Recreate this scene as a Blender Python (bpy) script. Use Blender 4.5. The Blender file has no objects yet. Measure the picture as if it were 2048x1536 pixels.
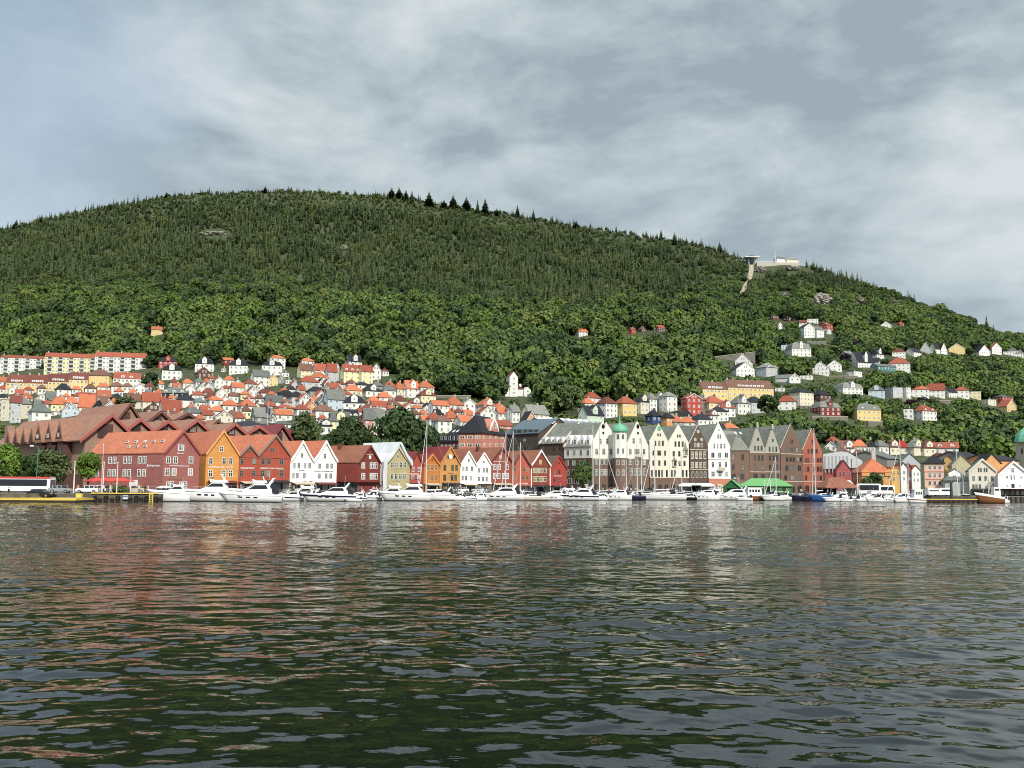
import bpy, bmesh, math, random
import numpy as np
from mathutils import Vector, Matrix
sc = bpy.context.scene
col = sc.collection
R = math.radians
# ---------------------------------------------------------------- camera, sky, sun, exposure
F = 1980.0; HC = 3.6; PITCH = 5.83; ROLL = 0.40
cp, sp = math.cos(R(PITCH)), math.sin(R(PITCH)); cr, sr = math.cos(R(ROLL)), math.sin(R(ROLL))
FW = np.array([0, cp, sp]); U0 = np.array([0, -sp, cp]); R0 = np.array([1.0, 0, 0])
RT = R0*cr + U0*sr; UP = U0*cr - R0*sr
cam_d = bpy.data.cameras.new('camera'); cam = bpy.data.objects.new('camera', cam_d); col.objects.link(cam)
cam_d.sensor_width = 36; cam_d.lens = 36*F/2048; cam_d.clip_start = 0.5; cam_d.clip_end = 9000
M = Matrix.Identity(4)
for i in range(3):
    M[i][0] = RT[i]; M[i][1] = UP[i]; M[i][2] = -FW[i]
M[2][3] = HC
cam.matrix_world = M
sc.camera = cam
SUN_AZ, SUN_EL = 22.0, 38.0     # degrees to the right of straight behind the camera, and up
sd = Vector((math.sin(R(SUN_AZ))*math.cos(R(SUN_EL)), -math.cos(R(SUN_AZ))*math.cos(R(SUN_EL)), math.sin(R(SUN_EL))))
sl = bpy.data.lights.new('sun', 'SUN'); sl.energy = 3.5; sl.angle = R(0.53); sl.color = (1.0, 0.94, 0.84)
sun = bpy.data.objects.new('sun', sl); col.objects.link(sun); sun.rotation_euler = sd.to_track_quat('Z', 'Y').to_euler(); sun.location = sd*3000
sc.cycles.filter_width = 1.0
sc.view_settings.view_transform = 'Standard'; sc.view_settings.look = 'None'; sc.view_settings.exposure = 0.35; sc.view_settings.gamma = 1
w = bpy.data.worlds.new('World'); sc.world = w; w.use_nodes = True
nt = w.node_tree; nt.nodes.clear()
def N(nt, t, **k):
    n = nt.nodes.new(t)
    for a, b in k.items():
        if a.startswith('i_'):
            key = a[2:]; key = int(key) if key.isdigit() else key
            n.inputs[key].default_value = b
        else: setattr(n, a, b)
    return n
def lk(nt, a, ao, b, bi): nt.links.new(a.outputs[ao], b.inputs[bi])
def build_sky():
    out = N(nt, 'ShaderNodeOutputWorld'); bg = N(nt, 'ShaderNodeBackground'); bg.inputs[1].default_value = 1
    sky = N(nt, 'ShaderNodeTexSky', sky_type='NISHITA', sun_disc=False, sun_elevation=R(SUN_EL), sun_rotation=R(180-SUN_AZ), air_density=1.0, dust_density=0.6)
    tc = N(nt, 'ShaderNodeTexCoord'); sx = N(nt, 'ShaderNodeSeparateXYZ'); lk(nt, tc, 'Generated', sx, 0)
    zc = N(nt, 'ShaderNodeMath', operation='MAXIMUM', i_1=0.0); lk(nt, sx, 2, zc, 0)
    za = N(nt, 'ShaderNodeMath', operation='ADD', i_1=0.16); lk(nt, zc, 0, za, 0)
    dx = N(nt, 'ShaderNodeMath', operation='DIVIDE'); lk(nt, sx, 0, dx, 0); lk(nt, za, 0, dx, 1)
    dy = N(nt, 'ShaderNodeMath', operation='DIVIDE'); lk(nt, sx, 1, dy, 0); lk(nt, za, 0, dy, 1)
    cb = N(nt, 'ShaderNodeCombineXYZ'); lk(nt, dx, 0, cb, 0); lk(nt, dy, 0, cb, 1)
    def noise(scale, det, ro, off, dist=0.0, sxy=(1, 1, 1)):
        mp = N(nt, 'ShaderNodeMapping'); mp.inputs['Location'].default_value = off; mp.inputs['Scale'].default_value = sxy
        lk(nt, cb, 0, mp, 0)
        n = N(nt, 'ShaderNodeTexNoise'); n.inputs['Scale'].default_value = scale; n.inputs['Detail'].default_value = det
        n.inputs['Roughness'].default_value = ro; n.inputs['Distortion'].default_value = dist; lk(nt, mp, 0, n, 'Vector'); return n
    n1 = noise(1.35, 10, 0.57, (3.1, 7.4, 0), 0.7, (0.8, 1.0, 1)); mp_ = N(nt, 'ShaderNodeMapping'); mp_.inputs['Location'].default_value = (2.2, 0.7, 5.1); mp_.inputs['Scale'].default_value = (1.0, 1.0, 2.1); lk(nt, tc, 'Generated', mp_, 0); lk(nt, mp_, 0, n1, 'Vector'); n1.inputs['Scale'].default_value = 4.2; n1.inputs['Roughness'].default_value = 0.58; n1.inputs['Distortion'].default_value = 0.25; n2 = noise(0.42, 5, 0.5, (1.2, 2.6, 0), 0.3); n3 = noise(3.4, 8, 0.6, (9.1, 4.4, 0), 0.7, (0.8, 1.0, 1))
    lk(nt, mp_, 0, n3, 'Vector'); n3.inputs['Scale'].default_value = 13; n3.inputs['Distortion'].default_value = 0.4
    # light and dark of the cloud deck
    r1 = N(nt, 'ShaderNodeValToRGB'); r1.color_ramp.elements[0].position = 0.41; r1.color_ramp.elements[0].color = (0.265, 0.325, 0.37, 1)
    r1.color_ramp.elements[1].position = 0.63; r1.color_ramp.elements[1].color = (0.53, 0.575, 0.60, 1)
    e = r1.color_ramp.elements.new(0.51); e.color = (0.375, 0.445, 0.48, 1)
    mx = N(nt, 'ShaderNodeMath', operation='MULTIPLY_ADD', i_1=0.22); lk(nt, n3, 0, mx, 0)
    m2 = N(nt, 'ShaderNodeMath', operation='MULTIPLY', i_1=0.80); lk(nt, n1, 0, m2, 0); lk(nt, m2, 0, mx, 2); lk(nt, mx, 0, r1, 0)
    # gap of clearer pale blue air, wide on the left side of the view
    r2 = N(nt, 'ShaderNodeMapRange'); r2.inputs[1].default_value = 0.0; r2.inputs[2].default_value = -0.5; r2.inputs[3].default_value = -0.07; r2.inputs[4].default_value = 0.16
    lk(nt, sx, 0, r2, 0)
    a1 = N(nt, 'ShaderNodeMath', operation='ADD'); lk(nt, n2, 0, a1, 0); lk(nt, r2, 0, a1, 1)
    r3 = N(nt, 'ShaderNodeMapRange'); r3.inputs[1].default_value = 0.50; r3.inputs[2].default_value = 0.66; lk(nt, a1, 0, r3, 0); r3.interpolation_type = 'SMOOTHSTEP'
    g = N(nt, 'ShaderNodeMath', operation='MULTIPLY', i_1=0.72); lk(nt, r3, 0, g, 0)
    hz = N(nt, 'ShaderNodeMapRange'); hz.inputs[1].default_value = 0.0; hz.inputs[2].default_value = 0.42; hz.inputs[3].default_value = 1.0; hz.inputs[4].default_value = 0.0; lk(nt, sx, 2, hz, 0)
    bl = N(nt, 'ShaderNodeMix', data_type='RGBA'); bl.inputs[6].default_value = (0.35, 0.45, 0.555, 1); bl.inputs[7].default_value = (0.58, 0.66, 0.71, 1); lk(nt, hz, 0, bl, 0)
    sk = N(nt, 'ShaderNodeMix', data_type='RGBA', blend_type='MULTIPLY'); sk.inputs[0].default_value = 1; sk.inputs[7].default_value = (0.075, 0.075, 0.075, 1); lk(nt, sky, 0, sk, 6)
    clear = N(nt, 'ShaderNodeMix', data_type='RGBA'); clear.inputs[0].default_value = 0.75; lk(nt, sk, 2, clear, 6); lk(nt, bl, 2, clear, 7)
    h2 = N(nt, 'ShaderNodeMath', operation='POWER', i_1=2.2); lk(nt, hz, 0, h2, 0); h3 = N(nt, 'ShaderNodeMath', operation='MULTIPLY', i_1=0.34); lk(nt, h2, 0, h3, 0)
    rr = N(nt, 'ShaderNodeMix', data_type='RGBA'); rr.inputs[7].default_value = (0.60, 0.665, 0.70, 1); lk(nt, h3, 0, rr, 0); lk(nt, r1, 0, rr, 6)
    fin = N(nt, 'ShaderNodeMix', data_type='RGBA'); lk(nt, g, 0, fin, 0); lk(nt, rr, 2, fin, 6); lk(nt, clear, 2, fin, 7)
    zb = N(nt, 'ShaderNodeMapRange'); zb.interpolation_type = 'SMOOTHSTEP'; zb.inputs[1].default_value = 0.44; zb.inputs[2].default_value = 0.80; zb.inputs[3].default_value = 1.0; zb.inputs[4].default_value = 2.3; lk(nt, sx, 2, zb, 0); lk(nt, zb, 0, bg, 1)  # sky overhead, out of view, brightened to lift water reflections and soften shadows
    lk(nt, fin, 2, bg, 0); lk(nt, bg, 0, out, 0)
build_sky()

# ---------------------------------------------------------------- pixel of the photograph -> ray -> point at a real distance
def ray(px, py):
    d = RT*((px-1024)/F) + UP*((768-py)/F) + FW
    return d/d[1]
def W(px, py, Y):
    d = ray(px, py)*Y
    return (d[0], Y, d[2]+HC)
def proj(x, y, z):
    v = np.array([x, y, z-HC]); f = v@FW
    return 1024+F*(v@RT)/f, 768-F*(v@UP)/f

# ---------------------------------------------------------------- materials
def lin(c): return tuple(((v/255)/12.92 if v/255 <= 0.04045 else ((v/255+0.055)/1.055)**2.4) for v in c)
MATS = {}
def mat(name, rgb, k=0.85, rough=0.75, var=0.12, scale=0.6, kind='noise', metal=0.0, bump=0.0, spec=0.3):
    """painted or built surface: colour seen in sun (sRGB), slightly uneven with dirt and course lines"""
    if name in MATS: return MATS[name]
    m = bpy.data.materials.new(name); m.use_nodes = True; t = m.node_tree; b = t.nodes['Principled BSDF']
    c = lin(rgb); g_ = 0.3*c[0]+0.6*c[1]+0.1*c[2]; c = [min(0.86, (v*0.9+g_*0.10)*k) for v in c]
    b.inputs['Roughness'].default_value = rough; b.inputs['Metallic'].default_value = metal; b.inputs['Specular IOR Level'].default_value = spec
    tc = N(t, 'ShaderNodeTexCoord')
    n = N(t, 'ShaderNodeTexNoise'); n.inputs['Scale'].default_value = scale; n.inputs['Detail'].default_value = 6; n.inputs['Roughness'].default_value = 0.7
    lk(t, tc, 'Object', n, 'Vector')
    mr = N(t, 'ShaderNodeMapRange'); mr.inputs[1].default_value = 0.3; mr.inputs[2].default_value = 0.7; mr.inputs[3].default_value = 1-var; mr.inputs[4].default_value = 1+var
    lk(t, n, 0, mr, 0)
    last = mr
    if kind in ('plank', 'tile', 'brick', 'slate'):
        wv = N(t, 'ShaderNodeTexNoise'); mp = N(t, 'ShaderNodeMapping'); lk(t, tc, 'Object', mp, 0); lk(t, mp, 0, wv, 'Vector')
        mp.inputs['Scale'].default_value = {'plank': (0.15, 0.15, 5.5), 'tile': (2.2, 2.2, 1.6), 'brick': (2.0, 2.0, 4.0), 'slate': (1.3, 1.3, 1.0)}[kind]
        wv.inputs['Scale'].default_value = 1.0; wv.inputs['Detail'].default_value = 4; wv.inputs['Roughness'].default_value = 0.75
        m2 = N(t, 'ShaderNodeMapRange'); m2.inputs[1].default_value = 0.32; m2.inputs[2].default_value = 0.68
        v2 = {'plank': 0.13, 'tile': 0.26, 'brick': 0.22, 'slate': 0.30}[kind]
        m2.inputs[3].default_value = 1-v2; m2.inputs[4].default_value = 1+v2; lk(t, wv, 0, m2, 0)
        ml = N(t, 'ShaderNodeMath', operation='MULTIPLY'); lk(t, mr, 0, ml, 0); lk(t, m2, 0, ml, 1); last = ml
    oi = N(t, 'ShaderNodeObjectInfo'); ro = N(t, 'ShaderNodeMapRange'); v3 = 0.22 if name.startswith('roof_') else 0.05; ro.inputs[3].default_value = 1-v3; ro.inputs[4].default_value = 1+v3*.8; lk(t, oi, 'Random', ro, 0)
    mo = N(t, 'ShaderNodeMath', operation='MULTIPLY'); lk(t, last, 0, mo, 0); lk(t, ro, 0, mo, 1); last = mo
    mx = N(t, 'ShaderNodeMix', data_type='RGBA', blend_type='MULTIPLY'); mx.inputs[0].default_value = 1; mx.inputs[6].default_value = (*c, 1)
    lk(t, last, 0, mx, 7); lk(t, mx, 2, b, 'Base Color')
    if bump:
        bp = N(t, 'ShaderNodeBump'); bp.inputs['Strength'].default_value = bump; bp.inputs['Distance'].default_value = 0.1; lk(t, n, 0, bp, 'Height'); lk(t, bp, 0, b, 'Normal')
    MATS[name] = m; return m
def leafmat(name, cols, k=1.0):
    m = bpy.data.materials.new(name); m.use_nodes = True; t = m.node_tree; b = t.nodes['Principled BSDF']
    b.inputs['Roughness'].default_value = 0.65; b.inputs['Specular IOR Level'].default_value = 0.25
    oi = N(t, 'ShaderNodeObjectInfo'); nz = N(t, 'ShaderNodeTexNoise'); nz.inputs['Scale'].default_value = 0.012; nz.inputs['Detail'].default_value = 3
    lk(t, oi, 'Location', nz, 'Vector')
    ad = N(t, 'ShaderNodeMath', operation='MULTIPLY_ADD', i_1=0.48); lk(t, oi, 'Random', ad, 0)
    ms = N(t, 'ShaderNodeMapRange'); ms.inputs[1].default_value = 0.36; ms.inputs[2].default_value = 0.64; ms.inputs[3].default_value = -0.05; ms.inputs[4].default_value = 0.56; lk(t, nz, 0, ms, 0); lk(t, ms, 0, ad, 2)
    tc = N(t, 'ShaderNodeTexCoord'); n2 = N(t, 'ShaderNodeTexNoise'); n2.inputs['Scale'].default_value = 0.45; n2.inputs['Detail'].default_value = 4; lk(t, tc, 'Object', n2, 'Vector')
    rp = N(t, 'ShaderNodeValToRGB'); el = rp.color_ramp.elements
    while len(el) > 1: el.remove(el[0])
    el[0].position = 0; el[0].color = (*[v*k for v in cols[0]], 1)
    for i, c in enumerate(cols[1:]): e = el.new((i+1)/(len(cols)-1)); e.color = (*[v*k for v in c], 1)
    lk(t, ad, 0, rp, 0)
    mr = N(t, 'ShaderNodeMapRange'); mr.inputs[1].default_value = 0.3; mr.inputs[2].default_value = 0.7; mr.inputs[3].default_value = 0.7; mr.inputs[4].default_value = 1.35; lk(t, n2, 0, mr, 0)
    mx = N(t, 'ShaderNodeMix', data_type='RGBA', blend_type='MULTIPLY'); mx.inputs[0].default_value = 1; lk(t, rp, 0, mx, 6); lk(t, mr, 0, mx, 7); lk(t, mx, 2, b, 'Base Color')
    MATS[name] = m; return m

# ---------------------------------------------------------------- mesh and object helpers
class MB:
    def __init__(s): s.v = []; s.f = []; s.m = []
    def face(s, pts, m=0):
        n = len(s.v); s.v += [tuple(p) for p in pts]; s.f.append(tuple(range(n, n+len(pts)))); s.m.append(m)
    def box(s, x0, y0, z0, x1, y1, z1, m=0):
        n = len(s.v); s.v += [(x0, y0, z0), (x1, y0, z0), (x1, y1, z0), (x0, y1, z0), (x0, y0, z1), (x1, y0, z1), (x1, y1, z1), (x0, y1, z1)]
        for f in ((0, 3, 2, 1), (4, 5, 6, 7), (0, 1, 5, 4), (1, 2, 6, 5), (2, 3, 7, 6), (3, 0, 4, 7)): s.f.append(tuple(n+i for i in f)); s.m.append(m)
        return s
    def extr(s, prof, a0, a1, axis='y', m=0):
        """closed profile (u,z) counter-clockwise, pushed along axis; axis y: u=x; axis x: u=y"""
        k = len(prof); n = len(s.v)
        for a in (a0, a1):
            s.v += [((u, a, z) if axis == 'y' else (a, u, z)) for u, z in prof]
        for i in range(k):
            j = (i+1) % k; f = (n+i, n+j, n+k+j, n+k+i); s.f.append(f if axis == 'y' else f[::-1]); s.m.append(m)
        f0 = tuple(n+i for i in range(k)); f1 = tuple(n+k+i for i in range(k))
        s.f.append(f0[::-1] if axis == 'y' else f0); s.f.append(f1 if axis == 'y' else f1[::-1]); s.m += [m, m]
        return s
    def prism(s, poly, z0, z1, m=0):
        k = len(poly); n = len(s.v)
        s.v += [(x, y, z0) for x, y in poly]+[(x, y, z1) for x, y in poly]
        for i in range(k):
            j = (i+1) % k; s.f.append((n+i, n+j, n+k+j, n+k+i)); s.m.append(m)
        s.f.append(tuple(n+i for i in range(k))[::-1]); s.f.append(tuple(n+k+i for i in range(k))); s.m += [m, m]; return s
    def tube(s, p, q, r0, r1=None, n=6, m=0):
        r1 = r0 if r1 is None else r1; p = Vector(p); q = Vector(q); d = (q-p).normalized()
        a = d.orthogonal().normalized(); b = d.cross(a); k = len(s.v)
        for c, r in ((p, r0), (q, r1)):
            for i in range(n):
                t = 2*math.pi*i/n; s.v.append(tuple(c+a*(r*math.cos(t))+b*(r*math.sin(t))))
        for i in range(n):
            j = (i+1) % n; s.f.append((k+i, k+j, k+n+j, k+n+i)); s.m.append(m)
        s.f.append(tuple(k+i for i in range(n))[::-1]); s.f.append(tuple(k+n+i for i in range(n))); s.m += [m, m]; return s
    def lathe(s, prof, n=16, m=0, c=(0, 0)):
        k = len(s.v)
        for r, z in prof:
            for i in range(n):
                t = 2*math.pi*i/n; s.v.append((c[0]+r*math.cos(t), c[1]+r*math.sin(t), z))
        for a in range(len(prof)-1):
            for i in range(n):
                j = (i+1) % n; s.f.append((k+a*n+i, k+a*n+j, k+(a+1)*n+j, k+(a+1)*n+i)); s.m.append(m)
        s.f.append(tuple(k+i for i in range(n))[::-1]); e = k+(len(prof)-1)*n; s.f.append(tuple(e+i for i in range(n))); s.m += [m, m]; return s
    def loft(s, rings, m=0, caps=True, closed=True):
        k = len(s.v); n = len(rings[0])
        for r in rings: s.v += [tuple(p) for p in r]
        for a in range(len(rings)-1):
            for i in range(n if closed else n-1):
                j = (i+1) % n; s.f.append((k+a*n+i, k+a*n+j, k+(a+1)*n+j, k+(a+1)*n+i)); s.m.append(m)
        if caps:
            s.f.append(tuple(k+i for i in range(n))[::-1]); e = k+(len(rings)-1)*n; s.f.append(tuple(e+i for i in range(n))); s.m += [m, m]
        return s
    def mesh(s, name, mats, smooth=False):
        me = bpy.data.meshes.new(name); me.from_pydata(s.v, [], s.f)
        for x in (mats if isinstance(mats, (list, tuple)) else [mats]): me.materials.append(x)
        if max(s.m, default=0) > 0: me.polygons.foreach_set('material_index', s.m)
        if smooth: me.polygons.foreach_set('use_smooth', [True]*len(me.polygons))
        bm = bmesh.new(); bm.from_mesh(me); bmesh.ops.recalc_face_normals(bm, faces=bm.faces); bm.to_mesh(me); bm.free()
        return me
    def build(s, name, mats, parent=None, smooth=False):
        return link(name, s.mesh(name, mats, smooth), parent)
def link(name, data, parent=None, loc=None, scale=None, rot=None):
    o = bpy.data.objects.new(name, data); col.objects.link(o)
    if parent: o.parent = parent
    if loc: o.location = loc
    if scale: o.scale = scale
    if rot: o.rotation_euler = rot
    return o
def tag(o, label=None, cat=None, group=None, kind=None):
    if label: o['label'] = label
    if cat: o['category'] = cat
    if group: o['group'] = group
    if kind: o['kind'] = kind
    return o
def thing(name, label, cat, loc=(0, 0, 0), rz=0, group=None):
    o = link(name, None, None, loc, None, (0, 0, rz)); return tag(o, label, cat, group)
def struct(name, data): return tag(link(name, data), kind='structure')

# ---------------------------------------------------------------- terrain
SKYG = [(-400, 600), (-200, 520), (0, 459), (90, 441), (200, 416), (350, 392), (500, 383), (650, 385), (780, 392), (860, 405), (940, 418), (1030, 432), (1160, 452), (1300, 474), (1420, 494),
        (1470, 514), (1492, 524), (1510, 528), (1600, 530), (1640, 538), (1700, 560), (1800, 594), (1900, 640), (1960, 668), (2048, 690), (2300, 780), (2700, 860)]
_su = []; _se = []
for a, b in SKYG:
    d = ray(a, b); _su.append(d[0]); _se.append(d[2])
def esky(u): return np.interp(u, _su, _se)
def Ybase(u): return np.interp(u, [-0.9, -0.5, -0.1, 0.1, 0.33, 0.8], [300, 300, 315, 355, 395, 400])
def Ysky(u): return np.interp(u, [-0.9, 0.05, 0.24, 0.34, 0.52, 0.9], [1700, 1700, 1400, 1350, 1250, 1150])
GS = ([0, .05, .35, .65, 1.0], [0, .17, .44, .70, 1.0])
def gz(x, y):
    x = np.asarray(x, float); y = np.asarray(y, float); ys = np.maximum(y, 1.0); u = np.clip(x/ys, -0.95, 0.95)
    yb = Ybase(u); yk = Ysky(u); s = (y-yb)/(yk-yb); e = esky(u)
    z = HC + ys*e*np.interp(s, *GS)
    zr = HC + yk*e
    z = np.where(s > 1, zr-(y-yk)*0.12, z)
    z += np.where((s > 0.02), 1.2*np.sin(x*0.031+1)*np.sin(y*0.027)+0.8*np.sin(x*0.083+y*0.05), 0)*np.clip(s*8, 0, 1)
    return np.where(s <= 0, 1.5, np.maximum(z, 1.5))
_YS = np.concatenate([np.arange(240, 800, 2.0), np.arange(800, 1800, 4.0)])
def hit(px, py):
    d = ray(px, py); zt = gz(d[0]*_YS, _YS); zr = HC+d[2]*_YS
    k = np.where(zt >= zr)[0]
    return float(_YS[k[0]]) if len(k) else float(Ysky(d[0]))
# ---------------------------------------------------------------- hills, street, water
def build_terrain():
    us = np.linspace(-0.95, 0.95, 190); ysv = np.concatenate([np.linspace(285, 800, 110), np.linspace(810, 1800, 100), [2300]])
    UU, YY = np.meshgrid(us, ysv); X = UU*YY; Z = gz(X, YY)
    Z = np.where(Z <= 1.5, 1.42, Z)
    n, k = UU.shape
    v = np.stack([X.ravel(), YY.ravel(), Z.ravel()], 1)
    idx = np.arange(n*k).reshape(n, k)
    f = np.stack([idx[:-1, :-1], idx[:-1, 1:], idx[1:, 1:], idx[1:, :-1]], -1).reshape(-1, 4)
    me = bpy.data.meshes.new('hills'); me.from_pydata(v.tolist(), [], f.tolist()); me.polygons.foreach_set('use_smooth', [True]*len(f))
    m = mat('hill_ground', (76, 84, 50), 0.75, 0.95, 0.5, 0.12); me.materials.append(m)
    struct('hills', me)
    g = bpy.data.meshes.new('ground'); s = 5000
    g.from_pydata([(-s, 330, 1.40), (s, 330, 1.40), (s, 9000, 1.40), (-s, 9000, 1.40)], [], [(0, 1, 2, 3)]); g.materials.append(mat('ground_soil', (88, 92, 78), 0.7, 0.95, 0.25, 0.05)); struct('ground', g)
# quay line in plan: from px, Y
QL = [(-420, 150), (-120, 172), (150, 183.5), (322, 187), (345, 200), (700, 232), (1000, 255), (1130, 267), (1445, 294), (1700, 296), (1850, 262), (2048, 255), (2500, 250)]
def QY(px): return float(np.interp(px, [a for a, _ in QL], [b for _, b in QL]))
def build_quay():
    pts = []
    for a, y in QL:
        d = ray(a, 970); pts.append((d[0]*y, y))
    mb = MB(); k = len(pts)
    poly = pts+[(pts[-1][0]+1500, 900), (pts[0][0]-1500, 900)]
    mb.prism(poly, -1.0, 1.5)
    m = mat('street_setts', (120, 116, 108), 0.75, 0.9, 0.2, 0.3)
    me = mb.mesh('street', m); struct('street', me)
    # granite quay face standing proud of the fill, with coping
    mb = MB()
    for (x0, y0), (x1, y1) in zip(pts[:-1], pts[1:]):
        d = Vector((x1-x0, y1-y0)).normalized(); nx, ny = d.y, -d.x
        mb.prism([(x0+nx*.25, y0+ny*.25), (x1+nx*.25, y1+ny*.25), (x1-nx*.5, y1-ny*.5), (x0-nx*.5, y0-ny*.5)], -1.1, 1.504)
    qw = mb.build('quay_wall', mat('quay_granite', (112, 104, 90), 0.6, 0.9, 0.4, 0.7, 'brick'))
    tag(qw, 'weathered grey stone quay wall along the whole waterfront', 'quay wall')
    return pts
def build_water():
    rng = np.random.default_rng(5)
    ys = [8.0]
    while ys[-1] < 330: ys.append(ys[-1]+max(0.018, 0.00046*ys[-1]**1.5))
    ys = np.array(ys); dY = np.gradient(ys)
    t = np.linspace(-1, 1, 960)
    X = t[None, :]*(0.60*ys[:, None]+5); Y = np.repeat(ys[:, None], 960, 1)
    dX = (0.60*ys+5)*2/960
    Z = np.zeros_like(X)
    lam = np.concatenate([np.geomspace(0.30, 0.9, 34), np.geomspace(0.8, 2.4, 34), np.geomspace(2.5, 11, 16)])
    wind = 0.05
    for L in lam:
        k = 2*math.pi/L
        if L < 0.8: s, spread = 0.0150, 1.0
        elif L < 2.45: s, spread = 0.0195, 0.75
        else: s, spread = 0.0100, 0.6
        th = math.pi/2 + wind + rng.normal(0, spread); ph = rng.uniform(0, 6.28)
        kx, ky = k*math.cos(th), k*math.sin(th)
        lamy = 2*math.pi/max(abs(ky), 1e-3); lamx = 2*math.pi/max(abs(kx), 1e-3)
        fade = np.clip(np.minimum(lamy/dY/2.8-0.6, lamx/dX/2.8-0.6), 0, 1)
        n = np.argmax(fade <= 0) if (fade <= 0).any() else len(ys)
        if n == 0: continue
        # groups: patches of livelier and calmer water
        Z[:n] += (s/k)*fade[:n, None]*np.sin(kx*X[:n]+ky*Y[:n]+ph+0.35*np.sin(0.21*k*0.3*X[:n]+ph))
    calm = 0.62+0.38*np.sin(X*0.16+1.2*np.sin(Y*0.11)+0.4)*np.sin(Y*0.21+0.9*np.sin(X*0.13)+2.0)
    Z *= calm
    # outer skirts of open water
    big = 700
    Xl = np.full((len(ys), 1), -big); Xr = np.full((len(ys), 1), big)
    X = np.hstack([Xl, X, Xr]); Y = np.hstack([Y[:, :1], Y, Y[:, :1]]); Z = np.hstack([Z[:, :1]*0, Z, Z[:, :1]*0])
    y0 = np.full((1, X.shape[1]), -60.0); X = np.vstack([X[:1], X]); Y = np.vstack([y0, Y]); Z = np.vstack([Z[:1]*0, Z])
    n, k = X.shape; idx = np.arange(n*k).reshape(n, k)
    f = np.stack([idx[:-1, :-1], idx[:-1, 1:], idx[1:, 1:], idx[1:, :-1]], -1).reshape(-1, 4).astype(np.int32)
    me = bpy.data.meshes.new('water'); me.vertices.add(n*k); me.vertices.foreach_set('co', np.stack([X, Y, Z], -1).ravel().astype(np.float32))
    me.loops.add(len(f)*4); me.loops.foreach_set('vertex_index', f.ravel())
    me.polygons.add(len(f)); me.polygons.foreach_set('loop_start', np.arange(0, len(f)*4, 4, dtype=np.int32)); me.polygons.foreach_set('loop_total', np.full(len(f), 4, dtype=np.int32))
    me.update(calc_edges=True); me.polygons.foreach_set('use_smooth', np.ones(len(f), bool))
    m = bpy.data.materials.new('sea_water'); m.use_nodes = True; t = m.node_tree; b = t.nodes['Principled BSDF']
    b.inputs['Base Color'].default_value = (0.0018, 0.0045, 0.0030, 1); b.inputs['IOR'].default_value = 1.34
    b.inputs['Roughness'].default_value = 0.012
    tc = N(t, 'ShaderNodeTexCoord'); geo = N(t, 'ShaderNodeSeparateXYZ'); lk(t, tc, 'Object', geo, 0)
    mp = N(t, 'ShaderNodeMapping'); mp.inputs['Scale'].default_value = (0.85, 1.15, 1); lk(t, tc, 'Object', mp, 0)
    n1 = N(t, 'ShaderNodeTexNoise'); n1.inputs['Scale'].default_value = 5.0; n1.inputs['Detail'].default_value = 2; lk(t, mp, 0, n1, 'Vector')
    b1 = N(t, 'ShaderNodeBump'); b1.inputs['Strength'].default_value = 1.0; b1.inputs['Distance'].default_value = 0.003; lk(t, n1, 0, b1, 'Height')
    # broader chop that takes over where single waves are finer than the eye can part
    n2 = N(t, 'ShaderNodeTexNoise'); n2.inputs['Scale'].default_value = 1.5; n2.inputs['Detail'].default_value = 3; lk(t, mp, 0, n2, 'Vector')
    ds = N(t, 'ShaderNodeMapRange'); ds.inputs[1].default_value = 22; ds.inputs[2].default_value = 85; ds.inputs[3].default_value = 0.0; ds.inputs[4].default_value = 0.14; lk(t, geo, 1, ds, 0)
    n3 = N(t, 'ShaderNodeTexNoise'); n3.inputs['Scale'].default_value = 0.05; n3.inputs['Detail'].default_value = 3; lk(t, mp, 0, n3, 'Vector')
    m3 = N(t, 'ShaderNodeMapRange'); m3.inputs[1].default_value = 0.35; m3.inputs[2].default_value = 0.65; m3.inputs[3].default_value = 0.6; m3.inputs[4].default_value = 1.25; lk(t, n3, 0, m3, 0)
    ml = N(t, 'ShaderNodeMath', operation='MULTIPLY'); lk(t, ds, 0, ml, 0); lk(t, m3, 0, ml, 1)
    b2 = N(t, 'ShaderNodeBump'); b2.inputs['Strength'].default_value = 1.0; lk(t, ml, 0, b2, 'Distance'); lk(t, n2, 0, b2, 'Height'); lk(t, b1, 0, b2, 'Normal')
    lk(t, b2, 0, b, 'Normal')
    me.materials.append(m); struct('water', me)
build_terrain(); QP = build_quay(); build_water()

# ---------------------------------------------------------------- foliage
G_BROAD = leafmat('broad_leaves', [(0.034, 0.060, 0.016), (0.050, 0.082, 0.020), (0.066, 0.100, 0.024), (0.085, 0.120, 0.028), (0.12, 0.145, 0.036)], 1.2)
G_CONI = leafmat('conifer_needles', [(0.034, 0.052, 0.022), (0.050, 0.072, 0.027), (0.068, 0.090, 0.032), (0.090, 0.102, 0.036)], 1.3)
G_FRESH = leafmat('fresh_leaves', [(0.062, 0.105, 0.020), (0.080, 0.128, 0.024), (0.105, 0.150, 0.030)], 1.15)
G_DARK = leafmat('dark_leaves', [(0.026, 0.050, 0.014), (0.034, 0.062, 0.018), (0.044, 0.075, 0.020)], 1.0)
G_LIME = leafmat('lime_leaves', [(0.075, 0.14, 0.02), (0.09, 0.16, 0.022), (0.10, 0.17, 0.025)], 1.0)
G_OLIVE = leafmat('olive_leaves', [(0.06, 0.09, 0.03), (0.07, 0.10, 0.035), (0.08, 0.11, 0.035)], 1.0)
G_PURP = leafmat('copper_leaves', [(0.022, 0.010, 0.014), (0.028, 0.012, 0.016)], 1.0)
BARK = mat('bark', (95, 85, 72), 0.6, 0.95, 0.3, 2.0)
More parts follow.
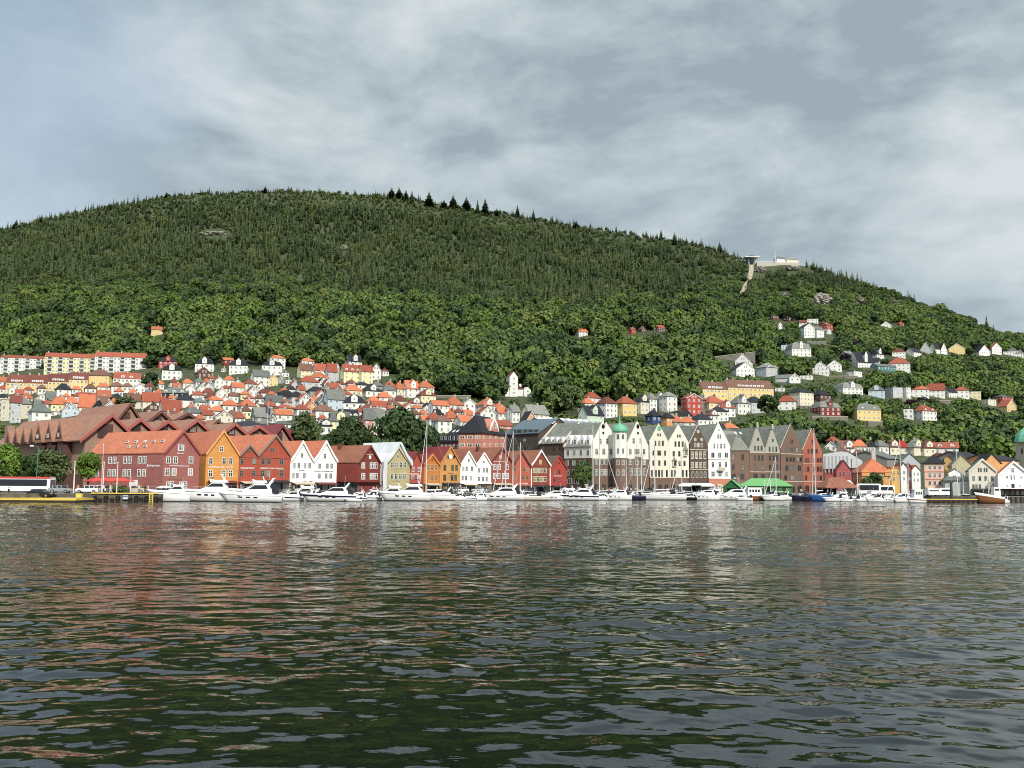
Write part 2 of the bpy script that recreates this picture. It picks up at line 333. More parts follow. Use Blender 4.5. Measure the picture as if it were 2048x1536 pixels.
def crown_mesh(name, seed, rx, rz, nblob, nleaf, leaf, m, zc=None, hollow=0.35):
    """crown as many small leaf clumps over overlapping boughs, gaps left between them"""
    r = np.random.default_rng(seed); zc = rz*1.15 if zc is None else zc; V = []; Fc = []
    for b in range(nblob):
        a = r.uniform(0, 6.283); u = r.uniform(-0.75, 1.0); rad = math.sqrt(max(0, 1-u*u))*r.uniform(0.55, 0.9)
        c = np.array([rx*rad*math.cos(a), rx*rad*math.sin(a), zc+rz*u*0.78]); br = rx*r.uniform(0.26, 0.46)
        k = max(4, int(nleaf*r.uniform(0.7, 1.3)))
        d = r.normal(size=(k, 3)); d[:, 2] += 0.35; d /= np.linalg.norm(d, axis=1)[:, None]
        p = c+d*br*r.uniform(0.75, 1.06, (k, 1))*np.array([1, 1, 0.85])
        nrm = d+r.normal(0, 0.45, (k, 3)); nrm /= np.linalg.norm(nrm, axis=1)[:, None]
        t1 = np.cross(nrm, r.normal(size=(k, 3))); t1 /= np.linalg.norm(t1, axis=1)[:, None]; t2 = np.cross(nrm, t1)
        s = leaf*r.uniform(0.6, 1.3, (k, 1))
        q = np.stack([p-t1*s-t2*s*.6, p+t1*s*.7-t2*s, p+t1*s+t2*s*.6, p-t1*s*.6+t2*s], 1)
        o = len(V)*0+sum(len(x) for x in V); V.append(q.reshape(-1, 3)); Fc += [(o+4*i, o+4*i+1, o+4*i+2, o+4*i+3) for i in range(k)]
    V = np.concatenate(V); me = bpy.data.meshes.new(name); me.from_pydata(V.tolist(), [], Fc); me.materials.append(m); return me
def conifer_mesh(name, seed, h, r0, layers, per, m, bare=0.08):
    r = np.random.default_rng(seed); v = []; f = []
    for i in range(layers):
        t = i/(layers-1); z = h*(bare+(1-bare)*t); rad = r0*(1-t)**0.85*r.uniform(0.75, 1.1)+0.12
        k = max(3, int(per*(1-t)+3)); a0 = r.uniform(0, 6.28)
        for j in range(k):
            a = a0+6.283*j/k+r.uniform(-.3, .3); L = rad*r.uniform(0.7, 1.2); w = rad*0.62*r.uniform(.7, 1.2)+0.1; dz = h*0.055
            ca, sa = math.cos(a), math.sin(a); n = len(v)
            v += [(0.05*ca, 0.05*sa, z+dz*.9), (ca*L*.6-sa*w*.5, sa*L*.6+ca*w*.5, z-dz*.1), (ca*L, sa*L, z-dz*r.uniform(.5, 1.2)), (ca*L*.6+sa*w*.5, sa*L*.6-ca*w*.5, z-dz*.1)]
            f.append((n, n+1, n+2, n+3))
    me = bpy.data.meshes.new(name); me.from_pydata(v, [], f); me.materials.append(m)
    return me
def trunk_mb(h, r, seed, limbs=4, top=0.6):
    q = random.Random(seed); mb = MB(); mb.tube((0, 0, -1.5), (q.uniform(-.1, .1)*r, 0, h*top), r, r*0.45, 7)
    for i in range(limbs):
        a = q.uniform(0, 6.28); z = h*top*q.uniform(.5, .95); L = h*q.uniform(.2, .33)
        mb.tube((0, 0, z), (L*.7*math.cos(a), L*.7*math.sin(a), z+L*.8), r*.42, r*.15, 5)
    return mb
PROTO = bpy.data.collections.new('forest_kinds')
def proto(name, me, mt=None):
    o = bpy.data.objects.new(name, me); PROTO.objects.link(o); return o
for i in range(4): proto('a_broad_%d' % i, crown_mesh('wood_crown', 10+i, 5.4, 5.0-0.4*i, 22, 32, 0.70, (G_BROAD, G_BROAD, G_FRESH, G_DARK)[i], zc=5.2))
for i in range(4): proto('b_coni_%d' % i, conifer_mesh('wood_conifer', 20+i, 12.5+1.6*i, 3.3+.4*(i % 2), 11, 9, G_CONI))
for i in range(2): proto('c_bush_%d' % i, crown_mesh('wood_bush', 30+i, 2.2, 1.5, 7, 14, 0.42, G_BROAD, zc=0.9))
def scatter(name, pts, scl, kind, label=None):
    me = bpy.data.meshes.new(name); me.from_pydata([tuple(p) for p in pts], [], [])
    for nm, ty, dat in (('scl', 'FLOAT', scl), ('kindi', 'INT', kind)):
        a = me.attributes.new(nm, ty, 'POINT'); a.data.foreach_set('value', np.asarray(dat))
    o = link(name, me); o['kind'] = 'stuff'
    g = bpy.data.node_groups.new(name, 'GeometryNodeTree'); g.interface.new_socket('Geometry', in_out='INPUT', socket_type='NodeSocketGeometry'); g.interface.new_socket('Geometry', in_out='OUTPUT', socket_type='NodeSocketGeometry')
    gi = N(g, 'NodeGroupInput'); go = N(g, 'NodeGroupOutput'); ci = N(g, 'GeometryNodeCollectionInfo'); ci.inputs['Collection'].default_value = PROTO
    ci.inputs['Separate Children'].default_value = True; ci.inputs['Reset Children'].default_value = True
    ip = N(g, 'GeometryNodeInstanceOnPoints'); ip.inputs['Pick Instance'].default_value = True
    a1 = N(g, 'GeometryNodeInputNamedAttribute', data_type='INT'); a1.inputs[0].default_value = 'kindi'
    a2 = N(g, 'GeometryNodeInputNamedAttribute', data_type='FLOAT'); a2.inputs[0].default_value = 'scl'
    rv = N(g, 'FunctionNodeRandomValue', data_type='FLOAT'); rv.inputs[3].default_value = 6.283
    cx = N(g, 'ShaderNodeCombineXYZ'); lk(g, rv, 1, cx, 2)
    rs = N(g, 'FunctionNodeRandomValue', data_type='FLOAT_VECTOR'); rs.inputs[0].default_value = (0.85, 0.85, 0.8); rs.inputs[1].default_value = (1.15, 1.15, 1.2)
    vm = N(g, 'ShaderNodeVectorMath', operation='SCALE'); lk(g, rs, 0, vm, 0); lk(g, a2, 0, vm, 3)
    lk(g, gi, 0, ip, 'Points'); lk(g, ci, 0, ip, 'Instance'); lk(g, a1, 0, ip, 'Instance Index'); lk(g, cx, 0, ip, 'Rotation'); lk(g, vm, 0, ip, 'Scale'); lk(g, ip, 0, go, 0)
    md = o.modifiers.new('scatter', 'NODES'); md.node_group = g
    return o
HOUSE_RECTS = []   # (px0,px1,top,bottom,Y) of everything that must stay clear of wood
def pxrow(x, y, z):
    v = np.stack([x, y, z-HC], 1); f = v@FW
    return 1024+F*(v@RT)/f, 768-F*(v@UP)/f
TOWN = ([-200, 0, 285, 300, 470, 560, 700, 780, 830, 880, 1000, 1080, 1150, 1210, 1360, 1380, 1420, 2300], [752, 752, 752, 765, 775, 765, 768, 768, 792, 805, 830, 846, 843, 842, 838, 858, 925, 940])
CONI = ([-200, 0, 300, 700, 900, 1100, 1250, 1400, 1500, 1700, 2048, 2200], [590, 585, 575, 585, 600, 625, 610, 585, 560, 590, 675, 720])
def build_forest():
    r = np.random.default_rng(3); P = []
    n = 74000
    y = np.sqrt(r.uniform(300**2, 1760**2, n)); u = r.uniform(-0.62, 0.62, n); x = u*y
    s = (y-Ybase(u))/(Ysky(u)-Ybase(u)); ok = (s > 0.01) & (s < 1.03)
    x, y, s = x[ok], y[ok], s[ok]
    z = gz(x, y); px, row = pxrow(x, y, z)
    ok = (row < np.interp(px, *TOWN)) & (row > 100)
    # keep the funicular line, lookout and rocks open
    tr = np.interp(row, [528, 545, 560, 598, 604], [1506, 1504, 1499, 1481, 1478])
    ok &= ~((abs(px-tr) < 7+0*row) & (row < 640) & (row > 515))
    ok &= ~((abs(px-1486) < 10) & (row > 655) & (row < 745))
    ok &= ~((px > 1494) & (px < 1612) & (row < 545))
    for cx, cy, rx, ry in ROCKS: ok &= ~((((px-cx)/(rx+2))**2+((row-cy-ry*.5)/(ry+8))**2) < 1)
    x, y, z, px, row, s = x[ok], y[ok], z[ok], px[ok], row[ok], s[ok]
    nz = np.sin(px*0.021+1.3*np.sin(row*0.03))*np.sin(row*0.043+1.7*np.sin(px*.017))
    limit = np.interp(px, *CONI)
    coni = (row+nz*48+r.normal(0, 24, len(row))) < limit
    coni |= r.uniform(size=len(row)) < 0.05; coni &= r.uniform(size=len(row)) > np.where((s > 0.93) & (px < 1400), 0.45, 0.30)
    # thin: broadleaf crowns are wide
    keep = np.where(coni, r.uniform(size=len(x)) < 0.80, r.uniform(size=len(x)) < 0.46)
    patch = 0.5+0.5*np.sin(px*0.033+2*np.sin(row*0.021))*np.sin(row*0.051+1.4*np.sin(px*.027+1)); low = np.clip((row-560)/90, 0, 1)
    right = px > 1400
    keep &= coni | (r.uniform(size=len(x)) > 0.6*low*(px < 1420))
    scl = np.where(coni, 0.55+0.75*r.beta(2, 2.5, len(x)), 0.5+0.8*r.beta(1.6, 2.2, len(x))); scl = np.where((~coni) & (row < limit), scl*0.7, scl)
    scl = np.where(~coni, scl*(0.85+0.6*low+0.45*patch*low), scl*(0.8+0.4*patch)); crest = (s > 0.94) & (px < 1500); scl = np.where(crest, scl*0.85, scl)
    scl = np.where(right, scl*0.82, scl); keep |= right & (r.uniform(size=len(x)) < 0.5)
    scl = np.where((s > 0.93) & coni & (px > 300) & (px < 1500), scl*r.uniform(0.55, 1.0, len(x)), scl)
    kind = np.where(coni, 4+r.integers(0, 4, len(x)), r.integers(0, 4, len(x)))
    hgt = np.where(coni, (12.5+1.6*(kind-4))*scl, 11*scl); wid = np.where(coni, 3.2*scl, 5.6*scl)
    top = row-hgt*F/y; hw = wid*F/y
    small = np.zeros(len(x), bool)
    for (a, b, t, bt, Yh) in HOUSE_RECTS:
        near = (px+hw > a-1) & (px-hw < b+1) & (y < Yh+7)
        bad = near & (top < bt-3) & (row > t-5); small |= bad & (row > bt+3); keep &= ~(bad & (row <= bt+3))
    kind = np.where(small, 8+r.integers(0, 2, len(x)), kind); scl = np.where(small, r.uniform(0.5, 1.1, len(x)), scl)
    x, y, z, scl, kind = x[keep], y[keep], z[keep], scl[keep], kind[keep]
    scatter('forest', np.stack([x, y, z-0.6], 1), scl, kind)
    print('forest', len(x))
    # gardens: bushes and small trees among the town houses
    n = 9000; y = np.sqrt(r.uniform(330**2, 800**2, n)); u = r.uniform(-0.56, 0.56, n); x = u*y; z = gz(x, y); px, row = pxrow(x, y, z)
    ok = (row >= np.interp(px, *TOWN)-6) & (row < 908) & (z > 3)
    sc_ = r.uniform(0.5, 1.5, n); hgt = 2.6*sc_; top = row-hgt*F/y; hw = 2.2*sc_*F/y
    for (a, b, t, bt, Yh) in HOUSE_RECTS: ok &= ~((px+hw > a) & (px-hw < b) & (y < Yh+9) & (top < bt-2) & (row > t-3))
    x, y, z, sc_ = x[ok], y[ok], z[ok], sc_[ok]
    scatter('garden_foliage', np.stack([x, y, z-0.3], 1), sc_, 8+r.integers(0, 2, len(x)))
    print('garden', len(x))
ROCKS = [(1642, 600, 22, 14), (1572, 592, 13, 6), (1722, 603, 12, 6), (1790, 607, 8, 5), (690, 497, 6, 7), (430, 468, 34, 5), (1520, 541, 10, 8), (1585, 538, 14, 6)]
# ---------------------------------------------------------------- building kit
WALLC = {'white': (238, 238, 232), 'cream': (234, 224, 198), 'yellow': (238, 208, 130), 'pale yellow': (240, 232, 178), 'light grey': (196, 200, 200), 'grey': (140, 145, 142),
         'dark red': (140, 58, 52), 'red': (190, 78, 62), 'orange': (226, 160, 90), 'pink': (222, 140, 128), 'blue': (60, 84, 130), 'light blue': (196, 214, 226), 'mint': (206, 226, 204),
         'black': (46, 48, 54), 'brown': (112, 78, 66), 'beige': (214, 206, 178), 'teal': (88, 140, 144)}
ROOFC = {'orange': (200, 112, 72), 'red': (166, 84, 60), 'maroon': (122, 68, 58), 'brown': (126, 88, 74), 'black': (44, 47, 54), 'grey': (134, 136, 128), 'slate': (112, 116, 112), 'bright red': (186, 48, 44)}
def wm(c): return mat('wall_'+c.replace(' ', '_'), WALLC[c], 0.80, 0.8, 0.07, 0.5)
def rm(c): return mat('roof_'+c.replace(' ', '_'), ROOFC[c], 0.78, 0.85, 0.16, 0.35, 'tile' if c not in ('black', 'grey', 'slate') else 'slate')
WHITE = mat('white_paint', (246, 246, 242), 0.85, 0.6, 0.04, 0.8)
OFFW = mat('offwhite_paint', (232, 226, 204), 0.85, 0.6, 0.05, 0.8)
GLASS = mat('window_glass', (46, 52, 56), 0.6, 0.12, 0.3, 0.9, spec=0.6)
def vary_glass():
    t = GLASS.node_tree; b = t.nodes['Principled BSDF']; oi = N(t, 'ShaderNodeObjectInfo'); rp = N(t, 'ShaderNodeValToRGB'); rp.color_ramp.interpolation = 'CONSTANT'
    el = rp.color_ramp.elements; el[0].color = (0.018, 0.022, 0.026, 1); el[1].position = 0.86; el[1].color = (0.28, 0.28, 0.26, 1)
    for p_, c_ in ((.40, (.035, .042, .048, 1)), (.62, (.07, .08, .085, 1)), (.76, (.14, .15, .15, 1))): e = el.new(p_); e.color = c_
    lk(t, oi, 'Random', rp, 0); lk(t, rp, 0, b, 'Base Color')
vary_glass()
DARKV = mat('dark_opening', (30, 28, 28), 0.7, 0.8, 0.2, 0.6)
CHIM = mat('chimney_plaster', (205, 200, 190), 0.7, 0.9, 0.15, 2)
BRICKC = mat('chimney_brick', (120, 70, 60), 0.7, 0.9, 0.15, 2)
_wm = {}
def winmesh(style, fm):
    """unit window, 1 wide 1 high, centred; frame proud of the wall, panes behind (frame material per call)"""
    key = (style, fm.name)
    if key in _wm: return _wm[key]
    f = MB(); p = MB(); b = 0.13 if style != 'thin' else 0.07; d = -0.07
    if style == 'arch':
        n = 8; pts = [(-.5, -.5), (.5, -.5)]+[(.5*math.cos(math.pi*i/n), .25+.25*math.sin(math.pi*i/n)) for i in range(n+1)]
        p.extr([(x*.8, z*.88) for x, z in pts], -0.03, 0.01, 'y')
        k = len(pts)
        for i in range(k):
            j = (i+1) % k; (x0, z0), (x1, z1) = pts[i], pts[j]
            f.face([(x0, d, z0), (x1, d, z1), (x1*.8, d, z1*.88), (x0*.8, d, z0*.88)]); f.face([(x0, d, z0), (x0, 0.01, z0), (x1, 0.01, z1), (x1, d, z1)])
        f.box(-.04, d+.01, -.46, .04, 0, .46)
    else:
        p.box(-.5+b*.5, -.03, -.5+b*.4, .5-b*.5, .01, .5-b*.4)
        f.box(-.5, d, -.5, -.5+b, .005, .5); f.box(.5-b, d, -.5, .5, .005, .5); f.box(-.5+b, d, .5-b*.7, .5-b, .005, .5); f.box(-.5+b, d, -.5, .5-b, .005, -.5+b*.7)
        if style in ('cross', 'grid', 'wide'): f.box(-.045, d+.012, -.5+b*.7, .045, 0, .5-b*.7)
        if style == 'wide':
            f.box(-.24, d+.012, -.5+b*.7, -.19, 0, .5-b*.7); f.box(.19, d+.012, -.5+b*.7, .24, 0, .5-b*.7)
        if style in ('cross', 'grid', 'wide'):
            f.box(-.5+b, d+.02, .10, -.045, 0, .16); f.box(.045, d+.02, .10, .5-b, 0, .16)
        if style == 'grid':
            f.box(-.5+b, d+.02, -.22, -.045, 0, -.18); f.box(.045, d+.02, -.22, .5-b, 0, -.18)
    fme = f.mesh('window_frame', fm); pme = p.mesh('window_pane', GLASS)
    # one-piece version for windows only a few pixels high
    q = MB(); q.v = f.v+p.v; n = len(f.v); q.f = f.f+[tuple(i+n for i in t) for t in p.f]; q.m = [0]*len(f.f)+[1]*len(p.f)
    _wm[key] = (fme, pme, q.mesh('window_one', [fm, GLASS])); return _wm[key]
def window(parent, x, y, z, w_, h_, style='cross', fm=None, face=0, split=True, name='window'):
    """face: 0 front (-y), 1 left (-x), 2 right (+x)"""
    me = winmesh(style, fm or WHITE)
    rot = (0, 0, {0: 0, 1: -math.pi/2, 2: math.pi/2}[face])
    if split:
        o = link(name, me[0], parent, (x, y, z), (w_, 1, h_), rot); link('pane', me[1], o)
    else: o = link(name, me[2], parent, (x, y, z), (w_, 1, h_), rot)
    return o
def vroof(prof_mid, half, ze, zr, oh=0.45, th=0.22):
    sl = (zr-ze)/half; e = ze-oh*sl; m_ = prof_mid
    return [(m_-half-oh, e), (m_, zr), (m_+half+oh, e), (m_+half+oh, e+th), (m_, zr+th*1.25), (m_-half-oh, e+th)][::-1][::-1]
def roof_gable(mb, x0, x1, y0, y1, ze, zr, ax, oh=0.45, th=0.22, og=0.35):
    if ax == 'y': mb.extr(vroof((x0+x1)/2, (x1-x0)/2, ze, zr, oh, th), y0-og, y1+og, 'y')
    else: mb.extr(vroof((y0+y1)/2, (y1-y0)/2, ze, zr, oh, th), x0-og, x1+og, 'x')
def roof_hip(mb, x0, x1, y0, y1, ze, zr, oh=0.5, th=0.15):
    X0, X1, Y0, Y1 = x0-oh, x1+oh, y0-oh, y1+oh; w_, d = X1-X0, Y1-Y0; ym, xm = (Y0+Y1)/2, (X0+X1)/2
    if w_ >= d: a, b = (X0+d*.42, ym, zr), (X1-d*.42, ym, zr)
    else: a, b = (xm, Y0+w_*.42, zr), (xm, Y1-w_*.42, zr)
    e = ze+th; c = [(X0, Y0, e), (X1, Y0, e), (X1, Y1, e), (X0, Y1, e)]; l = [(x, y, ze-.02) for x, y, _ in c]
    if w_ >= d: mb.face([c[0], c[1], b, a]); mb.face([c[1], c[2], b]); mb.face([c[2], c[3], a, b]); mb.face([c[3], c[0], a])
    else: mb.face([c[0], c[1], a]); mb.face([c[1], c[2], b, a]); mb.face([c[2], c[3], b]); mb.face([c[3], c[0], a, b])
    for i in range(4): j = (i+1) % 4; mb.face([l[i], l[j], c[j], c[i]])
    mb.face(l[::-1])
LABELS = []   # (object, wall, roof, kind words, px, row) waiting for a label of its own
def hill_house(cx, top, eave, base, wpx, typ='h', wall='white', roof='orange', yaw=32, k=0.85, dorm=0, chim=1, name='house', Y=None, label=None, fl=None, trim=None, extra=None, catg='house', deep=5.0, win=True, nwx=None):
    Y = Y or hit(cx, base); m_ = Y/F
    a = R(yaw); ca, sa = math.cos(a), abs(math.sin(a))
    wv = wpx*m_; wd = wv/(ca+k*sa); dp = wd*k
    x, _, zb = W(cx, base, Y); ze = W(cx, eave, Y)[2]-zb; zr = W(cx, top, Y)[2]-zb
    zr = max(zr, ze+0.1)
    if typ in ('h', 'm', 's'): zr = ze+(zr-ze)*1.02
    o = thing(name, label, catg, (x, Y+dp*.5*ca, zb), a)
    hx, hy = wd/2, dp/2
    wmat = wm(wall); rmat = rm(roof); tm = WHITE if wall not in ('black',) else wmat
    mb = MB()
    if typ == 'g': mb.extr([(-hx, -deep), (hx, -deep), (hx, ze), (0, zr), (-hx, ze)], -hy, hy, 'y')
    elif typ == 's': mb.extr([(-hy, -deep), (hy, -deep), (hy, ze), (0, zr), (-hy, ze)], -hx, hx, 'x')
    elif typ == 'f': mb.box(-hx, -hy, -deep, hx, hy, ze)
    else: mb.box(-hx, -hy, -deep, hx, hy, ze)
    mb.build('wall', wmat, o)
    rb = MB()
    if typ == 'g': roof_gable(rb, -hx, hx, -hy, hy, ze, zr, 'y')
    elif typ == 's': roof_gable(rb, -hx, hx, -hy, hy, ze, zr, 'x')
    elif typ == 'f': rb.box(-hx-.15, -hy-.15, ze, hx+.15, hy+.15, ze+0.35)
    elif typ == 'm':
        zm = ze+(zr-ze)*0.62; i = min(1.6, hx*.25); X, Yy = hx+.3, hy+.3
        for (p0, p1, q0, q1) in (((-X, -Yy), (X, -Yy), (-X+i, -Yy+i), (X-i, -Yy+i)), ((X, -Yy), (X, Yy), (X-i, -Yy+i), (X-i, Yy-i)), ((X, Yy), (-X, Yy), (X-i, Yy-i), (-X+i, Yy-i)), ((-X, Yy), (-X, -Yy), (-X+i, Yy-i), (-X+i, -Yy+i))):
            rb.face([(*p0, ze), (*p1, ze), (*q1, zm), (*q0, zm)])
        rb.face([(-X, -Yy, ze-.01), (X, -Yy, ze-.01), (X, Yy, ze-.01), (-X, Yy, ze-.01)][::-1])
        roof_hip(rb, -X+i, X-i, -Yy+i, Yy-i, zm, zr, 0.0, 0.03)
    else: roof_hip(rb, -hx, hx, -hy, hy, ze, zr)
    rf = rb.build('roof', rmat, o)
    for c in range(chim):
        q = MB(); qx = (0.28 if c == 0 else -0.45)*hx; qz = zr-0.7 if typ != 'f' else ze
        q.box(-.35, -.35, -1.0, .35, .35, 1.9); ch = q.build('chimney', CHIM if (int(cx)+c) % 3 else BRICKC, rf)
        ch.location = (qx if typ != 'g' else 0.25, 0.3 if typ != 'g' else hy*.3, qz)
    if typ == 'g' and wall not in ('black', 'brown') and wpx > 19:
        t_ = MB(); sl = (zr-ze)/hx
        pr = vroof(0, hx, ze, zr, 0.5, 0.05); e = ze-0.5*sl
        t_.extr([(-hx-.5, e-.22), (0, zr-.22), (hx+.5, e-.22), (hx+.5, e+.06), (0, zr+.1), (-hx-.5, e+.06)], -hy-.42, -hy-.36, 'y'); t_.build('bargeboard', tm, o)
    if not win: return o
    fl = fl or max(1, int(round(ze/3.1))); fh = min(3.3, ze/fl); bottom = ze-fl*fh
    nx = nwx or max(2, int(round(wd/3.4))); ny = max(1, int(round(dp/4.2))); fm = WHITE if wall not in ('white',) else mat('white_frames', (225, 225, 220), 0.8, 0.6, 0.04)
    near = Y < 420
    for f_ in range(fl):
        z = bottom+fh*(f_+.55)
        for i in range(nx): window(o, -hx+wd*(i+.5)/nx, -hy, z, 1.15, 1.5, 'cross', fm, 0, False)
        if wpx > 17:
            for i in range(ny): window(o, -hx if yaw > 0 else hx, -hy+dp*(i+.5)/ny, z, 1.1, 1.5, 'cross', fm, 1 if yaw > 0 else 2, False)
    if typ == 'g' and zr-ze > 2.6:
        n2 = 2 if wd > 7 else 1
        for i in range(n2): window(o, (i-.5*(n2-1))*1.9, -hy, ze+(zr-ze)*.3, 1.0, 1.3, 'cross', fm, 0, False)
    if typ == 's' and zr-ze > 2.6: window(o, -hx if yaw > 0 else hx, 0, ze+(zr-ze)*.3, 1.0, 1.2, 'cross', fm, 1 if yaw > 0 else 2, False)
    for i in range(dorm):
        dx = -hx+wd*(i+.5)/dorm if dorm > 1 else 0; dw = 1.9 if dorm > 1 else 3.2; dh = min(2.0 if dorm > 1 else zr-ze+0.4, zr-ze+0.5)
        q = MB(); big = dorm == 1
        q.extr([(-dw/2, ze-.1), (dw/2, ze-.1), (dw/2, ze+dh*.68), (0, ze+dh), (-dw/2, ze+dh*.68)], -hy-(0.05 if big else -.35), 0, 'y')
        d_ = q.build('dormer', WHITE if not big else wmat, o); d_.location.x = dx
        q = MB(); q.extr(vroof(0, dw/2, ze+dh*.68, ze+dh, .2, .12), -hy-(.25 if big else -.2), 0, 'y'); q.build('dormer_roof', rmat, d_)
        link('pane', winmesh('cross', WHITE)[2], d_, (0, -hy-(0.05 if big else -.35), ze+dh*.42), (1.1, 1, 1.1))
    LABELS.append((o, wall, roof, typ, cx, base, dorm, label)) if label is None else None
    HOUSE_RECTS.append((cx-wpx/2, cx+wpx/2, top, base, Y))
    return o
class Fac:
    """a facade standing on the line between two photographed corners at real distances"""
    def __init__(s, L, Rr, YL, YR, zb=1.5):
        a = ray(L, 970)*YL; b = ray(Rr, 970)*YR; s.A = Vector((a[0], a[1])); s.B = Vector((b[0], b[1])); s.t = (s.B-s.A).normalized(); s.n = Vector((s.t.y, -s.t.x))
        s.w = (s.B-s.A).length; s.mid = (s.A+s.B)/2; s.ang = math.atan2(s.t.y, s.t.x); s.zb = zb; s.L, s.R = L, Rr
    def at(s, px, py, off=0.0):
        d = ray(px, py); O = s.mid-s.n*0-s.n*(-off)
        den = s.n.x*d[0]+s.n.y*1.0; tt = (s.n.x*O.x+s.n.y*O.y)/den
        p = Vector((d[0]*tt, tt)); return ((p-s.mid).dot(s.t), HC+d[2]*tt-s.zb)
    def root(s, name, label, cat, group=None): return thing(name, label, cat, (s.mid.x, s.mid.y, s.zb), s.ang, group)
YT = ([-60, 180, 325, 400, 480, 672, 760, 900, 1130, 1300, 1460, 1640, 1760], [196, 205, 210, 218, 224, 248, 258, 276, 306, 324, 341, 360, 366])
def RY(px): return float(np.interp(px, *YT))
def text(parent, s, x, y, z, width, m_, h=None, rot=0, name='lettering'):
    cu = bpy.data.curves.new('lettering', 'FONT'); cu.body = s; cu.align_x = 'CENTER'; cu.align_y = 'CENTER'; cu.size = 1; cu.extrude = 0.02; cu.offset = 0.012
    o = bpy.data.objects.new(name, cu); col.objects.link(o); bpy.context.view_layer.update(); dg = bpy.context.evaluated_depsgraph_get(); me = bpy.data.meshes.new_from_object(o.evaluated_get(dg)); bpy.data.objects.remove(o)
    xs = [v.co.x for v in me.vertices]; ys = [v.co.y for v in me.vertices]; sx = width/(max(xs)-min(xs)); sy = (h or width/len(s)*1.6)/(max(ys)-min(ys))
    me.materials.clear(); me.materials.append(m_)
    return link(name, me, parent, (x, y, z), (sx, sy, 1), (R(90), 0, rot))
def gable_house(name, label, L, Rr, evL, ap, D=20, wall=None, roof=None, trim=None, wins=(), fm=None, YL=None, YR=None, zb=1.5, low=None, flare=0, trimw=0.35, cat='building', group=None, roofoh=0.3, tall=False, sidew=(), style='cross', chim=1, evR=None, split=True, letters=(), band=None):
    """gable front toward the harbour. ap=(px,row) apex. wins: (row,[px..],wpx,hpx[,style]). low=(row, material): other lower storeys"""
    f = Fac(L, Rr, YL or RY(L), YR or RY(Rr), zb); o = f.root(name, label, cat, group); hx = f.w/2
    ze = f.at(L, evL)[1]; xa, zr = f.at(*ap); xa = xa if abs(xa) > 0.12*hx*9 else 0.0; xa = 0.0
    zl = f.at(L, low[0])[1] if low else None
    z0 = zl if low else -0.5
    if flare: prof = [(-hx, z0), (hx, z0), (hx, ze), (hx*.86, ze+(zr-ze)*.11), (hx*.62, ze+(zr-ze)*.33), (0, zr), (-hx*.62, ze+(zr-ze)*.33), (-hx*.86, ze+(zr-ze)*.11), (-hx, ze)]
    else: prof = [(-hx, z0), (hx, z0), (hx, ze), (0, zr), (-hx, ze)]
    mb = MB()
    if tall:
        mb.extr(prof, 0, .36, 'y'); mb.extr([(x*.98, z-.45 if z > ze-.1 else z) for x, z in prof], .36, D, 'y')
    else: mb.extr(prof, 0, D, 'y')
    mb.build('upper_wall' if low else 'wall', wall, o)
    if low:
        mb = MB(); mb.box(-hx-.04, -.06, -0.5, hx+.04, D, zl); mb.build('lower_wall', low[1], o)
        if len(low) > 2: mb = MB(); mb.box(-hx-.08, -.18, zl-.18, hx+.08, -.06, zl+.12); mb.build('cornice', low[2], o)
    inset = 0.32 if tall else -roofoh    # stone fronts rise past the roof, timber roofs overhang
    rp = MB()
    up = [(x, z) for x, z in prof[2:]]   # right eave ... apex ... left eave
    th = 0.22
    outer = [(x*(1+0.03) if abs(x) > .1 else x, z-(0.0)) for x, z in up]
    if tall: outer = [(x*.985, z-.35 if abs(x) < .1 else z-.3) for x, z in up]
    poly = [(x, z+.02) for x, z in outer]+[(x, z+th+.02) for x, z in outer[::-1]]
    rp.extr(poly, inset, D+.3, 'y'); rf = rp.build('roof', roof, o)
    for c in range(chim):
        q = MB(); q.box(-.4, -.4, -1.2, .4, .4, 1.3); ch = q.build('chimney', BRICKC, rf); ch.location = (-.8, D*(.45+.3*c), zr-.6)
    if trim:
        t_ = MB(); ou = up if tall else outer
        for (x0, z0_), (x1, z1_) in zip(ou[:-1], ou[1:]):
            dz = 0.30; t_.face([(x0, inset-.1, z0_-trimw), (x1, inset-.1, z1_-trimw), (x1, inset-.1, z1_+dz), (x0, inset-.1, z0_+dz)])
            t_.face([(x0, inset-.1, z0_+dz), (x1, inset-.1, z1_+dz), (x1, inset+.12, z1_+dz), (x0, inset+.12, z0_+dz)])
            t_.face([(x0, inset-.1, z0_-trimw), (x0, inset+.0, z0_-trimw), (x1, inset+.0, z1_-trimw), (x1, inset-.1, z1_-trimw)])
        t_.build('bargeboard' if not tall else 'coping', trim, o)
    for wd in wins:
        row, pxs, wp, hp = wd[:4]; st = wd[4] if len(wd) > 4 else style
        for p in pxs:
            x0, z1 = f.at(p-wp/2, row-hp/2); x1, z2 = f.at(p+wp/2, row+hp/2)
            on_low = low and (z1+z2)/2 < zl
            if (z1+z2)/2 < 0.4: continue
            window(o, (x0+x1)/2, -.065 if on_low else -.004, (z1+z2)/2, x1-x0, z1-z2, st, fm or WHITE, 0, split)
    for (s, px, row, wpx, hpx, m_) in letters:
        x0, z1 = f.at(px-wpx/2, row-hpx/2); x1, z2 = f.at(px+wpx/2, row+hpx/2)
        text(o, s, (x0+x1)/2, -.06, (z1+z2)/2, x1-x0, m_, z1-z2)
    for (row, th_, m_) in (band or ()):
        z = f.at(L, row)[1]; mb = MB(); mb.box(-hx-.05, -.12, z-th_/2, hx+.05, 0.0, z+th_/2); mb.build('string_course', m_, o)
    o['_D'] = D
    HOUSE_RECTS.append((L, Rr, ap[1], 978, RY(L)))
    return o, f, ze, zr
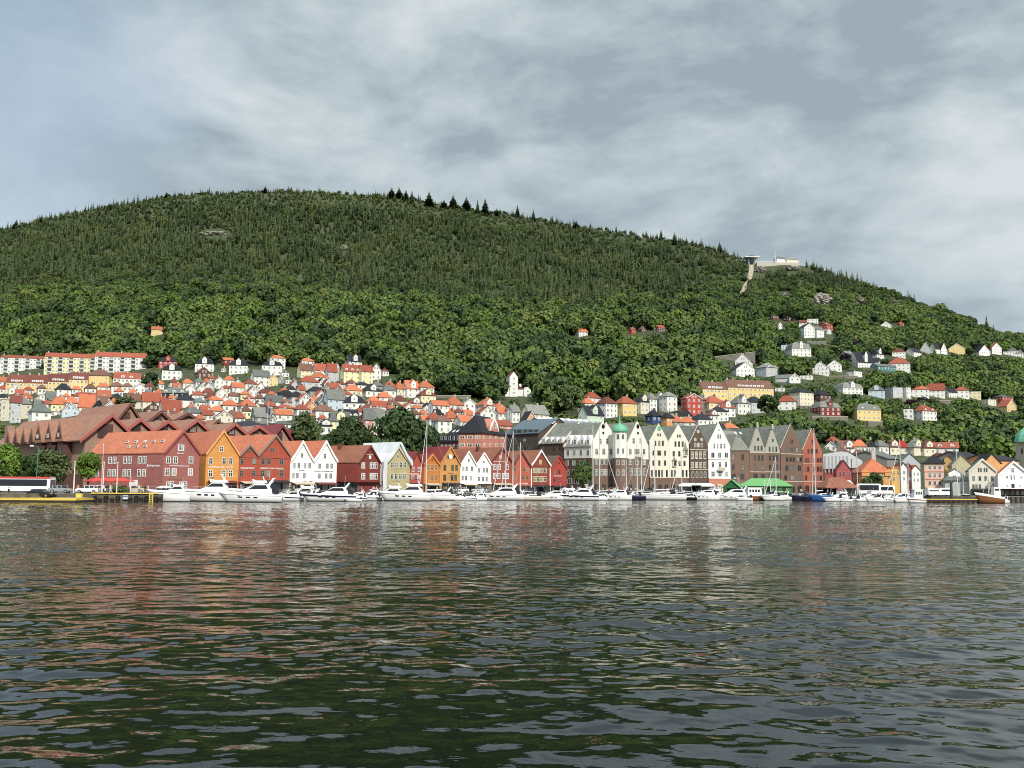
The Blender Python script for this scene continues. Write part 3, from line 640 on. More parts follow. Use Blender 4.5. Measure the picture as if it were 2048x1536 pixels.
def side_windows(o, f, rows, fm, wp=1.2, style='cross', split=True):
    """windows on the left flank: rows = (z, [depths], w, h)"""
    for z, ds, w_, h_ in rows:
        for d in ds: window(o, -f.w/2, d, z, w_, h_, style, fm, 1, split)
PL = lambda n, c: mat(n, c, 0.80, 0.75, 0.15, 0.35, 'plank')
TILE = mat('pantile_orange', (196, 114, 80), 0.8, 0.85, 0.14, 0.3, 'tile'); TILEB = mat('pantile_brown', (150, 94, 70), 0.8, 0.85, 0.16, 0.3, 'tile')
TILEH = mat('hotel_tile', (162, 116, 94), 0.8, 0.85, 0.12, 0.3, 'tile'); SLATE = mat('grey_slate', (132, 134, 122), 0.8, 0.85, 0.2, 0.25, 'slate')
GREYT = mat('greybrown_trim', (150, 128, 112), 0.8, 0.7, 0.05); REDTR = mat('dusty_red_trim', (178, 88, 82), 0.8, 0.7, 0.05)
BRK = mat('brown_brick', (128, 102, 88), 0.78, 0.85, 0.12, 0.4, 'brick'); BRKD = mat('dark_brown_brick', (100, 82, 72), 0.78, 0.85, 0.12, 0.4, 'brick'); BRKR = mat('orange_brick', (176, 100, 78), 0.8, 0.85, 0.1, 0.4, 'brick')
STONE = mat('pale_stone', (190, 184, 166), 0.8, 0.85, 0.1, 0.5); CREAM = mat('cream_plaster', (230, 224, 206), 0.84, 0.8, 0.06, 0.4); PLW = mat('white_plaster', (236, 234, 222), 0.86, 0.8, 0.05, 0.4)
rng_aw = random.Random(3)
def shopfront(o, f, z1, m_=None, fr=None, n=4, d=0.12, awn=None):
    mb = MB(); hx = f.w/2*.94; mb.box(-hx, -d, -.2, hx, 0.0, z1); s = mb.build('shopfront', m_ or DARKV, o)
    aw = rng_aw.choice([None, 'awning_wine', 'awning_dark', 'awning_dark', 'awning_sand']) if awn is None else 'awning_dark'
    if aw: mb = MB(); mb.extr([(-d-1.6, z1-.35), (-d, z1+.15), (-d, z1+.25), (-d-1.65, z1-.25)], -hx*.9, hx*.9, 'x'); mb.build('awning', mat(aw, {'awning_wine': (120, 48, 48), 'awning_dark': (52, 50, 54), 'awning_sand': (206, 190, 160)}[aw], .8), o)
    for i in range(n): window(o, -hx+2*hx*(i+.5)/n, -d, z1*.5, 2*hx/n*.8, z1*.72, 'thin', fr or GREYT, 0, False, 'shop_window')
def bryggen():
    WL = mat('white_boards', (250, 250, 246), 0.88, 0.7, 0.03, 0.5, 'plank'); dk = mat('faded_lettering', (120, 120, 118), 0.7)
    # 1 long dusty red building with side facing the street
    rd = PL('dusty_red_boards', (176, 106, 98))
    o, f, ze, zr = gable_house('merchant_house', 'long dusty red timber merchant house with orange roof and side wall of paired windows', 325, 397, 907, (362, 862), 25.5, rd, TILE, REDTR,
        [(895.5, [362], 11.5, 13, 'wide'), (920, [337, 350.5, 381.7], 8.3, 14), (944, [334, 348, 380.5], 8.6, 14.5), (969, [336, 343.5, 362, 370], 7, 12)], letters=[('BRYGGEN', 361, 907, 13.5, 3, WHITE), ('BERGEN RESTAURANT.BAR', 358.5, 932, 39, 3.2, WHITE), ('DYNASTIN', 352, 957, 27, 4, GREYT)], YL=210, YR=218, chim=0)
    sw = MB()
    HS = ze
    z_ = lambda row: HC+ray(262, row)[2]*220-1.5
    zu, zl = z_(921), z_(946)
    deps = [6.2, 7.8, 11.2, 12.8, 16.4, 18.0]
    side_windows(o, f, [(zu, deps, 1.15, 1.55), (zl, deps+[22.4, 23.4], 1.15, 1.6)], WHITE)
    t = text(o, 'Johannes', -f.w/2-.06, 3.2, z_(932), 4.2, WHITE, 0.7, -math.pi/2)
    for d in (3.5, 6, 8.5, 11, 13.5, 8, 10.5, 13):
        pass
    for i, (d, s) in enumerate([(3.2, .50), (6.2, .5), (9.2, .5), (12.2, .5), (15.2, .5), (7.6, .28), (10.4, .28), (13.2, .28)]):
        hw = f.w/2; x = -hw*(1-s)-.25; z = ze+(zr-ze)*s+.30; q = MB(); q.box(-.32, -.45, -.05, .32, .45, .09); k = q.build('skylight', WHITE, o); k.location = (x, d, z); k.rotation_euler = (0, -math.atan2(zr-ze, hw), 0)
        q = MB(); q.box(-.24, -.36, .091, .24, .36, .11); q.build('pane', GLASS, k)
    mb = MB(); mb.box(-f.w/2-.35, 8.2, 0, -f.w/2-.003, 10.6, 2.6); mb.build('door', WHITE, o)
    # 2 yellow
    y = PL('ochre_yellow_boards', (224, 152, 66))
    o, f, *_ = gable_house('merchant_house', 'bright yellow timber hotel house with white sign and one attic window', 410, 476, 909, (446, 862), 24, y, TILE, mat('yellow_trim', (232, 160, 84), 0.8),
        [(898, [443], 7.5, 12), (922, [421.5, 448, 461.5], 8, 14), (947, [420.5, 447.5, 461], 8.5, 15)], fm=OFFW, letters=[('RADISSON BLU HOTEL', 441.5, 934.5, 49, 3.8, WHITE)], chim=0)
    shopfront(o, f, 2.4, mat('yellow_dark', (150, 92, 30)))
    # 3, 4 red pair
    r_ = PL('signal_red_boards', (188, 84, 60))
    o, f, *_ = gable_house('merchant_house', 'narrow low red timber house with round attic opening beside the yellow house', 477, 515, 911, (497.5, 890), 22, r_, TILE, GREYT,
        [(922.5, [484, 508], 7.3, 12), (946.5, [482.5, 507], 7.2, 12)], fm=GREYT, letters=[('MADAM FELLE', 494.5, 936.5, 26.5, 4, WHITE)], chim=0, band=[(914, .14, REDTR)])
    q = MB(); q.lathe([(.42, -.06), (.42, .05)], 14); w_ = q.build('attic_window', GREYT, o); w_.location = (0, -.04, f.at(496, 901)[1]); w_.rotation_euler = (R(90), 0, 0)
    q = MB(); q.lathe([(.24, -.09), (.24, -.02)], 12); k = q.build('pane', GLASS, w_); k.rotation_euler = (R(180), 0, 0)
    shopfront(o, f, 2.3, n=3)
    o, f, *_ = gable_house('merchant_house', 'wide red timber house with long white sign and tall grey edged gable', 515.3, 579, 911, (546, 870.5), 22, r_, TILE, GREYT,
        [(899.5, [544.5], 8.5, 7.5), (923, [525.5, 537.5, 563], 8.2, 13), (947, [525, 536.5, 562.5], 8.2, 14)], fm=GREYT, letters=[('BERGENS KONTORBYGG', 544, 937, 46, 4, WHITE)], chim=0, band=[(914.5, .14, REDTR)])
    shopfront(o, f, 2.6, awn=1)
    # 5, 6 white pair
    for (L_, R_, ap, ws, lab, le) in ((579.3, 625.8, (605.5, 883), [(911, [604], 4.6, 10, 'grid'), (931, [588.5, 597.5, 610, 619], 5.3, 11, 'grid'), (951, [586.5, 594.5, 608.5], 5.5, 11, 'grid')], 'white timber house with curved gable and thin grey lines, beside the red houses', [('GALLERIET', 603.5, 941, 11, 1.8, dk)]),
                                      (626, 672.5, (650.5, 882.5), [(912, [649.5], 4.6, 10, 'grid'), (932, [639, 654.5, 663], 5.3, 11, 'grid'), (952, [638.5, 652, 661], 5.5, 11, 'grid')], 'white timber house with curved gable and blue doors, second of the joined white pair', [('BERGEN GULLSMED AS', 647, 942.5, 37, 2.3, dk)])):
        o, f, *_ = gable_house('merchant_house', lab, L_, R_, 921, ap, 20, WL, TILE, WHITE, ws, fm=mat('pale_frames', (206, 208, 200), .85), letters=le, flare=1, trimw=0.5, chim=0)
        shopfront(o, f, 2.2, n=3)
    # 7 dark red with long side
    dr = PL('oxblood_boards', (140, 64, 52))
    o, f, ze, zr = gable_house('merchant_house', 'dark red timber house with white windows and blank boarded side wall', 717, 759.5, 926, (739, 892), 20, dr, TILEB, mat('oxblood_trim', (120, 50, 42), .8),
        [(931, [726.3, 743, 751], 6.6, 12.5), (952.5, [726.3, 743, 751], 6.8, 13)], letters=[('BRYGGEN', 739, 909.5, 13.5, 2.6, WHITE)], chim=1, YL=250, YR=258)
    q = MB(); q.lathe([(.5, -.04), (.5, .04)], 10); k = q.build('coat_of_arms', WHITE, o); k.location = (0, -.06, f.at(739, 914.5)[1]); k.rotation_euler = (R(90), 0, 0)
    mb = MB(); mb.box(-f.w/2-.06, 13, 3.3, -f.w/2-.002, 17, 5.2); mb.build('loading_hatch', DARKV, o)
    mb = MB(); mb.box(-f.w/2-1.1, 0.2, 2.55, -f.w/2, 18, 2.75); mb.box(-f.w/2-1.1, -1.0, 2.552, f.w/2, -.05, 2.75); mb.build('canopy', mat('oxblood_trim', (120, 50, 42)), o)
    mb = MB(); mb.box(-f.w/2-.05, .5, 0, -f.w/2-.003, 17, 2.5); mb.build('shopfront', GLASS, o)
    # 8 house wrapped in printed scaffold cloth
    ol = mat('printed_cloth', (194, 178, 130), 0.8, 0.85, 0.2, 0.25)
    pale = mat('printed_pale_frames', (214, 214, 190), .85)
    o, f, ze, zr = gable_house('wrapped_house', 'scaffolded house front under printed yellow cloth showing rows of windows', 771, 819, 926, (797, 893), 18, ol, TILE, pale,
        [(912, [796.5], 6, 6.5), (930, [784.5, 792.5, 801.5, 809], 6.4, 12.5), (953, [784, 792, 800.5, 808.5], 6.4, 12)], fm=pale, flare=1, trimw=.5, chim=0)
    mb = MB(); hx = f.w/2
    rg = random.Random(4)
    sheet = mat('white_plastic_sheet', (210, 214, 216), .85, .5, .1, .6)
    rings = []
    for y_ in (-.9, .2, 2, 5, 9, 14):
        j = lambda a: rg.uniform(-a, a)
        rings.append([(-hx-1.4+j(.2), y_, -.2), (-hx-1.5+j(.3), y_, ze*.5), (-hx-1.3+j(.3), y_, ze+.3), (-hx*.5, y_, ze+(zr-ze)*.62+j(.2)), (-.3, y_, zr+1.2), (.5, y_, zr+1.1), (hx*.6, y_, ze+(zr-ze)*.62+j(.2)), (hx+.3, y_, ze+.8), (hx+.35, y_, ze-.6), (hx+.1, y_, ze-.7), (hx*.5, y_, ze+(zr-ze)*.45), (0, y_, zr+.6), (-hx*.55, y_, ze+(zr-ze)*.42), (-hx-.2, y_, ze), (-hx-.4, y_, ze*.5), (-hx-.3, y_, -.2)])
    mb.loft(rings); mb.build('scaffold_sheet', sheet, o)
    # 9 narrow red
    r3 = PL('brick_red_boards', (178, 80, 62))
    o, f, *_ = gable_house('merchant_house', 'slim red timber house with white sign, half hidden by the yellow wrapped house', 820.5, 844.5, 931, (831, 904), 18, r3, mat('wine_tile', (138, 58, 56), .8, .85, .1, .3, 'tile'), mat('oxblood_trim', (120, 50, 42)), [(939, [826, 838], 4.6, 10), (955, [825.5, 837], 4.6, 10)], letters=[('BRYGGEN', 829, 948, 17, 3.2, WHITE)], chim=0)
    shopfront(o, f, 2.2, n=2)
    # 10 orange, 11 ochre
    o, f, *_ = gable_house('merchant_house', 'deep orange timber house with small gable beside the ochre clock house', 847, 879, 930, (864, 909), 20, PL('deep_orange_boards', (210, 126, 50)), mat('wine_tile', (138, 58, 56)), mat('orange_trim', (220, 130, 50)), [(935.5, [855, 863, 871], 5.2, 13), (956, [863, 871], 5.4, 13), (920, [864], 3, 5, 'thin')], fm=mat('orange_frames', (212, 170, 110), .85), chim=0)
    shopfront(o, f, 2.2, n=2)
    o, f, *_ = gable_house('merchant_house', 'ochre timber house with round white disc high in its gable', 879.5, 920, 929, (903.5, 894), 20, PL('ochre_boards', (208, 148, 74)), mat('wine_tile', (138, 58, 56)), mat('ochre_trim', (196, 132, 66)), [(914, [896.5, 908], 3.5, 6, 'thin'), (935.5, [889.5, 905, 913], 5.2, 12), (955.5, [889, 904, 911], 5.4, 12.5)], fm=mat('olive_frames', (120, 104, 60), .8), letters=[('BRYGGEN 1702', 901, 946.5, 12, 1.8, GREYT)], chim=0)
    q = MB(); q.lathe([(.62, -.05), (.62, .05)], 16); k = q.build('round_sign', WHITE, o); k.location = (0, -.1, f.at(902, 913.3)[1]); k.rotation_euler = (R(90), 0, 0)
    shopfront(o, f, 2.4, STONE, n=3)
    # 12, 13 white pair
    for (L_, R_, ap, ws, lab) in ((920.5, 951.5, (938.5, 903.5), [(921, [937.5], 3.4, 7, 'grid'), (937.5, [926.5, 933, 943.5], 4.6, 10, 'grid'), (956, [925, 931.8, 942], 4.6, 10.5, 'grid')], 'white timber house with straight gable joined to another beside the ochre house'),
                                  (952, 982, (967, 906), [(940.5, [957.8, 967.5, 974], 4.6, 10, 'grid'), (958, [957.3, 966, 973], 4.6, 10.5, 'grid')], 'white timber house with small round attic vent beside the brownish red house')):
        o, f, *_ = gable_house('merchant_house', lab, L_, R_, 929.5, ap, 18, WL, TILEB, WHITE, ws, fm=mat('pale_frames', (206, 208, 200)), chim=0)
        mb = MB(); mb.box(-f.w/2*.96, -.5, 2.35, f.w/2*.96, -.05, 2.75); mb.build('sign_board', WHITE, o); shopfront(o, f, 2.3, n=3)
    q = MB(); q.lathe([(.3, -.05), (.3, .05)], 12); k = q.build('attic_vent', GREYT, o); k.location = (0, -.05, f.at(967, 924)[1]); k.rotation_euler = (R(90), 0, 0)
    # 14 brownish red
    o, f, *_ = gable_house('merchant_house', 'brownish red timber house with white signboard across its broad gable', 982.3, 1023.5, 924, (1003, 896), 22, PL('brownish_red_boards', (158, 82, 66)), TILEB, mat('oxblood_trim', (120, 50, 42)), [(914, [1001], 4.5, 6), (934, [989.5, 998, 1013.5], 5.8, 12), (952, [989, 997.5, 1007, 1014.5], 5.6, 12)], letters=[('BRYGGEN HANDEL', 1001, 923.5, 30, 2.6, WHITE)], chim=1)
    shopfront(o, f, 2.4, n=3)
    # 15 bright red
    o, f, *_ = gable_house('merchant_house', 'bright red timber house with steep gable behind two white masts', 1024, 1061, 934, (1041, 904.5), 20, PL('bright_red_boards', (194, 92, 66)), TILEB, mat('oxblood_trim', (120, 50, 42)), [(938.5, [1030, 1047.5, 1054.5], 4.6, 9.5), (955, [1030, 1046, 1053.5], 4.8, 10.5)], fm=mat('tan_frames', (190, 140, 96), .85), letters=[('BRYGGEN', 1047, 967.5, 17, 3, WHITE)], chim=0)
    shopfront(o, f, 1.9, n=3)
    # 16 dark red with white trim
    o, f, *_ = gable_house('merchant_house', 'oxblood timber house with white trimmed curved gable and white corner boards', 1062, 1100.5, 930.5, (1082, 901), 20, PL('oxblood2_boards', (150, 68, 52)), TILEB, WHITE, [(924.5, [1080.7], 5, 8.5), (941, [1069, 1076, 1082.7, 1090], 6, 11), (958, [1068.5, 1075.5, 1082.5, 1089.5], 6, 11)], fm=mat('cream_frames', (214, 204, 160), .88), flare=1, chim=0, band=[(933.5, .15, mat('oxblood_trim', (120, 50, 42)))])
    for s in (-1, 1): mb = MB(); mb.box(-.16, -.08, 0, .16, .1, f.at(1062, 933)[1]); k = mb.build('corner_board', WHITE, o); k.location.x = s*(f.w/2-.1)
    shopfront(o, f, 1.9, n=3)
    o, f, *_ = gable_house('merchant_house', 'small crimson timber house with small signs, last of the timber row', 1101, 1133.5, 937.5, (1118, 912.5), 16, PL('crimson_boards', (178, 70, 58)), mat('grey_brown_tile', (112, 92, 78), .8, .85, .14, .3, 'tile'), mat('crimson_trim', (168, 50, 44)), [(926, [1118], 3.6, 4.5), (944, [1109, 1118], 4.4, 8), (960, [1108.5, 1117], 4.6, 8.5)], fm=mat('crimson_frames', (150, 60, 50), .85), letters=[('BRYGGEN', 1116, 952, 16, 2, WHITE)], chim=0)
    shopfront(o, f, 1.8, n=2)
# ---------------------------------------------------------------- stone row, hotel, town blocks
def stone_row():
    CORN = mat('pale_cornice', (214, 206, 186), .85); gar = mat('green_grey_frames', (206, 208, 196), .85); dfr = mat('dark_frames', (96, 88, 72), .8)
    def arches(o, f, n, m_=None, z=2.9, dz=.08):
        for i in range(n): window(o, -f.w/2+f.w*(i+.5)/n, -dz, z/2, f.w/n*.7, z, 'arch', m_ or BRK, 0, False, 'archway')
    # corner block, eaves to the street
    def eaves_block(name, label, L, R_, eave, ridge, dd, wall, low=None, dorm=None, wins=(), fm=None, roof=SLATE, YL=None, YR=None, copes=True, gab=False):
        f = Fac(L, R_, YL or RY(L), YR or RY(R_)); o = f.root(name, label, 'building'); hx = f.w/2; ze = f.at(L, eave)[1]; zr = f.at(L, ridge)[1]*1.0; zr = ze+(zr-ze)*(1+dd*.5/250)
        zl = f.at(L, low[0])[1] if low else -0.5
        mb = MB(); mb.extr([(0, zl), (dd, zl), (dd, ze), (dd/2, zr), (0, ze)], -hx, hx, 'x'); mb.build('upper_wall' if low else 'wall', wall, o)
        if low: mb = MB(); mb.box(-hx-.03, -.06, -.5, hx+.03, dd, zl); mb.build('lower_wall', low[1], o)
        mb = MB(); mb.extr(vroof(dd/2, dd/2, ze, zr, .35, .2), -hx+.02, hx-.02, 'x'); rf = mb.build('roof', roof, o)
        if copes:
            for s in (-1, 1):
                mb = MB(); mb.extr([(y, z+dz) for y, z in ((-.4, ze-.3), (dd/2, zr)) for dz in (.0,)]+[(dd/2, zr+.55), (-.4, ze+.25)], -.28, .28, 'x'); k = mb.build('coping', CORN, o); k.location.x = s*(hx-.25)
        for row, pxs, wp, hp, *st in wins:
            for p in pxs:
                x0, z1 = f.at(p-wp/2, row-hp/2); x1, z2 = f.at(p+wp/2, row+hp/2); lw = low and (z1+z2)/2 < zl
                window(o, (x0+x1)/2, -.065 if lw else -.004, (z1+z2)/2, x1-x0, z1-z2, st[0] if st else 'cross', fm or gar)
        if dorm:
            row0, row1, pxs, wp, gb = dorm
            for p in pxs:
                x0, z1 = f.at(p-wp/2, row0); x1, z0 = f.at(p+wp/2, row1); w2 = (x1-x0)/2
                yf = max(-.1, (z0-ze)/((zr-ze)/(dd/2)))
                mb = MB(); mb.extr([(-w2, z0-.3), (w2, z0-.3), (w2, z0+(z1-z0)*.62), (0, z1), (-w2, z0+(z1-z0)*.62)] if gb else [(-w2, z0-.3), (w2, z0-.3), (w2, z1), (-w2, z1)], yf, yf+(z1-z0)*1.2, 'y'); k = mb.build('dormer', WHITE, o); k.location.x = (x0+x1)/2
                link('pane', winmesh('cross', WHITE)[2], k, (0, yf, z0+(z1-z0)*.32), (w2*1.3, 1, (z1-z0)*.5))
        HOUSE_RECTS.append((L, R_, ridge, 975, RY(L)))
        return o, f, ze, zr
    o, f, *_ = eaves_block('corner_block', 'dark brick block with lichened slate roof and four white dormers', 1078, 1127, 887, 848, 15, BRKD, None, (873.5, 884, [1086, 1098, 1110, 1121], 6.2, 0), [(896.5, [1086, 1097, 1108.5, 1120], 4.6, 9.5), (913, [1086, 1097, 1108.5, 1120], 4.6, 9), (930, [1086, 1097, 1108.5, 1120], 4.6, 10)], dfr, YL=330, YR=321)
    o, f, *_ = eaves_block('corner_block', 'white over brown block with slate roof and four peaked dormers', 1128, 1183, 893, 850, 14, PLW, (917, BRKD), (870, 890, [1136, 1149, 1162.5, 1175.5], 9, 1), [(905.5, [1136, 1149, 1162.5, 1176], 5.4, 11.5), (926, [1135, 1148, 1162], 6, 10), (944.5, [1136, 1148], 5.6, 13), (962, [1140, 1153, 1166], 9, 12, 'arch')], gar, YL=320.6, YR=311)
    T = dict(tall=True, chim=0, fm=gar)
    o, f, *_ = gable_house('stone_gable_house', 'white gable house with black iron gable ornament beside the green domed tower', 1184.5, 1228.5, 889.5, (1206, 843.5), 20, PLW, SLATE, CORN, [(882.5, [1200.5, 1214.3], 5.2, 12.5), (903.5, [1193, 1207, 1221.7], 6, 13.5), (923.5, [1192.5, 1203.5, 1211, 1221], 6, 11), (944.5, [1192.5, 1203.5, 1211, 1221], 6, 13)], low=(916, BRK, CORN), YL=311, YR=317, **T)
    arches(o, f, 3)
    for r0, r1, s in ((850, 856, .8), (864, 868, .5)):
        z = f.at(1206, (r0+r1)/2)[1]; q = MB(); q.lathe([(s, -.1), (s*.8, .04)], 10); k = q.build('gable_ornament', DARKV, o); k.location = (0, -.08, z); k.rotation_euler = (R(90), 0, 0)
    # tower
    x, Y, _ = W(1241, 970, 311); x0 = W(1227.5, 970, 311)[0]; x1 = W(1255.5, 970, 311)[0]; r_ = (x1-x0)/2
    o = thing('domed_tower', 'octagonal corner tower with green copper dome and thin spire', 'tower', (x, Y+r_*.6, 1.5)); zz = lambda row: W(1241, row, 311)[2]-1.5
    z1, z2, z3 = zz(916), zz(864), zz(848.5)
    mb = MB(); mb.lathe([(r_*1.02, -.5), (r_*1.02, z1)], 8); mb.build('lower_wall', BRK, o); mb = MB(); mb.lathe([(r_, z1), (r_, z2)], 8); mb.build('upper_wall', PLW, o)
    mb = MB(); mb.lathe([(r_*1.12, z2), (r_*1.16, z2+.3), (r_*1.12, z2+.9), (r_*.98, z2+1.5), (r_*.7, z2+2.2), (r_*.3, z3), (.3, z3+.4), (.22, z3+1.3), (.04, zz(825))], 16); cop = mat('verdigris_copper', (106, 186, 150), .8, .5, .12, .5); d = mb.build('dome', cop, o, True)
    for a in (-R(112.5-45), -R(112.5)):
        for row, w2, h2 in ((873.5, 1.0, 1.7), (902, .7, 1.9), (925, 1.0, 1.6), (945, 1.0, 1.9)):
            c = r_*math.cos(R(22.5))+.01; k = link('window', winmesh('arch' if row == 902 else 'cross', gar)[0], o, (c*math.cos(a), c*math.sin(a), zz(row)), (w2, 1, h2), (0, 0, a+math.pi/2)); link('pane', winmesh('arch' if row == 902 else 'cross', gar)[1], k)
    o, f, *_ = gable_house('stone_gable_house', 'white gable house with iron ornament, brown lower storeys and small balcony', 1255, 1297.5, 890, (1274, 843.5), 20, PLW, SLATE, CORN, [(882, [1267, 1281], 5.2, 12), (903.5, [1260.5, 1271, 1276.5, 1288], 5.6, 13), (924.5, [1260.5, 1273.5, 1288], 6.4, 11), (944, [1262, 1270, 1278, 1289], 5.6, 14)], low=(916.5, BRK, CORN), YL=317, YR=324, **T)
    arches(o, f, 4)
    for r0, s in ((853, .8), (866, .5)):
        z = f.at(1274, r0)[1]; q = MB(); q.lathe([(s, -.1), (s*.8, .04)], 10); k = q.build('gable_ornament', DARKV, o); k.location = (0, -.08, z); k.rotation_euler = (R(90), 0, 0)
    mb = MB(); z = f.at(1274, 914)[1]; mb.box(-1.8, -1.0, z-.1, 1.8, 0, z+.1); mb.box(-1.8, -1.05, z+.1, 1.8, -.95, z+1); mb.build('balcony', CORN, o)
    o, f, *_ = gable_house('stone_gable_house', 'cream gable house with round green emblem at its peak', 1300, 1338.7, 884, (1318, 848.5), 20, CREAM, SLATE, CORN, [(869.8, [1315.8, 1320.5], 2.8, 5.6), (886.5, [1310.5, 1318.5, 1325.5], 3.8, 10.5), (906, [1306.8, 1316.5, 1320.3, 1330], 3.6, 10), (926, [1306.8, 1318.5, 1330], 4.2, 10.5), (947, [1303.5, 1311.5, 1318, 1324, 1333.5], 3.8, 14, 'thin')], low=(954.5, BRK, CORN), **{**T, 'fm': dfr})
    q = MB(); q.lathe([(.8, -.06), (.8, .05)], 12); k = q.build('emblem', mat('verdigris_copper', (106, 186, 150)), o); k.location = (0, -.08, f.at(1318, 857)[1]); k.rotation_euler = (R(90), 0, 0)
    arches(o, f, 3)
    o, f, *_ = gable_house('stone_gable_house', 'cream gable house with small grey oriel roofs beside the dark brick gable', 1339, 1378.3, 884, (1357.5, 850), 20, CREAM, SLATE, CORN, [(872, [1355.3, 1359.8], 2.8, 6), (888, [1350.8, 1358, 1365.2], 3.8, 11), (907.5, [1347.3, 1358.5, 1369], 4.4, 10.5), (926.8, [1346, 1358.8, 1368.8], 4.2, 10.5), (947, [1343.5, 1349.5, 1365.5, 1373], 3.8, 14, 'thin')], low=(954.5, BRK, CORN), **{**T, 'fm': dfr})
    arches(o, f, 3)
    for px, rt, rb in ((1369.5, 884, 900), (1347.5, 914, 921)):
        xx, zt = f.at(px, rt); zb = f.at(px, rb)[1]; q = MB(); q.lathe([(1.05, zb), (.35, zb+(zt-zb)*.45), (.04, zt)], 8); k = q.build('oriel_roof', SLATE, o); k.location = (xx, -.3, 0)
        q = MB(); q.box(-.75, -.7, f.at(px, rb+12)[1], .75, 0, zb); k2 = q.build('oriel', CREAM, o); k2.location = (xx, 0, 0)
        link('pane', winmesh('cross', dfr)[2], k2, (0, -.7, (f.at(px, rb+12)[1]+zb)/2), (1.1, 1, 1.5))
    o, f, *_ = gable_house('stone_gable_house', 'narrow dark brown brick gable house with pale window bands and roundels', 1380.3, 1415, 887.5, (1396, 851.5), 20, BRKD, SLATE, CORN, [(890, [1390, 1396.5, 1403.5], 4.4, 9), (910.5, [1384.5, 1393, 1401, 1409.3], 5.2, 14.5), (930, [1384.5, 1393, 1401, 1409.3], 5.2, 12), (949, [1385.5, 1393.8, 1402, 1410], 5.0, 12, 'arch')], **{**T, 'fm': CREAM}, band=[(899, .25, CORN), (938.5, .3, STONE)])
    for px, row in ((1390, 879), (1403, 879), (1396, 863)):
        xx, z = f.at(px, row); q = MB(); q.lathe([(.62, -.06), (.62, .05)], 12); k = q.build('roundel', STONE, o); k.location = (xx, -.05, z); k.rotation_euler = (R(90), 0, 0)
    arches(o, f, 3)
    o, f, *_ = gable_house('stone_gable_house', 'tall bright white gable house with balcony and pink ground floor', 1417.5, 1461.5, 891, (1437.8, 846.5), 22, WHITE, SLATE, OFFW, [(873, [1436, 1440.5], 3.2, 10), (892, [1428.7, 1435, 1442, 1448.8], 4.0, 11), (910, [1425.5, 1439, 1452.5], 7.4, 11.5, 'arch'), (929, [1425.5, 1439.3, 1452], 5.2, 12), (948, [1426, 1439.7, 1453], 7.6, 11, 'wide')], low=(956, mat('salmon_plaster', (206, 134, 104), .8), WHITE), **{**T, 'fm': mat('pale_frames', (206, 208, 200))}, band=[(918.5, .22, STONE)])
    mb = MB(); xx, z = f.at(1439.5, 941); mb.box(-1.5, -1.1, z-.1, 1.5, 0, z+.15); mb.box(-1.5, -1.15, z+.15, 1.5, -1.05, z+1.0); k = mb.build('balcony', STONE, o); k.location.x = xx
    q = MB(); q.lathe([(.4, -.06), (.4, .05)], 12); k = q.build('roundel', STONE, o); k.location = (0, -.05, f.at(1438, 860)[1]); k.rotation_euler = (R(90), 0, 0)
    arches(o, f, 3, WHITE)
    # brown office block with side eaves and small gable
    o, f, *_ = eaves_block('stone_block', 'brown brick block with slate roof, skylights and dark window pairs', 1462.5, 1500, 898.5, 861, 14, BRK, None, None, [(914, [1466.5, 1485], 5.6, 13), (934.5, [1466.5, 1485], 5.6, 12), (953, [1467.5, 1484.5], 9, 12, 'wide')], dfr, copes=False)
    mb = MB(); ze = f.at(1465, 902)[1]; zt = f.at(1465, 868)[1]; mb.extr([(-f.w/2+.1, ze), (-f.w/2+5.2, ze), (-f.w/2+2.5, zt)], -.15, 5, 'y'); mb.build('cross_gable', mat('grey_gable', (150, 148, 138), .8), o)
    for i, px in enumerate((1484, 1494)):
        xx, z = f.at(px, 879); q = MB(); q.box(-.4, -.5, -.1, .4, .5, .1); k = q.build('skylight', WHITE, o); k.location = (xx, 3.3, z+2.2+.15); k.rotation_euler = (math.atan2(8, 7)*1, 0, 0)
    GG = mat('grey_stone', (172, 172, 160), .8, .85, .1, .5)
    for L_, R_, ap, ws, lab in ((1500.5, 1532, (1516, 853.5), [(878.5, [1516], 4, 6.5), (896.5, [1510, 1516.5, 1523], 3.6, 10), (916, [1509.5, 1517.5, 1524.5], 4.6, 12), (934.5, [1510, 1524.5], 5.2, 12), (953, [1511, 1525.5], 9.5, 12, 'wide')], 'grey gable with brown brick storeys, first of two matching gables'),
                                (1532.3, 1561, (1545.5, 857), [(881, [1545.5], 3.6, 6), (898.5, [1539, 1546, 1552.5], 3.4, 10.5), (916, [1539.5, 1547, 1554], 4.4, 12), (934.5, [1540, 1554], 4.8, 11), (953, [1540.5, 1554], 8.5, 12, 'wide')], 'grey gable with brown brick storeys beside the tall brown gable')):
        o, f, *_ = gable_house('stone_gable_house', lab, L_, R_, 899, ap, 20, GG, SLATE, STONE, ws, low=(905, BRK, STONE), **{**T, 'fm': dfr}, band=[(943.5, .25, STONE)]); arches(o, f, 2)
        q = MB(); q.box(-.35, -.3, -.3, .35, .3, 1.6); k = q.build('finial', STONE, o); k.location = (0, 0, f.at(*ap)[1])
    o, f, *_ = gable_house('stone_gable_house', 'tall brown brick gable house with white coping and arched windows', 1562.5, 1606.3, 897.5, (1582.5, 848.5), 20, BRK, SLATE, CORN, [(883, [1582, 1585], 2.8, 8), (899.5, [1573, 1584, 1594], 6.4, 9), (918.5, [1574, 1581, 1587.2, 1595.5, 1601.5], 4.8, 10, 'arch'), (936, [1573.5, 1584.5, 1598.5], 6.6, 12, 'arch'), (955, [1571, 1584.5, 1598.5], 6.2, 10.5, 'arch')], **{**T, 'fm': dfr}, band=[(907.5, .2, CORN), (963, .3, STONE)])
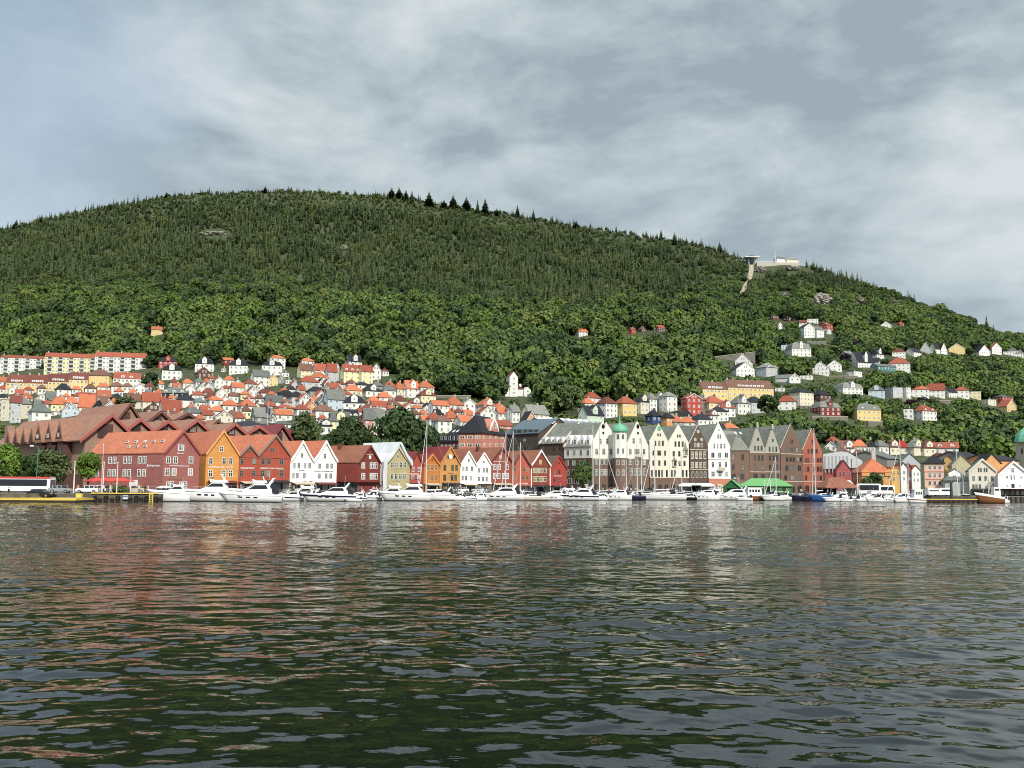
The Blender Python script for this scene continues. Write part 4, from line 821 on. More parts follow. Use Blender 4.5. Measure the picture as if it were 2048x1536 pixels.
    arches(o, f, 3); q = MB(); q.box(-.6, -.5, -2, .6, .5, 3); k = q.build('chimney', BRKD, o); k.location = (-f.w*.42, 14, f.at(1582, 868)[1])
    o, f, *_ = gable_house('stone_gable_house', 'orange red brick gable house, last of the tall row', 1607, 1646, 901, (1625.5, 858), 20, BRKR, SLATE, CORN, [(884, [1625], 4, 10), (902, [1617, 1624, 1633], 4.4, 10, 'arch'), (920, [1611.5, 1616.5, 1628, 1635.5, 1641], 4.4, 10, 'arch'), (938, [1611.5, 1616.5, 1628, 1635.5, 1641], 4.4, 11, 'arch'), (955.5, [1612, 1628, 1635.5, 1641.5], 4.6, 10.5, 'arch')], **{**T, 'fm': mat('brick_frames', (140, 66, 44), .8)}, band=[(963, .25, STONE), (927.5, .18, STONE)])
    arches(o, f, 3)
def box_block(name, label, L, R_, eave, ridge, D, wall, roof, YL, YR, typ='h', rows=(), fm=None, nside=4, style='cross', zb=1.5, cat='building', siderows=None, front=None, k_m=0):
    """block whose front spans L..R_, hip or side roof"""
    f = Fac(L, R_, YL, YR, zb); o = f.root(name, label, cat); hx = f.w/2; ze = f.at(L, eave)[1]; zr = ze+(f.at((L+R_)/2, ridge)[1]-ze)*(1+D*.4/YL)
    mb = MB()
    if typ == 's': mb.extr([(0, -2), (D, -2), (D, ze), (D/2, zr), (0, ze)], -hx, hx, 'x')
    elif typ == 'g': mb.extr([(-hx, -2), (hx, -2), (hx, ze), (0, zr), (-hx, ze)], 0, D, 'y')
    else: mb.box(-hx, 0, -2, hx, D, ze)
    mb.build('wall', wall, o); rb = MB()
    if typ == 's': roof_gable(rb, -hx, hx, 0, D, ze, zr, 'x')
    elif typ == 'g': roof_gable(rb, -hx, hx, 0, D, ze, zr, 'y')
    elif typ == 'f': rb.box(-hx-.2, -.2, ze, hx+.2, D+.2, ze+.5)
    else: roof_hip(rb, -hx, hx, 0, D, ze, zr)
    rf = rb.build('roof', roof, o)
    for row, pxs, wp, hp, *st in rows:
        for p in pxs:
            x0, z1 = f.at(p-wp/2, row-hp/2); x1, z2 = f.at(p+wp/2, row+hp/2)
            window(o, (x0+x1)/2, -.004, (z1+z2)/2, x1-x0, z1-z2, st[0] if st else style, fm or WHITE)
            if front is None and nside and p == pxs[0]:
                for i in range(nside): window(o, -hx, D*(i+.5)/nside, (z1+z2)/2, x1-x0, z1-z2, st[0] if st else style, fm or WHITE, 1, False)
    HOUSE_RECTS.append((L, R_, ridge, 975, YL))
    return o, f, ze, zr, rf
def hotel():
    """large brown brick hotel of parallel gabled wings behind the timber row"""
    o = thing('brick_hotel', 'large brown brick hotel with many dark red edged gables and tiled roofs', 'hotel')
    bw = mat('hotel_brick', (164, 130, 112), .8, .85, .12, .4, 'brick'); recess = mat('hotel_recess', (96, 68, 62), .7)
    tr = mat('hotel_bargeboard', (176, 92, 84), .8, .6, .05); win = mat('hotel_frames', (84, 56, 50), .7)
    def wing(L, R_, ev, ap, D, Y0, ang, top=None, trim=tr, wins=True, roofm=TILEH, wd=None):
        a = ray(*ap)*Y0; apx = Vector((a[0], Y0)); zr = a[2]+HC-1.5; m_ = Y0/F
        w_ = wd or (R_-L)*m_/math.cos(R(ang)); ze = W(L, ev, Y0)[2]-1.5; hx = w_/2
        n_ = link('gable_wing', None, o); n_.location = (apx.x, Y0, 1.5); n_.rotation_euler = (0, 0, R(ang))
        n_.name = 'gable_wing'
        mb = MB(); mb.extr([(-hx+.8, -.5), (hx-.8, -.5), (hx-.8, ze), (0, zr-.5), (-hx+.8, ze)], .9, D, 'y'); wl = mb.build('wing_wall', bw, n_)
        mb = MB(); mb.extr(vroof(0, hx, ze, zr, .8, .3), 0, D, 'y'); mb.build('wing_roof', roofm, n_)
        mb = MB(); sl = (zr-ze)/hx; e = ze-.8*sl
        mb.extr([(-hx-.8, e-.5), (0, zr-.5), (hx+.8, e-.5), (hx+.8, e+.36), (0, zr+.45), (-hx-.8, e+.36)], -.12, -.01, 'y'); mb.build('bargeboard', trim, n_)
        if wins:
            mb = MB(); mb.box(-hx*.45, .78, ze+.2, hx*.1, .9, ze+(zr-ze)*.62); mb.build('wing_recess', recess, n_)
            k = link('window', winmesh('wide', win)[2], n_, (-hx*.17, .77, ze+1.2), (hx*.42, 1, 1.7))
        return n_, hx, ze, zr
    # main wing with the long eaves towards the water
    n_, hx, ze, zr = wing(180, 256, 878, (225, 830), 52, 232, 47)
    for i, z in enumerate((ze-3.0, ze-6.4, ze-9.4)): link('window', winmesh('cross', win)[2], n_, (-hx*.45, .88, z), (1.0, 1, 1.9))
    # eaves side: dormers and bays on the long flank
    for i, d in enumerate((9, 15, 21)):
        mb = MB(); mb.extr([(d-2.4, ze-.6), (d+2.4, ze-.6), (d, ze+4.4)], -hx-1.9, -hx+4.5, 'x'); k = mb.build('large_dormer', TILEH, n_)
        mb = MB(); mb.box(-hx-1.5, d-1.5, ze-4.2, -hx+.8, d+1.5, ze+.2); mb.extr([(d-1.6, ze+.2), (d+1.6, ze+.2), (d, ze+3.0)], -hx-2.0, -hx-1.85, 'x'); k2 = mb.build('bay', recess, n_)
        link('pane', winmesh('cross', win)[2], k2, (-hx-1.5, d, ze-2.6), (1.6, 1, 1.6), (0, 0, -math.pi/2))
        link('pane', winmesh('cross', CREAM)[2], k2, (-hx-2.02, d, ze+.9), (1.0, 1, 1.0), (0, 0, -math.pi/2))
    for d in (27, 32, 37, 42):
        mb = MB(); mb.extr([(d-1.9, ze-.3), (d+1.9, ze-.3), (d, ze+3.3)], -hx-1.2, -hx+3.6, 'x'); mb.build('small_dormer', TILEH, n_)
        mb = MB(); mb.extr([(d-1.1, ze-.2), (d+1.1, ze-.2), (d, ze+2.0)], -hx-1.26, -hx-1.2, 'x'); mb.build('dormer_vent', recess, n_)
    for d in (12, 18, 24, 30, 36, 42):
        for z in (ze-7.6, ze-10.8): link('window', winmesh('cross', CREAM if d < 20 else win)[2], n_, (-hx+.79, d, z), (1.3, 1, 1.8), (0, 0, -math.pi/2))
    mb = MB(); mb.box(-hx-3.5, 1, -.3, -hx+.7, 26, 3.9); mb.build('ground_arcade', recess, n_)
    mb = MB(); mb.box(-.9, -.9, 0, .9, .9, 5); k = mb.build('chimney', bw, n_); k.location = (-hx*.9, 46, ze-.5)
    wing(258, 303, 864, (282, 839), 26, 246, 44); wing(316, 354, 861, (337, 843), 26, 250, 44); wing(367, 419, 868, (395, 840), 26, 252, 43); wing(447, 495, 872, (471, 848), 24, 258, 42)
    wing(500, 538, 868, (519, 853), 24, 268, 42); wd_ = mat('wine_sheet_roof', (140, 62, 62), .8, .7, .06)
    wing(548, 590, 886, (566, 850), 24, 270, 42, roofm=wd_, trim=mat('wine_edge', (128, 58, 60), .8)); wing(572, 604, 888, (585, 861), 16, 282, 42, roofm=wd_, trim=mat('wine_edge', (128, 58, 60), .8))
    dk_ = mat('brown_edge', (112, 74, 66), .8)
    wing(238, 284, 850, (261, 808), 34, 268, 44, trim=dk_); wing(297, 350, 853, (323, 823), 34, 276, 44, trim=dk_); wing(372, 396, 848, (377, 827), 36, 290, 44, trim=dk_, wd=11); wing(424, 450, 858, (437, 841), 26, 290, 42, trim=dk_)
    for r_ in ((0, 180, 845, 980, 240), (180, 605, 830, 980, 232)): HOUSE_RECTS.append(r_)
    # stone drinking bird ornament on the wall is left plain; grey low roof behind with a flag pole
    b, f, ze, zr, rf = box_block('museum_hall', 'low dark grey roofed hall behind the red tipped hotel gables', 498, 578, 856, 841, 20, mat('hall_grey', (150, 146, 138), .8), rm('black'), 300, 318, 'h', nside=0)
def town_blocks():
    pk = mat('pink_brick', (210, 136, 116), .8, .85, .1, .5, 'brick'); pk2 = mat('rose_brick', (150, 92, 84), .8, .85, .1, .5, 'brick')
    # pink corner house with black roof
    o, f, ze, zr, rf = box_block('pink_corner_block', 'pink brick corner building with steep black roof and small pink gable', 962, 1010, 866, 832, 8, pk, rm('black'), 306, 322, 'h', [(874.5, [969, 981, 993, 1004.5], 5.2, 7), (890, [969, 981, 993, 1004.5], 5.2, 7)], OFFW, nside=3)
    x0, zt = f.at(988, 837); zb_ = f.at(988, 863)[1]; w2 = 3.3
    mb = MB(); mb.extr([(-w2, zb_), (w2, zb_), (w2*.95, zb_+1.6), (w2*.72, zb_+1.7), (0, zt), (-w2*.72, zb_+1.7), (-w2*.95, zb_+1.6)], -.15, 4, 'y'); k = mb.build('gable', pk, o); k.location.x = x0
    mb = MB(); mb.extr([(-w2-.2, zb_-.1), (-w2, zb_-.1), (0, zt-.6), (w2, zb_-.1), (w2+.2, zb_-.1), (w2*.8, zb_+2.1), (0, zt+.35), (-w2*.8, zb_+2.1)], -.25, -.16, 'y'); mb.build('gable_trim', WHITE, k)
    for dx in (-1.1, 1.1): link('window', winmesh('cross', OFFW)[2], k, (dx, -.16, zb_+1.6), (1.0, 1, 1.5))
    # rose brick wing running back to the left
    f2 = Fac(880, 930, 345, 318); o2, f2, ze2, zr2, rf2 = box_block('rose_brick_wing', 'rose brick wing with black mansard roof and a row of skylights', 877, 929, 883, 852, 14, pk2, rm('black'), 322, 312, 's', [(892, [884, 892, 900, 908, 916, 924], 4.0, 6)], WHITE, nside=0)
    for i in range(6):
        p = 883+i*8.2; xx, z = f2.at(p, 876); q = MB(); q.box(-.5, -.1, -.8, .5, 1.5, .8); k = q.build('dormer', rm('black'), o2); k.location = (xx, .1, z); link('pane', winmesh('thin', WHITE)[2], k, (0, -.1, 0), (.85, 1, 1.3))
        xx, z = f2.at(p+3, 863); q = MB(); q.box(-.35, -.7, .0, .35, .7, .12); k = q.build('skylight', WHITE, o2); sl_ = (zr2-ze2)/7; y_ = (z-ze2)/sl_; k.location = (xx, y_*.98, ze2+sl_*y_*.98+.32); k.rotation_euler = (math.atan2(sl_, 1), 0, 0)
    # dark brown office with steel blue roof
    bl = mat('steel_blue_roof', (96, 112, 122), .8, .5, .08, .4)
    o, f, ze, zr, rf = box_block('office_block', 'dark brown brick office with steel blue roof and long ribbon dormer', 1008, 1077, 869, 838, 18, BRKD, bl, 348, 334, 's', [(880, [1014, 1026, 1037.5, 1049, 1060, 1071], 7, 6.5, 'thin'), (896, [1014, 1026, 1037.5, 1049, 1060, 1071], 7, 6, 'thin'), (911, [1049, 1060, 1071], 7, 6, 'thin')], mat('dark_frames', (96, 88, 72), .8), nside=3)
    for p in (1016, 1028, 1038, 1050, 1061, 1072):
        xx, z = f.at(p, 863); q = MB(); q.box(-1.0, -.2, -.7, 1.0, 2.4, .75); k = q.build('dormer', bl, o); k.location = (xx, .3, z); q = MB(); q.box(-.85, -.24, -.55, .85, -.2, .6); q.build('pane', GLASS, k)
    sl_ = (zr-ze)/10
    for i in range(12):
        xx, z = f.at(1023+i*5.1, 846); y_ = (z-ze)/sl_; q = MB(); q.box(-.3, -.9, 0, .3, .9, .12); k = q.build('skylight', WHITE, o); k.location = (xx, y_, ze+y_*sl_+.3); k.rotation_euler = (math.atan2(sl_, 1), 0, 0)
    # glass roofed court behind the slate roofs
    o, f, ze, zr, rf = box_block('glass_roof_hall', 'long grey glazed hall roof with scalloped edge behind the slate roofs', 1098, 1205, 850, 838, 16, mat('hall_grey', (150, 146, 138)), mat('glazed_roof', (120, 132, 140), .8, .4, .15, .3), 345, 360, 's', nside=0)
    for i in range(9): q = MB(); q.lathe([(1.5, -.4), (1.2, .3), (.7, .6)], 10); k = q.build('roof_light', WHITE, rf); k.location = (-f.w/2+f.w*(i+.5)/9, 8, zr)
def right_front():
    sheet = mat('white_plastic_sheet', (228, 232, 232), .85, .5, .1, .6)
    # big sheeted scaffold
    f = Fac(1648, 1726, 371, 367); o = f.root('sheeted_building', 'bulky building shrouded in white plastic sheeting with red walls showing below', 'building'); hx = f.w/2; z = lambda r: f.at(1690, r)[1]
    mb = MB(); mb.extr([(-hx, z(938)), (hx, z(935)), (hx, z(922)), (hx*.3, z(905)), (-hx*.1, z(903)), (-hx, z(908))], -.6, 16, 'y'); mb.build('scaffold_sheet', sheet, o)
    mb = MB(); mb.box(-hx+.3, 0, -.5, hx-.3, 15, z(938)); mb.build('wall', mat('raspberry_boards', (176, 86, 90), .8), o)
    for i in range(7): mb = MB(); mb.box(-hx*.95+i*1.3, -.68, z(945), -hx*.95+i*1.3+.5, -.61, z(912)); mb.build('sheet_fold', mat('grey_sheet', (170, 176, 180), .8), o)
    for px in (1711, 1717): window(o, f.at(px, 950)[0], -.05, z(950), 1.0, 3.0, 'cross', WHITE); window(o, f.at(px, 965)[0], -.05, z(963), 1.0, 3.0, 'cross', WHITE)
    f = Fac(1674, 1703.5, 346, 353); o2, *_ = gable_house('pink_gable_house', 'small raspberry pink gable showing under the white sheeting', 1673.5, 1704, 941, (1688, 921), 9, mat('raspberry_boards', (176, 86, 90)), rm('maroon'), None, [(948, [1679.5, 1688, 1697], 6.4, 9)], fm=mat('rose_frames', (206, 130, 126), .85), YL=354, YR=353, flare=1, chim=0, cat='building')
    # orange hall
    o, f, ze, zr, rf = box_block('orange_hall', 'orange building with bright tiled half hipped roof behind the coaches', 1724, 1781, 945, 917, 14, mat('amber_plaster', (222, 160, 90), .82), rm('orange'), 350, 349, 'h', [(952, [1733, 1765, 1777], 5.5, 14), (960, [1745, 1755], 5, 10)], mat('cream_frames', (214, 204, 160)), nside=0)
    q = MB(); q.box(-.7, -.7, -1, .7, .7, 4); k = q.build('chimney', CHIM, rf); k.location = (1, 7, zr-1)
    for px in (1731, 1777): xx, zt = f.at(px, 941); q = MB(); zb_ = f.at(px, 952)[1]; q.extr([(-1.4, zb_), (1.4, zb_), (1.4, zb_+1.4), (0, zt+.6), (-1.4, zb_+1.4)], -.4, .6, 'y'); k = q.build('small_gable', mat('amber_plaster', (222, 160, 90)), o); k.location.x = xx
    o, *_ = box_block('amber_house', 'slim amber yellow house with tall bays beside the orange hall', 1783, 1801, 936, 930, 10, mat('butter_plaster', (232, 186, 96), .82), rm('orange'), 351, 350.5, 'f', [(946, [1788, 1796], 4, 8), (958, [1788, 1796], 4, 9)], OFFW, nside=0)
    o, *_ = box_block('narrow_house', 'narrow white house with brown roof between amber and pink houses', 1802, 1815, 934, 926, 10, WHITE, rm('brown'), 350, 349.7, 'g', [(945, [1808], 4, 7), (957, [1808], 4, 7)], None, nside=0)
    o, *_ = box_block('narrow_house', 'narrow rusty brown house squeezed beside a white one', 1815.5, 1824, 934, 928, 10, mat('rust_boards', (150, 84, 62), .8), rm('red'), 350.3, 350, 'g', [(945, [1820], 3, 7), (957, [1820], 3, 7)], None, nside=0)
    o, *_ = box_block('narrow_house', 'narrow pale house with orange roof next to the pink block', 1824.5, 1841, 940, 931, 10, WHITE, rm('orange'), 349, 348.6, 'g', [(948, [1829, 1836], 3.4, 7), (960, [1829, 1836], 3.4, 7)], None, nside=0)
    # pink block with black hipped roof
    pk = mat('rose_plaster', (236, 196, 176), .84)
    o, f, ze, zr, rf = box_block('rose_block', 'four storey pink and cream building with black hipped roof', 1850, 1889, 927, 908, 12, pk, rm('black'), 304, 302, 'h', [(935, [1859.5, 1869.5, 1879.5], 5.6, 9), (950.5, [1859.5, 1869.5, 1879.5], 5.6, 10), (966, [1859.5, 1869.5, 1880], 5.6, 9, 'arch')], CREAM, nside=3)
    for r_ in (927.5, 943, 958.5): z_ = f.at(1870, r_)[1]; mb = MB(); mb.box(-f.w/2-.1, -.14, z_-.12, f.w/2+.1, 0, z_+.12); mb.build('cornice', mat('salmon_trim', (214, 140, 118), .84), o)
    shopfront(o, f, 2.2)
    o, f, ze, zr, rf = box_block('grey_mansard_house', 'grey house with slate mansard roof and dormer behind the pontoon', 1890, 1937, 961, 936, 10, mat('grey_green_boards', (186, 190, 180), .8), rm('slate'), 296, 294, 'h', [(968.5, [1897, 1911, 1922, 1931], 5.4, 8)], WHITE, nside=2)
    xx, z_ = f.at(1909.5, 955); q = MB(); q.extr([(-1.6, -1), (1.6, -1), (1.6, 1.2), (0, 2.2), (-1.6, 1.2)], 0, 3, 'y'); k = q.build('dormer', WHITE, o); k.location = (xx, .4, z_); link('pane', winmesh('cross', WHITE)[2], k, (0, 0, 0), (1.1, 1, 1.4))
    o, f, ze, zr = gable_house('cream_gable_house', 'cream house with arched blind panels in its wide gable', 1939, 1994.5, 943, (1965, 918.5), 12, CREAM, rm('slate'), OFFW, [(939.5, [1957.5, 1962, 1969, 1973.5], 3.4, 9, 'arch'), (957, [1947.5, 1960, 1971.5, 1984.5], 5.8, 9.5), (973, [1947, 1953, 1960, 1985], 5, 9)], fm=mat('grey_frames', (150, 156, 150), .8), YL=291.5, YR=289, chim=0)
    shopfront(o, f, 1.8, awn=1)
    o, f, ze, zr = gable_house('white_gable_house', 'white warehouse with orange roof and a central strip of dark hatches', 1997, 2062, 951, (2025, 923.5), 12, mat('white_boards', (250, 250, 246)), rm('orange'), WHITE, [(940, [2025.5], 7.5, 10, 'wide'), (954.5, [2014.5, 2043], 5, 5), (955, [2022.5, 2028.5], 2.6, 10, 'thin'), (971.5, [2015, 2041, 2050], 5, 5), (972, [2026], 8, 9, 'thin')], YL=285, YR=282, chim=0)
    mb = MB(); mb.box(-f.w/2-1, -2.2, 2.0, f.w/2+2, -.1, 2.3); mb.build('canopy', WHITE, o); shopfront(o, f, 1.9, n=6)
    # roofs behind
    box_block('warehouse', 'plain yellowish grey gambrel end behind the grey mansard house', 1905, 1946, 930, 910, 14, mat('sand_plaster', (206, 194, 150), .8), rm('slate'), 330, 328, 'g', nside=0)
    box_block('ochre_warehouse', 'orange plastered gable end behind the cream house', 1970, 2003, 925, 908, 14, mat('apricot_plaster', (232, 168, 104), .82), rm('black'), 322, 321, 'g', nside=0)
    box_block('yellow_gable_house', 'small ochre gable with brown roof behind the grey mansard house', 1890, 1906, 918, 911, 12, mat('ochre_plaster', (206, 168, 96), .8), rm('brown'), 348, 347, 'g', nside=0)
    box_block('pale_warehouse', 'pale blue grey gable end with metal roof and black chimney block', 1802, 1842, 925, 907, 26, mat('pale_blue_plaster', (198, 206, 210), .84), rm('slate'), 376, 374, 'g', nside=0)
    box_block('grey_roof_hall', 'wide low hall with weathered grey roof behind the amber house', 1776, 1804, 917, 903, 18, mat('hall_grey', (150, 146, 138)), rm('slate'), 388, 396, 's', nside=0)
    box_block('dark_roof_house', 'house with shining black roof beside the church', 1938, 1975, 918, 904, 14, mat('hall_grey', (150, 146, 138)), rm('black'), 345, 352, 's', nside=0)
    box_block('dark_roof_house', 'long black roofed house at the foot of the church tower', 1990, 2040, 920, 911, 12, mat('apricot_plaster', (232, 168, 104)), rm('black'), 335, 342, 's', nside=0)
    # church tower
    x, Y, _ = W(2057, 920, 350); w_ = 21*350/F; o = thing('church_tower', 'grey and yellow church tower with green copper onion roof', 'tower', (x, Y, 1.5), R(20)); zz = lambda r: W(2047, r, 350)[2]-1.5
    mb = MB(); mb.box(-w_*.75, -w_*.75, -.5, w_*.75, w_*.75, zz(884)); mb.build('wall', mat('church_stone', (190, 184, 160), .8), o)
    mb = MB(); z_ = zz(884); mb.lathe([(w_*1.16, z_), (w_*1.12, z_+1.0), (w_*.95, z_+2.6), (w_*.6, z_+4.2), (w_*.3, z_+5), (w_*.26, z_+7.0), (w_*.34, z_+7.4), (w_*.1, z_+9), (.05, z_+12)], 8); mb.build('spire', mat('verdigris_copper', (106, 186, 150)), o)
    window(o, -w_*.2, -w_*.75, zz(902), 1.0, 2.2, 'arch', STONE); window(o, -w_*.75, 0, zz(902), 1.0, 2.2, 'arch', STONE, 1)
